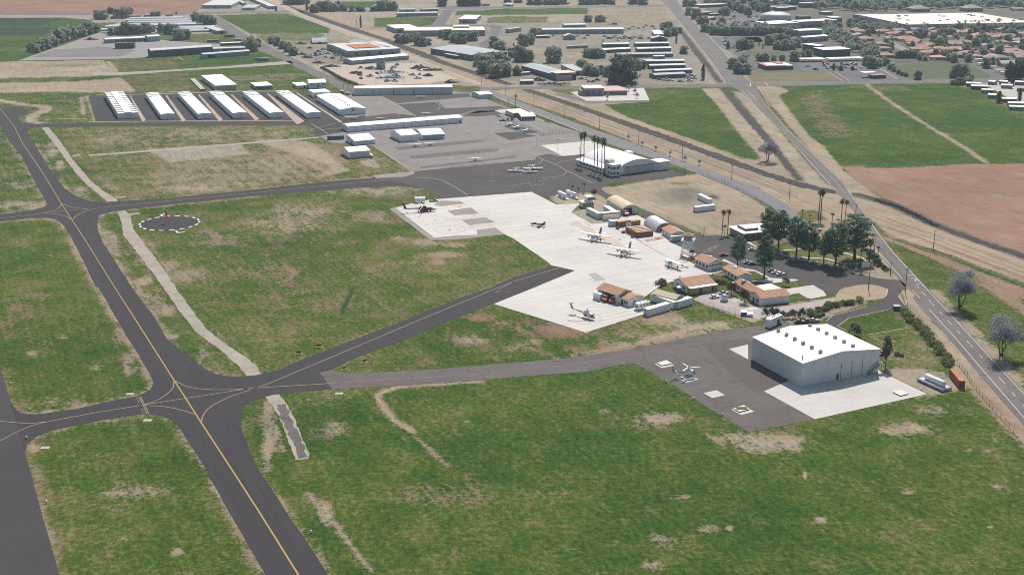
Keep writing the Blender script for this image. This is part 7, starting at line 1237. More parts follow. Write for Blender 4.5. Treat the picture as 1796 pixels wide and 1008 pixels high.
for i, (x, y, w, h) in enumerate(((1145, 755, 75, 115), (1215, 755, 80, 125), (1270, 770, 90, 135), (1330, 770, 75, 95), (1385, 765, 60, 75), (1440, 765, 80, 110), (1490, 760, 70, 80), (1535, 755, 75, 115))):
    m_ = MPP('D2', x, y); shr.put(P('D2', x, y), i, (w * m_ / 4.6, w * m_ / 4.6, h * m_ / 5), ['leftmost', 'second', 'third', 'fourth', 'fifth', 'sixth', 'seventh', 'rightmost'][i] + ' dark shrub in the row behind the white shed', 'row of dark shrubs')
shr.put(P('U8', 850, 205), 0, 1.15, 'round dark bush at the back edge of the large grey hangar')
for i, (r, x, y, s_, l) in enumerate((('D3', 1640, 640, .9, 'roadside bush beside the widest pine'), ('D3', 1700, 730, .8, 'roadside bush right of the sign palms'), ('D3', 1760, 770, .9, 'roadside bush nearest the highway pole'), ('D7', 1130, 175, .8, 'bush at the top of the planted roadside bank'), ('D7', 1190, 270, .8, 'bush at the lower planted roadside bank'), ('D7', 1255, 310, .5, 'small bush at the end of the planted bank'))): shr.put(P(r, x, y), i, s_, l, 'roadside bushes')
def bare(seed, H=14):
    rr = random.Random(seed); t = MB(); lv = MB()
    def br(p, d, l, r_, dep):
        q = p + d * l; t.tube(p, q, r_, r_ * .62, 5)
        if dep <= 1: leaves(lv, q, 1.5, 40, .17, rr, .9)
        if dep == 0: return
        for k in range(3 if dep > 1 else 4): br(q, (d + Vector((rr.uniform(-.8, .8), rr.uniform(-.8, .8), rr.uniform(-.35, .6)))).normalized(), l * rr.uniform(.62, .82), r_ * .6, dep - 1)
    for k in range(3): br(Vector((rr.uniform(-.4, .4), rr.uniform(-.4, .4), -.1)), Vector((rr.uniform(-.35, .35), rr.uniform(-.35, .35), 1)).normalized(), H * .27, .22, 3)
    c_ = broad_crown(seed, H * .38, H * 1.05, 2600, .2, .2, 24); lv.add(c_.v, c_.f)
    return t, lv
bt = [bare(3), bare(8), bare(15)]
BT = Tree('bare_tree', 'tree', [b_[1] for b_ in bt], [b_[0] for b_ in bt], LF_S, BARKG)
for i, (r, x, y, yt, l) in enumerate((('Q23', 1345, 135, -150, 'silver grey bare tree by the highway, nearer the entrance'), ('Q23', 1640, 475, 170, 'silver grey bare tree at the right, lower along the highway'), ('Q02', 1780, 1130, 960, 'silvery bare tree beside the drainage channel bend'))):
    h = HT(r, x, y, yt); s_ = h / max(p_[2] for p_ in bt[i][1].v); BT.put(P(r, x, y), i, (s_ * 1.15, s_ * 1.15, s_), l, 'bare silver trees', v=i)
for i, (r, x, y) in enumerate((('Q02', 660, 700), ('Q02', 868, 690), ('Q02', 850, 660), ('Q02', 808, 640), ('D6', 875, 215), ('D6', 1020, 265), ('D6', 1170, 320), ('D6', 1327, 375), ('D6', 1475, 415), ('D6', 730, 150))):
    s_ = .42 if i < 4 else .3; BT.put(P(r, x, y), i, (s_ * .8, s_ * .8, s_), ['leafless sapling in front of the fire station wall', 'leafless sapling on the front island of the station lot', 'leafless sapling behind the station lot island', 'leafless sapling at the station right wing', 'thin bush stem, second beside the frontage road verge', 'thin bush stem, third beside the frontage road verge', 'thin bush stem, fourth beside the frontage road verge', 'thin bush stem, fifth beside the frontage road verge', 'thin bush stem, last before the channel on the verge', 'thin bush stem, first by the arched hangar verge'][i], 'leafless saplings')
# hedges
def hedge(label, pts, w, h, dens=2.2, lm=None, seed=0, name='hedge'):
    rr = random.Random(seed); b = MB(); p = [Vector((a[0], a[1], 0)) for a in pts]
    for a, c in zip(p[:-1], p[1:]):
        L_ = (c - a).length; n = max(1, int(L_ / 1.1))
        for k in range(n):
            q = a.lerp(c, (k + rr.random()) / n); leaves(b, (q.x + rr.uniform(-.3, .3) * w, q.y + rr.uniform(-.3, .3) * w, h * .45 * rr.uniform(.7, 1.2)), max(.5, w * .36), int(46 * dens), .36, rr, h / w)
    o = b.build(name, lm or LF_H); return prop(o, label, 'hedge')
hedge('long green hedge along the fence left of the highway', W('Q23', 940, 170, 1080, 290, 1180, 420, 1290, 560), 5.5, 2.6, 2.6, seed=1)
hedge('broad green hedge between gravel lane and side road', W('D7', 460, 800, 600, 740, 800, 690, 1010, 655), 5.5, 2.6, 3.0, seed=2); hedge('lower part of the green hedge by the parked red car', W('D7', 520, 820, 640, 790), 3, 1.8, 2.4, seed=3)
hedge('dark bushy hedge along the airport road beside the scrapyard', W('T3', 680, 720, 780, 770, 880, 830, 980, 870, 1060, 900), 3.5, 3, 2, LF_D, 4); hedge('round bush row beside the concrete path at the hangar corner', W('Q23', 890, 470, 950, 490), 3, 1.6, 2.4, seed=5)
hedge('scrubby brush strip growing along the ditch by the ploughed field', W('Q13', 750, 392, 900, 440, 1020, 490, 1150, 560, 1190, 580), 3.2, 1.0, 1.2, mat('dry_brush', (.13, .12, .10), .95, .3, 1), 6, 'brush_strip'); hedge('planted shrub strip on the bank between pines and highway', W('D7', 1090, 110, 1150, 190, 1230, 280, 1290, 330), 3.5, 1.2, 1.2, LF_BR, 7)
# garden trees filling the estate and the town between the houses; and the mass of the farthest trees
def inside(p, q):
    c = False; n = len(q)
    for i in range(n):
        (x1, y1), (x2, y2) = q[i], q[(i + 1) % n]
        if (y1 > p[1]) != (y2 > p[1]) and p[0] < (x2 - x1) * (p[1] - y1) / (y2 - y1) + x1: c = not c
    return c
def scatter(r, poly, n, seed, dmin=26):
    rr = random.Random(seed); xs = [p[0] for p in poly]; ys = [p[1] for p in poly]; out = []; k = 0
    while len(out) < n and k < n * 40:
        k += 1; p = (rr.uniform(min(xs), max(xs)), rr.uniform(min(ys), max(ys)))
        if inside(p, poly) and all((p[0] - o[0]) ** 2 + 4 * (p[1] - o[1]) ** 2 > dmin * dmin for o in out): out.append(p)
    return [(p[0], p[1], rr.uniform(55, 95)) for p in out]
trees('T8', scatter('T8', [(260, 350), (1796, 345), (1796, 590), (1500, 640), (1100, 640), (620, 600), (300, 590)], 22, 3, 70), 'small garden tree in the estate streets', 'small estate trees')
def mass(name, label, parts, lm):
    src = broad_crown(70, 4.5, 9, 240, 1.2, .08, 9); sv_ = np.array([tuple(v) for v in src.v], np.float32); V = []
    for r, poly, n, seed, k in parts:
        rr = random.Random(seed)
        for x, y, w in scatter(r, poly, n, seed, 30):
            wm = w * k * MPP(r, x, y); q = P(r, x, y); a = rr.uniform(0, 6.28); R_ = np.array([[math.cos(a), -math.sin(a), 0], [math.sin(a), math.cos(a), 0], [0, 0, 1]], np.float32)
            V.append((sv_ * np.array([wm / 9, wm / 9, wm * rr.uniform(.75, 1.05) / 9], np.float32)) @ R_.T + np.array(q, np.float32))
    V = np.concatenate(V); me = bpy.data.meshes.new(name); k = len(V) // 4; me.vertices.add(len(V)); me.vertices.foreach_set('co', V.ravel()); me.loops.add(4 * k); me.polygons.add(k); me.loops.foreach_set('vertex_index', np.arange(4 * k, dtype=np.int32)); me.polygons.foreach_set('loop_start', np.arange(0, 4 * k, 4, dtype=np.int32)); me.polygons.foreach_set('loop_total', np.full(k, 4, np.int32)); me.update(); me.validate(); me.materials.append(lm)
    o = bpy.data.objects.new(name, me); C.objects.link(o); prop(o, label, None, None, 'stuff')
mass('far_woodland', 'far mass of trees over the town and around the mall', [('T7', [(-400, 70), (-300, 5), (0, -30), (3200, -40), (3200, 110), (2300, 95), (1796, 112), (1430, 130), (860, 110), (600, 60)], 330, 5, 1.25), ('T8', [(0, 290), (560, 300), (1796, 275), (2100, 275), (2100, 335), (900, 330), (0, 335)], 105, 6, .95), ('T7', [(860, 310), (1040, 310), (1100, 420), (1230, 450), (1400, 480), (1430, 590), (1300, 610), (1170, 560), (1000, 450), (880, 400)], 60, 7, 1.1), ('T8', [(250, 340), (1796, 335), (1796, 600), (1450, 640), (1100, 620), (650, 590), (450, 470), (280, 440)], 75, 9, .62), ('T6', [(880, 300), (1500, 295), (1500, 360), (880, 365)], 26, 8, 1.0)], LF_B)
# ------------------------------------------------------------------ vehicles, aircraft, poles, fences, signs
def wheel(mb, x, y, r, w=.24, mi=0): mb.tube((x, y - w / 2, r), (x, y + w / 2, r), r, n=10, mi=mi)
def car(label, r, x, y, heading, paint, kind='car', group=None, scale=1.0):
    t = thing('parked_' + kind, label, kind, P(r, x, y, .04), math.radians(heading), group); t.scale = (scale,) * 3
    L_, w_ = (4.6, 1.8) if kind == 'car' else (5.6, 1.95); b = MB()
    sec = [(-L_ / 2, .45, .62, .82), (-L_ / 2 + .12, .3, .85, .95), (-L_ * .2, .25, .95, 1.0), (L_ * .15, .25, .95, 1.0), (L_ / 2 - .35, .28, .82, .96), (L_ / 2, .42, .6, .8)]
    b.loft([[(xx, -w_ / 2 * k, z0), (xx, -w_ / 2 * k, z1 * .9), (xx, -w_ / 2 * k * .9, z1), (xx, w_ / 2 * k * .9, z1), (xx, w_ / 2 * k, z1 * .9), (xx, w_ / 2 * k, z0)] for xx, z0, z1, k in sec], sm=False); b.build('body', paint, t)
    c0, c1 = (-L_ * .36, L_ * .17) if kind == 'car' else (-L_ * .08, L_ * .24); g = MB(); tp = MB(); hz_ = 1.48 if kind == 'car' else 1.75
    cab = lambda z, i, k: [(c0 + i, -w_ / 2 * k, z), (c1 - i * 1.4, -w_ / 2 * k, z), (c1 - i * 1.4, w_ / 2 * k, z), (c0 + i, w_ / 2 * k, z)]
    g.loft([cab(.9, 0, .9), cab(hz_ - .06, .5, .72)], sm=False); g.build('windows', GLASS, t); tp.loft([cab(hz_ - .07, .5, .74), cab(hz_, .55, .7)], sm=False); tp.build('roof', paint, t)
    for sx in (-L_ * .31, L_ * .31):
        for sy in (-w_ / 2 + .08, w_ / 2 - .08): m_ = MB(); wheel(m_, sx, sy, .33); m_.build('wheel', BLK, t)
    if kind == 'pickup': MB().box(-L_ / 2 + .15, -w_ / 2 + .15, .96, -L_ * .1, w_ / 2 - .15, 1.0).build('cargo_bed', DGR, t)
    return t
car('bright red car parked in the lot beyond the tile office', 'D2', 712, 112, 10, RED); car('white car parked between two pines in the lot', 'D2', 1015, 52, 12, WHP); car('silver car parked left of the navy car', 'D2', 968, 190, 8, SLV); car('navy blue car parked right of the silver one', 'D2', 1018, 205, 8, NAVY)
car('black car, left of the three parked by the lawn pine', 'D2', 1225, 275, 20, DGR); car('white car, middle of the three parked by the lawn pine', 'D2', 1262, 295, 20, WHP); car('white car, right of the three parked by the lawn pine', 'D2', 1312, 312, 20, WHP)
car('white car beside the white courtyard tank', 'D2', 618, 552, 12, WHP); car('pale van behind the white courtyard tank', 'D2', 715, 510, 12, SLV); car('red car behind the roof edge of the large grey hangar', 'D2', 1598, 805, 15, RED); car('silver car next to the red one behind the grey hangar', 'D2', 1660, 800, 15, SLV); car('dark car mostly hidden behind the grey hangar roof', 'D2', 1510, 812, 5, DGR)
car('white pickup parked beside the red helicopter', 'S4', 1060, 275, 8, SLV, 'pickup'); car('red car parked behind the conifer at the grey hangar', 'U8', 1215, 440, 30, RED); car('small white car near the terminal lot fence', 'D5', 455, 325, -20, WHP); car('dark blue pickup parked at the terminal fence', 'D5', 490, 372, 0, NAVY, 'pickup')
for i, (x, y, c, l) in enumerate(((410, 845, WHP, 'white van, first of the vans below the storage rows'), (455, 850, WHP, 'white van, second of the vans below the storage rows'), (345, 838, RED, 'red van left of the white vans'), (650, 800, WHP, 'white van, upper left in the cluster at the storage yard end'), (690, 800, WHP, 'white van, upper right in the cluster at the storage yard end'), (655, 825, SLV, 'silver van, middle in the cluster at the storage yard end'), (695, 828, WHP, 'white van, middle right in the cluster at the storage yard end'), (655, 855, WHP, 'white van, lowest in the cluster at the storage yard end'), (560, 860, SLV, 'long silver van at the cross street edge'))):
    car(l, 'T6', x, y, 5, c, 'pickup' if i % 3 == 0 else 'car', 'vans at the storage yard', 1.5)
for i, (x, y, c, l) in enumerate(((700, 700, WHP, 'white car at the left of the shop lot'), (880, 690, SLV, 'silver car at the middle of the shop lot'), (905, 685, NAVY, 'dark blue car right of the silver car in the shop lot'), (780, 735, DGR, 'dark car by the lower edge of the shop lot'), (1190, 735, WHP, 'white trailer car on the right of the shop lot'), (1100, 690, DGR, 'dark car in the upper shop lot'))): car(l, 'T7', x, y, 20 + i * 31, c, 'car', 'cars in the shop lot', 1.5)
for i in range(7): car(['dark', 'white', 'silver', 'grey', 'red', 'pale', 'black'][i] + ' vehicle in the depot yard row above the storage rows', 'T5', 1130 + 55 * i, 410 - (i % 2) * 14, 0, [DGR, WHP, SLV, GRY, RED, WHP, DGR][i], 'car', 'depot yard vehicles', 1.7)
# courtyard tank, dumpsters, porta box
q = P('D2', 720, 580); t = thing('water_tank', 'white upright tank standing in the courtyard', 'tank', q); MB().tube((0, 0, 0), (0, 0, 2.5), 1.7, n=16).build('tank_body', WHP, t); MB().tube((0, 0, 2.5), (0, 0, 2.8), 1.7, .4, n=16).build('lid', SLV, t)
def bin_(label, r, x, y, m, w=2.0, d=1.5, h=1.5, rz=0):
    t = thing('dumpster', label, 'dumpster', P(r, x, y, .04), math.radians(rz)); b = MB(); b.loft([[(-w / 2 * k, -d / 2 * k, z), (w / 2 * k, -d / 2 * k, z), (w / 2 * k, d / 2 * k, z), (-w / 2 * k, d / 2 * k, z)] for z, k in ((0, .9), (h, 1))], sm=False); b.build('bin', m, t)
    MB().add([(-w / 2, -d / 2, h + .01), (w / 2, -d / 2, h + .01), (w / 2, d / 2, h + .35), (-w / 2, d / 2, h + .35), (-w / 2, d / 2, h), (w / 2, d / 2, h)], [(0, 1, 2, 3), (0, 3, 4), (1, 5, 2), (3, 2, 5, 4)]).build('lid', DGR if m is BLU else WHP, t); return t
bin_('blue dumpster by the fence behind the white shed', 'D2', 925, 735, BLU, 2.6, 1.8, 1.7, -10); bin_('pale blue dumpster right of the blue one', 'D2', 990, 745, mat('pale_blue_paint', (.45, .55, .63), .5), 2.4, 1.7, 1.3, -10); bin_('blue dumpster at the corner of the roadside hedge', 'D7', 1390, 735, BLU, 2.8, 1.8, 1.7, 5); bin_('tall blue cabin against the white barracks wall', 'D2', 240, 492, BLU, 1.5, 1.5, 2.3, 10)
# RV and trailer
t = thing('motorhome', 'white motorhome parked beside the terracotta annexe', 'motorhome', P('D8', 998, 425, .04), ang('D8', 945, 432, 1060, 402)); MB().loft([[(xx, -1.2, z0), (xx, -1.2, z1), (xx, 1.2, z1), (xx, 1.2, z0)] for xx, z0, z1 in ((-3.6, .5, 2.0), (-3.3, .45, 3.0), (3.4, .45, 3.0), (3.6, .6, 2.9))], sm=False).build('body', WHP, t)
for xx in (-2.4, -.6, 1.2, 2.6): MB().box(xx, -1.24, 1.6, xx + .9, -1.205, 2.3).build('window', GLASS, t)
MB().box(-3.66, -.9, 1.4, -3.5, .9, 2.1).build('windscreen', GLASS, t)
for sx in (-2.3, 2.2):
    for sy in (-1.05, 1.05): m_ = MB(); wheel(m_, sx, sy, .42); m_.build('wheel', BLK, t)
for xx in (-1.5, .6, 2.2): MB().box(xx, -.4, 3.02, xx + .7, .3, 3.25).build('roof_vent', GRY, t)
t = thing('box_trailer', 'white box trailer behind the red helicopter', 'trailer', P('S4', 700, 300, .04), math.radians(5)); MB().box(-3.0, -1.2, .7, 3.0, 1.2, 2.9).build('body', WHP, t); MB().box(-3.05, -1.25, 2.92, 3.05, 1.25, 3.0).build('roof', WR, t); MB().tube((3, 0, .7), (4.2, 0, .6), .08).build('tow_bar', DKST, t)
for sx in (-.6, .6):
    for sy in (-1.1, 1.1): m_ = MB(); wheel(m_, sx, sy, .4); m_.build('wheel', BLK, t)
def engine(label, r, x, y, hd, s_=1.0):
    t = thing('fire_engine', label, 'fire engine', P(r, x, y, .05), math.radians(hd), 'red fire engines'); t.scale = (s_,) * 3
    b = MB(); b.box(-3.6, -1.2, .7, 1.3, 1.2, 2.5); b.build('body', RED, t); b = MB(); b.loft([[(xx, -1.15, z0), (xx, -1.15, z1), (xx, 1.15, z1), (xx, 1.15, z0)] for xx, z0, z1 in ((1.4, .6, 2.7), (2.6, .6, 2.7), (3.1, .6, 1.9), (3.9, .6, 1.7))], sm=False); b.build('cab', RED, t)
    MB().loft([[(xx, -1.0, z0), (xx, -1.0, z1), (xx, 1.0, z1), (xx, 1.0, z0)] for xx, z0, z1 in ((2.62, 1.95, 2.6), (3.12, 1.92, 1.95))], sm=False).build('windscreen', GLASS, t); MB().box(-3.5, -1.1, 2.52, 1.2, 1.1, 2.7).build('top_gear', SLV, t); MB().box(1.6, -.9, 2.72, 2.0, .9, 2.9).build('light_bar', WHP, t)
    for sx in (-2.2, 2.6):
        for sy in (-1.05, 1.05): m_ = MB(); wheel(m_, sx, sy, .5, .3); m_.build('wheel', BLK, t)
    return t
engine('red fire engine nosing out of the tan barrel shelter', 'D1', 812, 398, -75); engine('red fire engine in the left bay of the open bay building', 'D8', 628, 335, -115, .95); engine('red fire engine in the right bay of the open bay building', 'D8', 700, 350, -115, .95)
# carts and gear on the apron
for i, (x, y, l) in enumerate(((735, 548, 'dark tow bar cart near the mint container'), (797, 590, 'dark round hose reel left of the retardant boxes'), (895, 638, 'dark round hose reel nearest the retardant boxes'))):
    t = thing('hose_reel' if i else 'tow_cart', l, 'ground gear', P('D1', x, y, .07)); m_ = MB(); m_.tube((-.8, 0, .6), (.8, 0, .6), .6, n=12); m_.build('drum', DKST, t); MB().box(-1.2, -.6, .05, 1.2, .6, .2).build('base', GRY, t)
for i, (pts, l) in enumerate((((1020, 0), (0, 0)),)): pass
def hose(label, r, *c, m=RED, rad=.09):
    b = MB(); p = spline(W(r, *c), 5)
    for a, d in zip(p[:-1], p[1:]): b.tube((a.x, a.y, .14), (d.x, d.y, .14), rad, n=5)
    return prop(b.build('hose', m), label, 'hose')
hose('red hose lying from the retardant boxes to the apron', 'D1', 790, 545, 830, 580, 870, 600, 940, 650, 1000, 685, m=mat('dull_red_hose', (.32, .12, .10), .8)); hose('dark hose curled between the two tanker planes', 'D1', 735, 670, 750, 662, 768, 655, 775, 672, m=DKST); hose('dark hose left of the upper tanker plane', 'D1', 392, 485, 415, 495, 440, 508, 455, 520, m=DKST)
hose('long dark seam hose along the apron edge', 'D1', 720, 545, 900, 640, 1100, 755, 1300, 870, m=mat('seam_hose', (.40, .35, .32), .9), rad=.07)
# ------- aircraft
def fus(mb, secs, n=10, mi=0):
    "body of revolution-like sections (x, halfwidth, zlow, zhigh)"
    mb.loft([[(x, hw * math.cos(2 * math.pi * i / n), (z0 + z1) / 2 + (z1 - z0) / 2 * math.sin(2 * math.pi * i / n)) for i in range(n)] for x, hw, z0, z1 in secs], mi)
def wing(mb, x, z, half, c0, c1, th=.18, sweep=.2, dih=.0):
    for s_ in (-1, 1):
        a = [(x + c0 / 2, 0, z), (x - c0 / 2, 0, z), (x - c0 / 2 + (c0 - c1) * .4 - sweep, s_ * half, z + dih), (x - c0 / 2 + (c0 - c1) * .4 + c1 - sweep, s_ * half, z + dih)]
        o = len(mb.v); f = [(0, 1, 2, 3), (7, 6, 5, 4), (0, 4, 5, 1), (1, 5, 6, 2), (2, 6, 7, 3), (3, 7, 4, 0)]; mb.add(a + [(p[0], p[1], p[2] + th) for p in a], f)
def fin(mb, x, z, h, c0, c1, th=.12, sweep=.5, y=0):
    a = [(x, y - th / 2, z), (x - c0, y - th / 2, z), (x - c0 - sweep * .5, y - th / 2, z + h), (x - c0 - sweep * .5 + c1, y - th / 2, z + h)]; mb.add(a + [(p[0], p[1] + th, p[2]) for p in a], [(0, 1, 2, 3), (7, 6, 5, 4), (0, 4, 5, 1), (1, 5, 6, 2), (2, 6, 7, 3), (3, 7, 4, 0)])
def prop_blades(mb, x, y, z, r_, n=3):
    for k in range(n): a = 2 * math.pi * k / n + .4; mb.tube((x, y, z), (x, y + r_ * math.cos(a), z + r_ * math.sin(a)), .09, .07, 4)
def gear(t, pts, r_=.45, z=1.2):
    for x, y in pts: m_ = MB(); m_.tube((x, y, z), (x, y, r_), .09); wheel(m_, x, y, r_, .26); m_.build('landing_gear', BLK, t)
def tanker():
    t = thing('tanker_aircraft', 'x', 'aeroplane', (0, 0, 0), 0, 'pair of fire tanker aircraft')
    b = MB(); fus(b, [(6.2, .25, 1.6, 2.2), (5.6, .7, 1.1, 2.6), (4.4, 1.0, .9, 3.1), (1.5, 1.15, .8, 3.4), (-1.5, 1.1, .9, 3.3), (-4.5, .7, 1.6, 3.0), (-7.0, .3, 2.2, 2.9)]); b.build('fuselage', WHP, t)
    b = MB(); b.loft([[(xx, -w_, 2.9), (xx, -w_ * .6, z), (xx, w_ * .6, z), (xx, w_, 2.9)] for xx, w_, z in ((5.2, .5, 2.92), (4.6, .85, 3.2), (3.4, .85, 3.35))], sm=False); b.build('cockpit_glass', GLASS, t)
    b = MB(); wing(b, .8, 3.45, 11.0, 3.0, 1.6, .3); b.build('wing', WHP, t)
    for s_ in (-1, 1):
        b = MB(); fus(b, [(3.8, .45, 2.5, 3.4), (3.4, .62, 2.3, 3.6), (1.0, .65, 2.3, 3.7), (-2.0, .3, 2.7, 3.4)], 10); for_ = b.tube((3.8, 3.2 * 0, 2.95), (4.4, 0, 2.95), .25, .05, 8); o = b.build('engine', [SLV], t); o.location = (0, s_ * 3.1, 0)
        b = MB(); prop_blades(b, 4.2, 0, 2.95, 1.6, 4); p_ = b.build('propeller', DKST, o)
    b = MB(); fin(b, -4.0, 2.7, 3.6, 3.2, 1.8, .25, 1.4); b.build('tail_fin', mat('tanker_tail', (.20, .165, .15), .6, .2, 1), t); b = MB(); wing(b, -6.0, 3.2, 4.0, 2.0, 1.2, .16); b.build('tailplane', WHP, t)
    gear(t, [(4.6, 0), (-.4, -3.1), (-.4, 3.1)], .5, 2.2); return t
Kt = Kind(tanker()); q0, q1 = P('S8', 200, 240, 0), P('S8', 880, 345, 0); wv = P('S8', 880, 345, 3.5) - P('S8', 200, 240, 3.5); hd = math.atan2(wv.y, wv.x) - math.pi / 2
cA = (P('S8', 200, 240, 3.5) + P('S8', 880, 345, 3.5)) / 2; cB = (P('S8', 815, 535, 3.5) + P('S8', 1500, 665, 3.5)) / 2
for c_, l in ((cA, 'white tanker aircraft, farther of two on the stained apron'), (cB, 'white tanker aircraft, nearer of two on the stained apron')): Kt.place((c_.x, c_.y, .06), hd, wv.length / 22, label=l)
def light_plane(high=True, L_=7.2, span=10.5, twin=False):
    t = thing('light_aircraft', 'x', 'aeroplane', (0, 0, 0), 0, 'parked light aircraft')
    k = L_ / 7.2; b = MB(); fus(b, [(2.2 * k, .15, .9, 1.3), (1.9 * k, .42, .7, 1.5), (.8 * k, .55, .6, 1.6), (.3 * k, .6, .6, 2.0), (-1.0 * k, .55, .7, 2.0), (-2.2 * k, .3, .95, 1.6), (-4.8 * k, .1, 1.2, 1.45)], 8); b.build('fuselage', WHP, t)
    b = MB(); b.box(-.7 * k, -.62, 1.45, .75 * k, .62, 1.85); b.build('cabin_glass', GLASS, t); b = MB(); wing(b, .1 * k, 2.0 if high else .85, span / 2, 1.7 * k, 1.2 * k, .16, .1, .15); b.build('wing', WHP, t)
    b = MB(); fin(b, -3.9 * k, 1.35, 1.6 * k, 1.2 * k, .7 * k, .12, .8); b.build('tail_fin', WHP, t); b = MB(); wing(b, -4.4 * k, 1.35, 1.8 * k, 1.0 * k, .7 * k, .1); b.build('tailplane', WHP, t)
    if twin:
        for s_ in (-1, 1): b = MB(); fus(b, [(2.2, .25, .7, 1.3), (1.6, .42, .6, 1.4), (-.8, .2, .8, 1.25)], 8); o = b.build('engine', SLV, t); o.location = (0, s_ * 2.0, 0); b = MB(); prop_blades(b, 2.25, 0, 1.0, .95, 3); b.build('propeller', DKST, o)
    else: b = MB(); prop_blades(b, 2.25 * k, 0, 1.1, .95, 2); b.build('propeller', DKST, t)
    gear(t, [(1.6 * k, 0), (-.3, -1.1), (-.3, 1.1)], .25, .9); return t
Ks = Kind(light_plane()); Kw = Kind(light_plane(False, 9.5, 12.5, True))
for K_, r, x, y, hd_, s_, l in ((Kw, 'D5', 628, 905, -95, .85, 'white twin engine plane, left of the three on the dark ramp'), (Kw, 'D5', 810, 882, -80, 1.05, 'white twin engine plane, rear right on the dark ramp'), (Kw, 'D5', 775, 915, -85, .8, 'white plane in front of the rear right twin'), (Ks, 'D4', 1010, 402, -80, .82, 'white plane, left of two on the first tie-down row'), (Ks, 'D4', 1168, 388, -80, .85, 'white plane, right of two on the first tie-down row'), (Ks, 'D4', 1640, 552, -75, .9, 'white plane alone on the lowest tie-down row'),
    (Ks, 'D4', 545, 512, 20, .85, 'white plane with raised tail at the corner of its hangar'), (Ks, 'D4', 350, 118, -85, .85, 'white plane behind the left end of the thirteen door hangar'), (Ks, 'D4', 640, 118, -80, .7, 'faint white plane behind the middle of the thirteen door hangar'), (Ks, 'D4', 1120, 70, -80, .75, 'white plane behind the right half of the thirteen door hangar'), (Ks, 'Q01', 1150, 688, -85, .8, 'white plane on the dark patch below the five bay hangar'), (Ks, 'D5', 635, 455, -30, .95, 'white plane, middle at the terminal fence'), (Ks, 'D5', 725, 490, -30, .85, 'white plane, lowest at the terminal fence'), (Ks, 'D5', 560, 420, -30, .8, 'white plane, upper at the terminal fence')):
    K_.place(P(r, x, y, .06), math.radians(hd_), s_, l)
# twin boom observation plane
c_ = P('D1', 1325, 945, 0); t = thing('twin_boom_aircraft', 'white and red twin boom plane by the small lawns', 'aeroplane', (c_.x, c_.y, .06), math.radians(-150)); b = MB(); fus(b, [(4.2, .2, 1.4, 1.8), (3.4, .5, 1.1, 2.4), (1.5, .55, 1.0, 2.6), (-1.5, .4, 1.2, 2.2), (-2.6, .15, 1.5, 1.9)], 8); b.build('fuselage', WHP, t); b = MB(); b.box(1.2, -.45, 2.15, 3.2, .45, 2.62); b.build('cockpit_glass', GLASS, t)
b = MB(); wing(b, .2, 2.5, 6.1, 2.2, 2.2, .22, 0); b.build('wing', WHP, t)
for s_ in (-1, 1):
    b = MB(); fus(b, [(3.0, .35, 1.7, 2.4), (2.5, .42, 1.6, 2.5), (-1, .35, 1.8, 2.5), (-7.2, .15, 2.1, 2.5)], 8); o = b.build('boom', WHP, t); o.location = (0, s_ * 2.2, 0); b = MB(); prop_blades(b, 3.1, 0, 2.05, 1.2, 3); b.build('propeller', DKST, o); b = MB(); fin(b, -6.0, 2.3, 2.0, 1.5, .9, .12, .5); b.build('red_fin', ORP, o)
b = MB(); b.box(-7.4, -2.3, 4.2, -6.5, 2.3, 4.3); b.build('tailplane', WHP, t); gear(t, [(3.2, 0), (-.8, -2.2), (-.8, 2.2)], .4, 1.6)
# dark jet on display
c_ = P('D1', -100, 520, 0); t = thing('jet_fighter', 'dark old jet fighter standing alone on the apron', 'aeroplane', (c_.x, c_.y, .06), math.radians(158)); t.scale = (.85,) * 3; JD = mat('jet_camouflage', (.10, .105, .085), .7, .3, .6)
b = MB(); fus(b, [(5.5, .1, 1.2, 1.4), (4.5, .4, .9, 1.7), (2.5, .65, .8, 1.9), (-1, .75, .8, 1.9), (-4, .55, .9, 1.8), (-4.6, .4, 1.0, 1.7)], 8); b.build('fuselage', JD, t); b = MB(); fus(b, [(3.4, .2, 1.6, 1.9), (2.6, .38, 1.6, 2.3), (1.2, .3, 1.6, 2.2)], 8); b.build('canopy', GLASS, t); b = MB(); wing(b, -.5, 1.1, 4.3, 2.8, 1.0, .14, 1.6); b.build('wing', JD, t); b = MB(); fin(b, -2.6, 1.7, 1.7, 2.0, .9, .12, 1.4); b.build('tail_fin', JD, t); b = MB(); wing(b, -4.0, 1.4, 1.9, 1.3, .7, .1, .8); b.build('tailplane', JD, t); gear(t, [(3.4, 0), (-.8, -1.1), (-.8, 1.1)], .3, 1.0)
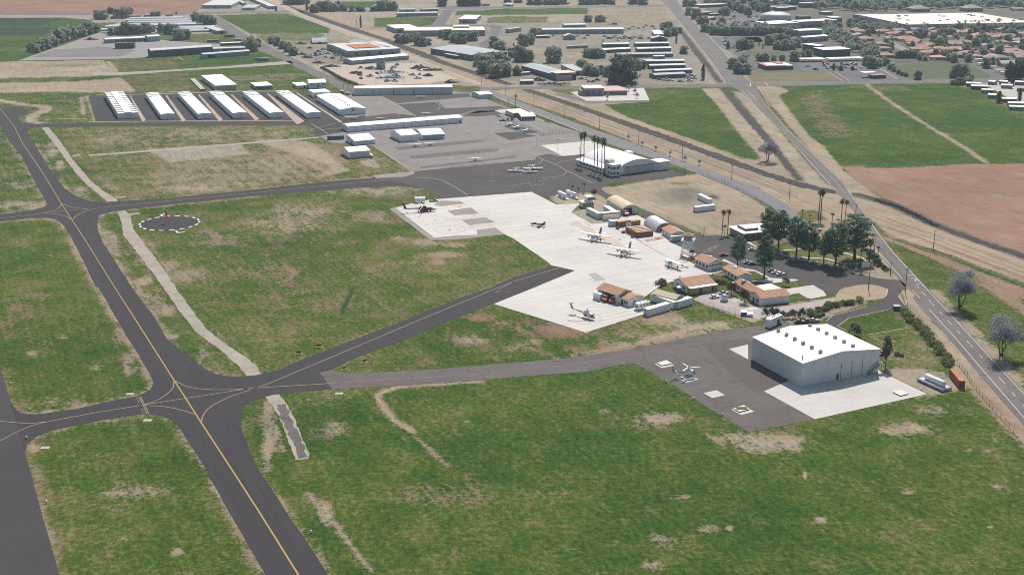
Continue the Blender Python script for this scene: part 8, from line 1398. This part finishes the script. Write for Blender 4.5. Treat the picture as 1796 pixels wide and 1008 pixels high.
# helicopters
def heli(label, loc, hd_, body, accent, L_=8.0, rotor=7.0, nb=2, rot0=0.0, skid=True, dark=None, tailz=2.6, white_rotor=True, name='helicopter'):
    t = thing(name, label, 'helicopter', (loc.x, loc.y, .07), math.radians(hd_)); k = L_ / 8.0
    b = MB(); fus(b, [(3.3 * k, .35, .9, 1.5), (2.9 * k, .8, .7, 2.0), (2.0 * k, 1.1, .6, 2.7), (.2 * k, 1.2, .6, 2.8), (-1.2 * k, 1.0, .8, 2.7), (-2.0 * k, .5, 1.4, 2.5)], 10); b.build('fuselage', body, t)
    b = MB(); b.loft([[(xx * k, -w_, 1.3), (xx * k, -w_ * .8, z), (xx * k, w_ * .8, z), (xx * k, w_, 1.3)] for xx, w_, z in ((3.15, .62, 1.5), (2.6, .98, 2.3), (1.6, 1.16, 2.5))], sm=False); b.build('windscreen', GLASS, t)
    b = MB(); fus(b, [(3.5 * k, .2, .95, 1.3), (3.25 * k, .45, .85, 1.55), (2.95 * k, .6, .85, 1.5)], 8); b.build('nose_panel', accent, t)
    b = MB(); fus(b, [(-1.0 * k, .6, 1.5, 2.6), (-2.2 * k, .38, 1.7, 2.5), (-6.8 * k, .16, 2.0, 2.35)], 8); b.build('tail_boom', dark or body, t); b = MB(); fus(b, [(1.0 * k, .3, 2.6, 3.1), (.4 * k, .6, 2.6, 3.4), (-1.4 * k, .4, 2.6, 3.2)], 8); b.build('engine_cowl', body, t)
    b = MB(); fin(b, -6.0 * k, 2.0, 1.9 * k, 1.1 * k, .6 * k, .14, 1.6); b.build('tail_fin', dark or accent, t); b = MB(); b.box(-6.0 * k, -1.3, 2.1, -5.3 * k, 1.3, 2.2); b.build('stabiliser', dark or accent, t)
    b = MB(); zt = 2.2 + 1.7 * k
    for q in range(4 if nb > 2 else 2): a = q * math.pi * (.5 if nb > 2 else 1) + .3; b.tube((-7.3 * k, .25, zt), (-7.3 * k + 1.4 * k * math.cos(a), .25, zt + 1.4 * k * math.sin(a)), .12, .08, 4)
    b.build('tail_rotor', DKST, t); b = MB(); b.tube((0, 0, 3.2), (0, 0, 3.9), .16); b.tube((0, 0, 3.75), (0, 0, 3.95), .45, n=10); o = b.build('rotor_mast', DKST, t)
    for q in range(nb):
        a = rot0 + 2 * math.pi * q / nb; d = Vector((math.cos(a), math.sin(a), 0)); s2 = Vector((-d.y, d.x, 0)) * .2; p0 = d * .3 + Vector((0, 0, 3.85)); p1 = d * rotor + Vector((0, 0, 3.7)); v = [p0 - s2, p0 + s2, p1 + s2, p1 - s2]
        MB().add(v + [p + Vector((0, 0, .07)) for p in v], [(3, 2, 1, 0), (4, 5, 6, 7), (0, 1, 5, 4), (1, 2, 6, 5), (2, 3, 7, 6), (3, 0, 4, 7)]).build('rotor_blade', WHP if white_rotor else DKST, t)
    if skid:
        for s_ in (-1, 1): b = MB(); b.tube((2.2 * k, s_ * 1.2, .08), (-1.6 * k, s_ * 1.2, .08), .07); b.tube((1.4 * k, s_ * .7, .8), (1.4 * k, s_ * 1.2, .08), .05); b.tube((-.9 * k, s_ * .7, .8), (-.9 * k, s_ * 1.2, .08), .05); b.build('skid', DKST, t)
    else: gear(t, [(2.4 * k, -.9), (2.4 * k, .9), (-2.0 * k, 0)], .4, .9)
    return t
MAR = mat('maroon_paint', (.17, .028, .035), .4, .1, 1, spec=.5)
n0, n1 = P('S5', 1090, 850), P('S5', 300, 600); hh = math.degrees(math.atan2(n0.y - n1.y, n0.x - n1.x)); cc = n1.lerp(n0, .62)
t = heli('white rescue helicopter with red nose on its painted circle', cc, hh, WHP, RED, 10.2, 7.6, 2, math.radians(-hh) + math.radians(3), dark=mat('helicopter_dark', (.30, .27, .27), .5, .3, 1)); b = MB(); b.box(-.6, -1.24, 1.0, 1.0, 1.24, 2.1); b.build('cabin_door', mat('brown_grey_door', (.20, .16, .16), .5, .1, 1), t)
c2 = P('S4', 800, 545); t = heli('large maroon helicopter with white rotor on the left pad', c2, 12, MAR, WHP, 12.5, 9.0, 5, .6, False, mat('maroon_dark', (.10, .03, .035), .5, .2, 1)); b = MB(); b.box(-2.0, -1.25, .35, 2.4, 1.25, .95); b.build('belly_tank', MAR, t); b = MB(); fus(b, [(7.2, .35, .8, 1.6), (6.4, .7, .5, 2.0), (5.0, .75, .5, 2.2), (4.2, .5, .8, 2.0)], 8); b.build('cockpit_pod', SLV, t)
c3 = P('S6', 480, 340); heli('small grey and white helicopter on the second landing pad', c3, 14, WHP, WHP, 6.6, 4.2, 3, math.radians(100), True, mat('slate_paint', (.28, .31, .33), .5, .1, 1))
# wooden landing carts
def cart(label, r, *c, top=None):
    p = W(r, *c); b = MB(); b.prism([(q.x, q.y) for q in p] if (p[1] - p[0]).cross(p[2] - p[1]).z > 0 else [(q.x, q.y) for q in p][::-1], .25, .36); t = thing('landing_cart', label, 'landing cart', (p[0].x, p[0].y, .08), 0, 'wooden landing carts'); d_ = b.build('platform', mat('pale_planks', (.68, .62, .51), .85, .12, 1.5), t); d_.location = (-p[0].x, -p[0].y, 0)
    for k in range(4):
        m_ = MB(); q = p[k] * .85 + sum(p, Vector((0, 0, 0))) / len(p) * .15; m_.tube((q.x - p[0].x - .12, q.y - p[0].y, .14), (q.x - p[0].x + .12, q.y - p[0].y, .14), .14, n=10); m_.build('wheel', BLK, t)
    if top: m_ = MB(); cz = sum(p, Vector((0, 0, 0))) / len(p); m_.box(-1.9, -1.1, .38, 1.9, 1.1, .5); o = m_.build('dark_mat', mat('brown_mat', (.12, .095, .06), .9, .3, 1.5), t); o.location = (cz.x - p[0].x, cz.y - p[0].y, 0); o.rotation_euler = (0, 0, .1)
cart('pale plank landing cart, farthest one by the taxiway', 'S6', 20, 150, 90, 185, 240, 155, 155, 108); cart('pale plank landing cart under the small helicopter', 'S6', 360, 355, 450, 405, 590, 370, 520, 330); cart('plank landing cart with a dark mat, nearest the grass', 'S6', 1145, 815, 1230, 868, 1385, 832, 1300, 770, top=True)
cart('plank landing cart alone on the concrete pad', 'Q23', 872, 735, 930, 763, 990, 748, 925, 722)
# segmented circle with windsock
c_ = G(297.5, 391.5); R_ = 15.6
sheet('segmented_circle_pad', [c_ + Vector((R_ * math.cos(a), R_ * math.sin(a), 0)) for a in [2 * math.pi * i / 40 for i in range(40)]], .05, A_new)
b = MB(); n = 18
for k in range(n):
    a0, a1 = 2 * math.pi * (k + .2) / n, 2 * math.pi * (k + .72) / n; v = [(c_.x + q * math.cos(a), c_.y + q * math.sin(a)) for q, a in ((R_ - .55, a0), (R_ + .65, a0), (R_ + .65, a1), (R_ - .55, a1))]
    b.prism([v[0], v[1], v[2], v[3]], .05, .16)
for r, pts in (('S3', (600, 185, 740, 155)), ('S3', (630, 180, 680, 220)), ('S3', (1030, 595, 1080, 655)), ('S3', (1080, 655, 1255, 632))):
    p = W(r, *pts); L_, Rr_ = ribbon_pts(p, 1.1); b.prism([(q.x, q.y) for q in (Rr_[0], Rr_[1], L_[1], L_[0])], .05, .15)
o = b.build('segment_marker', WHP); prop(o, None, None, None, 'structure')
t = thing('windsock', 'orange windsock on a mast inside the segmented circle', 'windsock', P('S3', 770, 385), 0); MB().tube((0, 0, 0), (0, 0, 7.0), .1, .07, 6).build('mast', ORP, t)
b = MB(); b.tube((0, 0, 6.8), (.4, -.3, 6.4), .62, .6, 12); b.tube((.4, -.3, 6.4), (.5, -.45, 3.0), .6, .3, 12); b.build('sock', ORP, t); b = MB(); b.tube((-.6, 0, 6.8), (.6, 0, 6.8), .06); b.build('swivel_arm', WHP, t)
t = thing('beacon_post', 'thin pole right beside the orange windsock', 'pole', P('S3', 828, 400)); MB().tube((0, 0, 0), (0, 0, 6.5), .07).build('post', DKST, t); MB().tube((0, 0, 6.5), (0, 0, 6.8), .16, n=8).build('lamp', WHP, t)
# taxiway guidance signs
def taxi_sign(label, r, x, y, hd_):
    t = thing('taxiway_sign', label, 'sign', P(r, x, y), math.radians(hd_), 'yellow taxiway signs'); b = MB(); b.box(-.95, -.12, .25, .95, .12, 1.45, 0); b.box(-.7, -.135, .45, -.1, -.121, 1.25, 1); b.box(-.5, -.14, .62, -.3, -.136, 1.05, 0); b.box(.15, -.135, .75, .75, -.121, .95, 1); b.box(.4, -.14, .5, .55, -.121, 1.2, 1); b.build('sign_face', [YEP, mat('black_sign_paint', (.03, .025, .015), .7)], t)
    for s_ in (-.7, .7): MB().tube((s_, 0, 0), (s_, 0, .3), .06).build('leg', DKST, t)
    MB().box(-1.2, -.5, 0, 1.2, .5, .06).build('base', CURB, t)
taxi_sign('yellow taxiway sign, left of two above the diagonal taxiway', 'S1', 170, 365, 10); taxi_sign('yellow taxiway sign, right of two above the diagonal taxiway', 'S1', 590, 220, 10); taxi_sign('yellow taxiway sign between the two branches, nearer the fork', 'S1', 1125, 690, 60); taxi_sign('yellow taxiway sign between the two branches, farther from the fork', 'S1', 1555, 540, 50)
# edge lights
el = thing('edge_light', 'x', 'light', (0, 0, 0), 0, 'taxiway edge lights'); MB().tube((0, 0, 0), (0, 0, .35), .06).build('stem', DKST, el); MB().tube((0, 0, .35), (0, 0, .75), .28, .2, 10).build('lens', mat('white_lens', (.75, .75, .7), .3), el); KE = Kind(el)
for x, y, l in ((19, 674, 'small white light at the runway edge, above the connector'), (53, 719, 'small white light at the fillet of the connector'), (47, 769, 'small white light on the dark asphalt of the connector'), (82, 882, 'small white light at the runway edge, below the connector'), (463, 816, 'blue edge light at the right of the near taxiway, upper'), (546, 934, 'blue edge light at the right of the near taxiway, lower'), (94, 714, 'small white light beside the connector verge'), (1169, 671, 'small marker at the grass edge of the helicopter ramp, upper'), (1217, 700, 'small marker at the grass edge of the helicopter ramp, middle'), (1266, 728, 'small marker at the grass edge of the helicopter ramp, lower'), (1127, 645, 'small marker at the corner of the helicopter ramp')): KE.place(G(x, y), 0, 1.2, l)
for i, (x, y) in enumerate(((79, 785), (228, 691), (595, 690), (259, 737))):
    q = G(x, y); t = thing('drain_cover', ['pale concrete cover by the connector fillet', 'pale concrete cover on the upper verge of the connector', 'pale concrete cover below the diagonal taxiway', 'pale concrete cover on the lower verge of the connector'][i], 'cover', q); MB().box(-1.4, -.9, .02, 1.4, .9, .12).build('slab', CURB, t); MB().box(-.4, -.3, .13, .4, .3, .16).build('lid', GRY, t)
# poles
up = thing('utility_pole', 'x', 'pole', (0, 0, 0), 0, 'utility poles'); MB().tube((0, 0, -.1), (0, 0, 11), .2, .13, 7).build('pole', WOOD, up); MB().box(-1.2, -.08, 10.2, 1.2, .08, 10.4).build('crossarm', WOOD, up)
for s_ in (-1, 0, 1): MB().tube((s_, 0, 10.4), (s_, 0, 10.65), .07).build('insulator', GRY, up)
KU = Kind(up); ul = [('Q02', 145, 735, 640, 'railside pole, above the terminal'), ('Q02', 362, 815, 730, 'railside pole, second right of the terminal'), ('Q02', 605, 900, 810, 'railside pole, third right of the terminal'), ('Q02', 878, 1005, 905, 'railside pole, behind the arched hangar'), ('Q12', 1183, 110, 5, 'railside pole above the dry field corner'), ('Q12', 1530, 240, 150, 'railside pole near the silver channel tree'), ('Q13', 152, 390, 260, 'railside pole before the highway crossing'), ('Q13', 1160, 742, 605, 'pole alone on the tan strip right of the highway'), ('T4', 1105, 890, 808, 'railside pole at the cross street'), ('T4', 1360, 992, 895, 'railside pole right of the cross street'), ('D3', 1562, 265, 165, 'pole on the highway edge behind the widest pine'),
      ('D3', 1755, 680, 555, 'pole on the highway edge below the pines'), ('S7', 1165, 870, 355, 'tall pole at the entrance corner of the highway'), ('S7', 855, 485, 245, 'short pole at the left of the highway entrance'), ('S7', 395, 800, 265, 'dark pole on the dry island by the sign board'), ('T3', 752, 865, 790, 'pole along the airport road'), ('T3', 912, 950, 860, 'pole left at the airport road end'), ('T3', 963, 950, 850, 'pole right at the airport road end'), ('T3', 1255, 890, 815, 'pole left behind the five bay hangar'), ('T3', 1548, 890, 805, 'pole right behind the five bay hangar'), ('D1', 1643, 615, 535, 'pole at the dry field corner by the tower lot'), ('D5', 445, 190, 130, 'lamp pole left of the terminal palms'), ('D5', 550, 215, 145, 'lamp pole nearer the terminal palms'), ('D2', 1370, 350, 262, 'thin pole behind the three parked cars'), ('D6', 1325, 500, 440, 'short pole at the fence right of the arched hangar')]
for r, x, y, yt, l in ul: h = HT(r, x, y, yt) / 11; KU.place(P(r, x, y), .6, (1, 1, h), l)
lp = thing('floodlight_mast', 'x', 'mast', (0, 0, 0), 0, 'floodlight masts'); MB().tube((0, 0, 0), (0, 0, 12), .12, .08, 6).build('mast', STEEL, lp); MB().box(-.7, -.3, 12, .7, .3, 12.4).build('lamp_head', DKST, lp); KL = Kind(lp)
for r, x, y, yt, l in (('D5', 1068, 715, 570, 'grey floodlight mast on the pale concrete rectangle'), ('D5', 842, 640, 555, 'grey floodlight mast left of the pale concrete rectangle'), ('D5', 1290, 780, 660, 'floodlight mast left of the six palms'), ('D1', 237, 80, -5, 'floodlight mast at the lower edge of the dark ramp'), ('Q02', 10, 760, 720, 'lamp mast beside the terminal road'), ('Q01', 1282, 700, 625, 'lamp mast below the five bay hangar'), ('T2', 1570 - 100, 985, 900, 'mast behind the last long hangar')): h = HT(r, x, y, yt) / 12; KL.place(P(r, x, y), 0, (1, 1, max(.4, h)), l)
# fences
def fence(label, pts, h=2.0, step=4.0, m=None, wire=None, rails=3, post=.07, name='wire_fence'):
    p = [Vector((a[0], a[1], 0)) for a in pts]; t = thing(name, label, 'fence', p[0]); pm = MB().tube((0, 0, -.1), (0, 0, h), post, n=5).mesh('post', m or DKST); b = MB(); first = True
    L_ = sum((c - a).length for a, c in zip(p[:-1], p[1:])); step = max(step, L_ / 95)
    for a, c in zip(p[:-1], p[1:]):
        n = max(1, round((c - a).length / step)); u = (c - a).normalized(); sdv = Vector((-u.y, u.x, 0)) * .03
        for k in range(n): o = bpy.data.objects.new('post', pm); C.objects.link(o); o.parent = t; o.location = a.lerp(c, k / n) - p[0]
        for k in range(rails): z = h * (.12 + .86 * k / max(1, rails - 1)); b.box(0, 0, 0, 0, 0, 0) if False else b.tube(a - p[0] + Vector((0, 0, z)), c - p[0] + Vector((0, 0, z)), .035, n=4)
    b.build('rail', wire or m or DKST, t); return t
fence('dark chain fence along the frontage road past the arched hangar', W('D6', 1160, 450, 1240, 480, 1330, 520, 1470, 505, 1600, 560, 1796, 635, 1960, 720, 2140, 830, 2230, 880), 2.2, 3.0, DKST, rails=5); fence('dark chain fence round the terminal ramp', W('D5', 540, 375, 650, 420, 800, 475, 920, 530, 1010, 510, 1280, 498, 1310, 520), 2.2, 3, DKST, rails=5); fence('dark chain fence beside the blue hangar and the road', W('D5', 340, 145, 430, 180, 520, 220, 620, 255), 2.0, 3, DKST, rails=5)
fence('wire fence with dark posts in the grass behind the canopy', W('D2', 400, 590, 560, 640, 700, 690, 840, 722, 900, 735), 2.0, 3.0, DKST); fence('long wire fence running down beside the highway', W('U1', 740, -20, 900, 180, 960, 290, 1090, 450, 1300, 700, 1560, 980, 1700, 1150), 2.0, 3.5, mat('fence_post', (.13, .105, .09), .9)); fence('wire fence above the large hangar along the roadside verge', W('Q23', 920, 20, 960, 110, 1080, 240, 1200, 390, 1300, 540), 2.0, 4, mat('fence_post', (.13, .1, .09), .9)); fence('low wall fence along the estate above the green plot', W('T8', 440, 662, 700, 655, 1100, 655, 1190, 660), 2.2, 8, mat('wall_fence', (.10, .10, .11), .9), rails=8, post=.12)
fence('chain fence at the left end of the scrapyard road', W('Q01', 1380, 620, 1500, 635, 1560, 650), 2, 3, DKST, rails=5); fence('chain fence by the utility sheds at the airport road end', W('S2', 1120, 340, 1200, 345, 1310, 350), 2, 3, DKST, rails=5)
# white marker posts and stones along the lot
wp = thing('white_marker_post', 'x', 'post', (0, 0, 0), 0, 'white posts along the garden edge'); MB().tube((0, 0, 0), (0, 0, 1.3), .28, .22, 8).build('post', WHP, wp); MB().tube((0, 0, 1.3), (0, 0, 1.5), .3, .05, 8).build('cap', WHP, wp); KW = Kind(wp)
for i, (x, y) in enumerate(((780, 705), (865, 722), (965, 760), (1075, 788), (1187, 812), (1305, 832), (1433, 850), (1562, 868))): KW.place(P('D3', x, y), 0, 1.3, ['leftmost', 'second', 'third', 'fourth', 'fifth', 'sixth', 'seventh', 'rightmost'][i] + ' white post along the garden edge of the lot')
rk = MB().loft([[(.45 * math.cos(a), .35 * math.sin(a), z) for a in [k * math.pi / 3 for k in range(6)]] for z in (0, .25)], sm=False).add([(0, 0, .45)], []).build('edging_stone', mat('pale_stone', (.42, .42, .45), .9, .2, 2)); prop(rk, 'pale edging stone along the lot below the pines', 'stone'); KR = Kind(rk); rr = random.Random(4)
for k in range(60):
    t_ = k / 60; i = min(6, int(t_ * 7)); f = t_ * 7 - i; A_ = ((700, 655), (780, 700), (870, 715), (980, 755), (1080, 780), (1240, 790), (1400, 815), (1500, 850)); x = A_[i][0] + (A_[i + 1][0] - A_[i][0]) * f; y = A_[i][1] + (A_[i + 1][1] - A_[i][1]) * f; KR.place(P('D3', x, y + rr.uniform(-8, 8)), rr.uniform(0, 3), rr.uniform(.8, 1.7), 'pale edging stone along the lot below the pines', 'edging stones')
# sign board by the entrance
t = thing('sign_board', 'white welcome board with shallow gable top by the pines', 'sign', P('S7', 335, 375), math.radians(2)); wd = 175 * MPP('S7', 335, 375); b = MB(); b.extr([(-wd / 2, .9), (wd / 2, .9), (wd / 2, 2.6), (wd * .28, 3.2), (-wd * .28, 3.2), (-wd / 2, 2.7)], -.12, .12, 'y', 0)
for k, (z, w_) in enumerate(((2.5, .5), (2.05, .7), (1.6, .6))): b.box(-wd * w_ / 2, -.135, z, wd * w_ / 2, -.121, z + .14, 1)
b.build('board', [WHP, mat('grey_lettering', (.35, .36, .38), .8)], t)
for s_ in (-.4, .4): MB().tube((wd * s_, .05, 0), (wd * s_, .05, 1.0), .12).build('leg', WHP, t)
q = P('S7', 432, 465); t = thing('entrance_marker', 'small white round marker beside the dark pole', 'marker', q); MB().tube((0, 0, 0), (0, 0, 1.3), .06).build('post', STEEL, t); MB().tube((0, -.05, 1.6), (0, .05, 1.6), .4, n=12).build('disc', WHP, t)
# utility sheds at the airport road end
for x, y, l in ((1080, 405, 'small grey utility box left of the road end pole'), (1195, 440, 'small grey utility shed at the airport road end')):
    t = thing('utility_shed', l, 'shed', P('S2', x, y)); MB().box(-1.4, -1.2, 0, 1.4, 1.2, 2.2).build('wall', STUC, t); MB().add([(-1.6, -1.4, 2.22), (1.6, -1.4, 2.22), (1.6, 1.4, 2.22), (-1.6, 1.4, 2.22), (0, 0, 3.0)], [(3, 2, 1, 0), (0, 1, 4), (1, 2, 4), (2, 3, 4), (3, 0, 4)]).build('roof', CR, t); MB().box(-.4, -1.26, 0, .4, -1.205, 1.9).build('door', DOOR, t)
# flag forecourt colours at the terminal
t = thing('flag_rack', 'blue and red banner stand in front of the terminal', 'banner', P('D5', 590, 372)); MB().box(-1.3, -.1, .3, 1.0, .1, 2.4).build('blue_banner', BLU, t); MB().box(-4.5, .3, .6, -2.5, .5, 2.2).build('red_banner', RED, t); MB().tube((-5, .2, 0), (1.2, .2, .3), .06).build('frame', DKST, t)

# vehicles standing about the works and depot yards, cars on the town lots
yk = [Kind(car('vehicle standing in the works yard among the sheds', 'T3', 620, 500, 30, c, k, 'works yard vehicles', 1.4)) for c, k in ((WHP, 'pickup'), (DGR, 'car'), (SLV, 'pickup'), (JUNKB, 'car'))]
for i, (x, y, w) in enumerate(scatter('T3', [(480, 480), (900, 540), (900, 660), (620, 650)], 16, 21, 40) + scatter('T3', [(800, 720), (1500, 680), (1750, 720), (1700, 860), (1100, 870)], 16, 22, 60)): yk[i % 4].place(P('T3', x, y), i * 1.7, 1.4)
yd = [Kind(car('vehicle parked in the depot yards near the long slate shed', 'T5', 980, 400, 30, c, k, 'depot yard parked vehicles', 1.4)) for c, k in ((WHP, 'pickup'), (DGR, 'car'), (SLV, 'pickup'))]
for i, (x, y, w) in enumerate(scatter('T5', [(520, 375), (1580, 375), (1560, 430), (560, 460)], 16, 23, 50) + scatter('T5', [(1200, 840), (1480, 850), (1480, 880), (900, 870), (780, 830)], 10, 24, 40) + scatter('T5', [(1290, 270), (1640, 270), (1640, 310), (1300, 330)], 8, 25, 40)): yd[i % 3].place(P('T5', x, y), i * 1.3, 1.3)
yc = [Kind(car('car parked on the town lots beyond the highway', 'T6', 1150, 200, 20, c, 'car', 'town lot cars', 1.5)) for c in (WHP, DGR, RED, SLV)]
for i, (x, y, w) in enumerate(scatter('T6', [(1080, 115), (1240, 110), (1420, 190), (1420, 270), (1120, 270), (1000, 190)], 22, 26, 34) + scatter('T6', [(920, 400), (1080, 410), (1280, 600), (1200, 610)], 12, 27, 34) + scatter('T6', [(2000, 660), (2470, 665), (2600, 720), (2500, 740), (2100, 735)], 12, 28, 34)): yc[i % 4].place(P('T6', x, y), i * 1.9, 1.5)
yh = []
for rm, l in ((TILE2, 'pink tiled house among garden trees on the estate'), (TILE3, 'brown tiled house among garden trees on the estate'), (TILE, 'orange tiled house among garden trees on the estate')):
    x = B('house', l, 'house', 'T8', (900, 420), (1020, 420), (900, 400), 3.0, 'hip', 2.4, wall=STUC, roofm=rm, ov=.6, D=13, group='estate houses among the trees'); x.panel('door', 'F', .42, .5, 0, 2.1, DOOR); x.panel('garage_door', 'F', .05, .3, 0, 2.3, WSH); yh.append(Kind(x.r))
for i, (x, y, w) in enumerate(scatter('T8', [(0, 345), (300, 320), (1796, 330), (1796, 640), (1350, 640), (1200, 600), (700, 590), (480, 470), (250, 430), (0, 440)], 48, 31, 80)): yh[i % 3].place(P('T8', x, y), (i % 4) * .12 - .2, (1, 1, 1))
# ------------------------------------------------------------------ light, sky, air, camera
sc = bpy.context.scene
SUN_EL = 48.0; SUN_AZ = math.radians(12)     # sun stands beyond the field, a little to the right
sd = Vector((math.sin(SUN_AZ) * math.cos(math.radians(SUN_EL)), math.cos(SUN_AZ) * math.cos(math.radians(SUN_EL)), math.sin(math.radians(SUN_EL))))
L = bpy.data.lights.new('sun', 'SUN'); L.energy = 5.0; L.angle = math.radians(.53); L.color = (1, .95, .87)
so_ = bpy.data.objects.new('sun', L); C.objects.link(so_); so_.rotation_euler = (-sd).to_track_quat('-Z', 'Y').to_euler(); so_.location = (0, 0, 400)
w = bpy.data.worlds.new('World'); sc.world = w; w.use_nodes = True
wn = w.node_tree; bg = wn.nodes['Background']; sky = wn.nodes.new('ShaderNodeTexSky'); sky.sky_type = 'NISHITA'; sky.sun_disc = False
sky.sun_elevation = math.radians(SUN_EL); sky.sun_rotation = SUN_AZ; sky.altitude = 400; sky.air_density = 1.2; sky.dust_density = 2.0
wn.links.new(sky.outputs[0], bg.inputs[0]); bg.inputs[1].default_value = .095
HAZE = 0.00007
if HAZE:
    hz = MB().box(-5000, -450, -1, 5000, 9050, 190).build('haze', newmat('haze_air')[0])
    hm = MATS['haze_air']; hn = hm.node_tree; hn.nodes.clear(); ho = hn.nodes.new('ShaderNodeOutputMaterial'); pv = hn.nodes.new('ShaderNodeVolumePrincipled')
    pv.inputs['Density'].default_value = HAZE; pv.inputs['Color'].default_value = (.72, .86, 1, 1); pv.inputs['Anisotropy'].default_value = 0.0
    hn.links.new(pv.outputs[0], ho.inputs['Volume'])
    prop(hz, None, None, None, 'stuff')
cam = bpy.data.cameras.new('camera'); co_ = bpy.data.objects.new('camera', cam); C.objects.link(co_); sc.camera = co_
co_.location = (0, 0, CH); co_.rotation_euler = (math.pi / 2 - PITCH, 0, 0)
cam.sensor_fit = 'HORIZONTAL'; cam.sensor_width = 36; cam.lens = 36 * F / 1796; cam.clip_end = 20000; cam.clip_start = 1
sc.view_settings.view_transform = 'Standard'; sc.view_settings.look = 'None'; sc.view_settings.exposure = 0; sc.view_settings.gamma = 1
sc.render.engine = 'CYCLES'; sc.cycles.use_denoising = False; sc.cycles.pixel_filter_type = 'BLACKMAN_HARRIS'; sc.cycles.filter_width = 1.0; sc.cycles.max_bounces = 5; sc.cycles.volume_bounces = 1
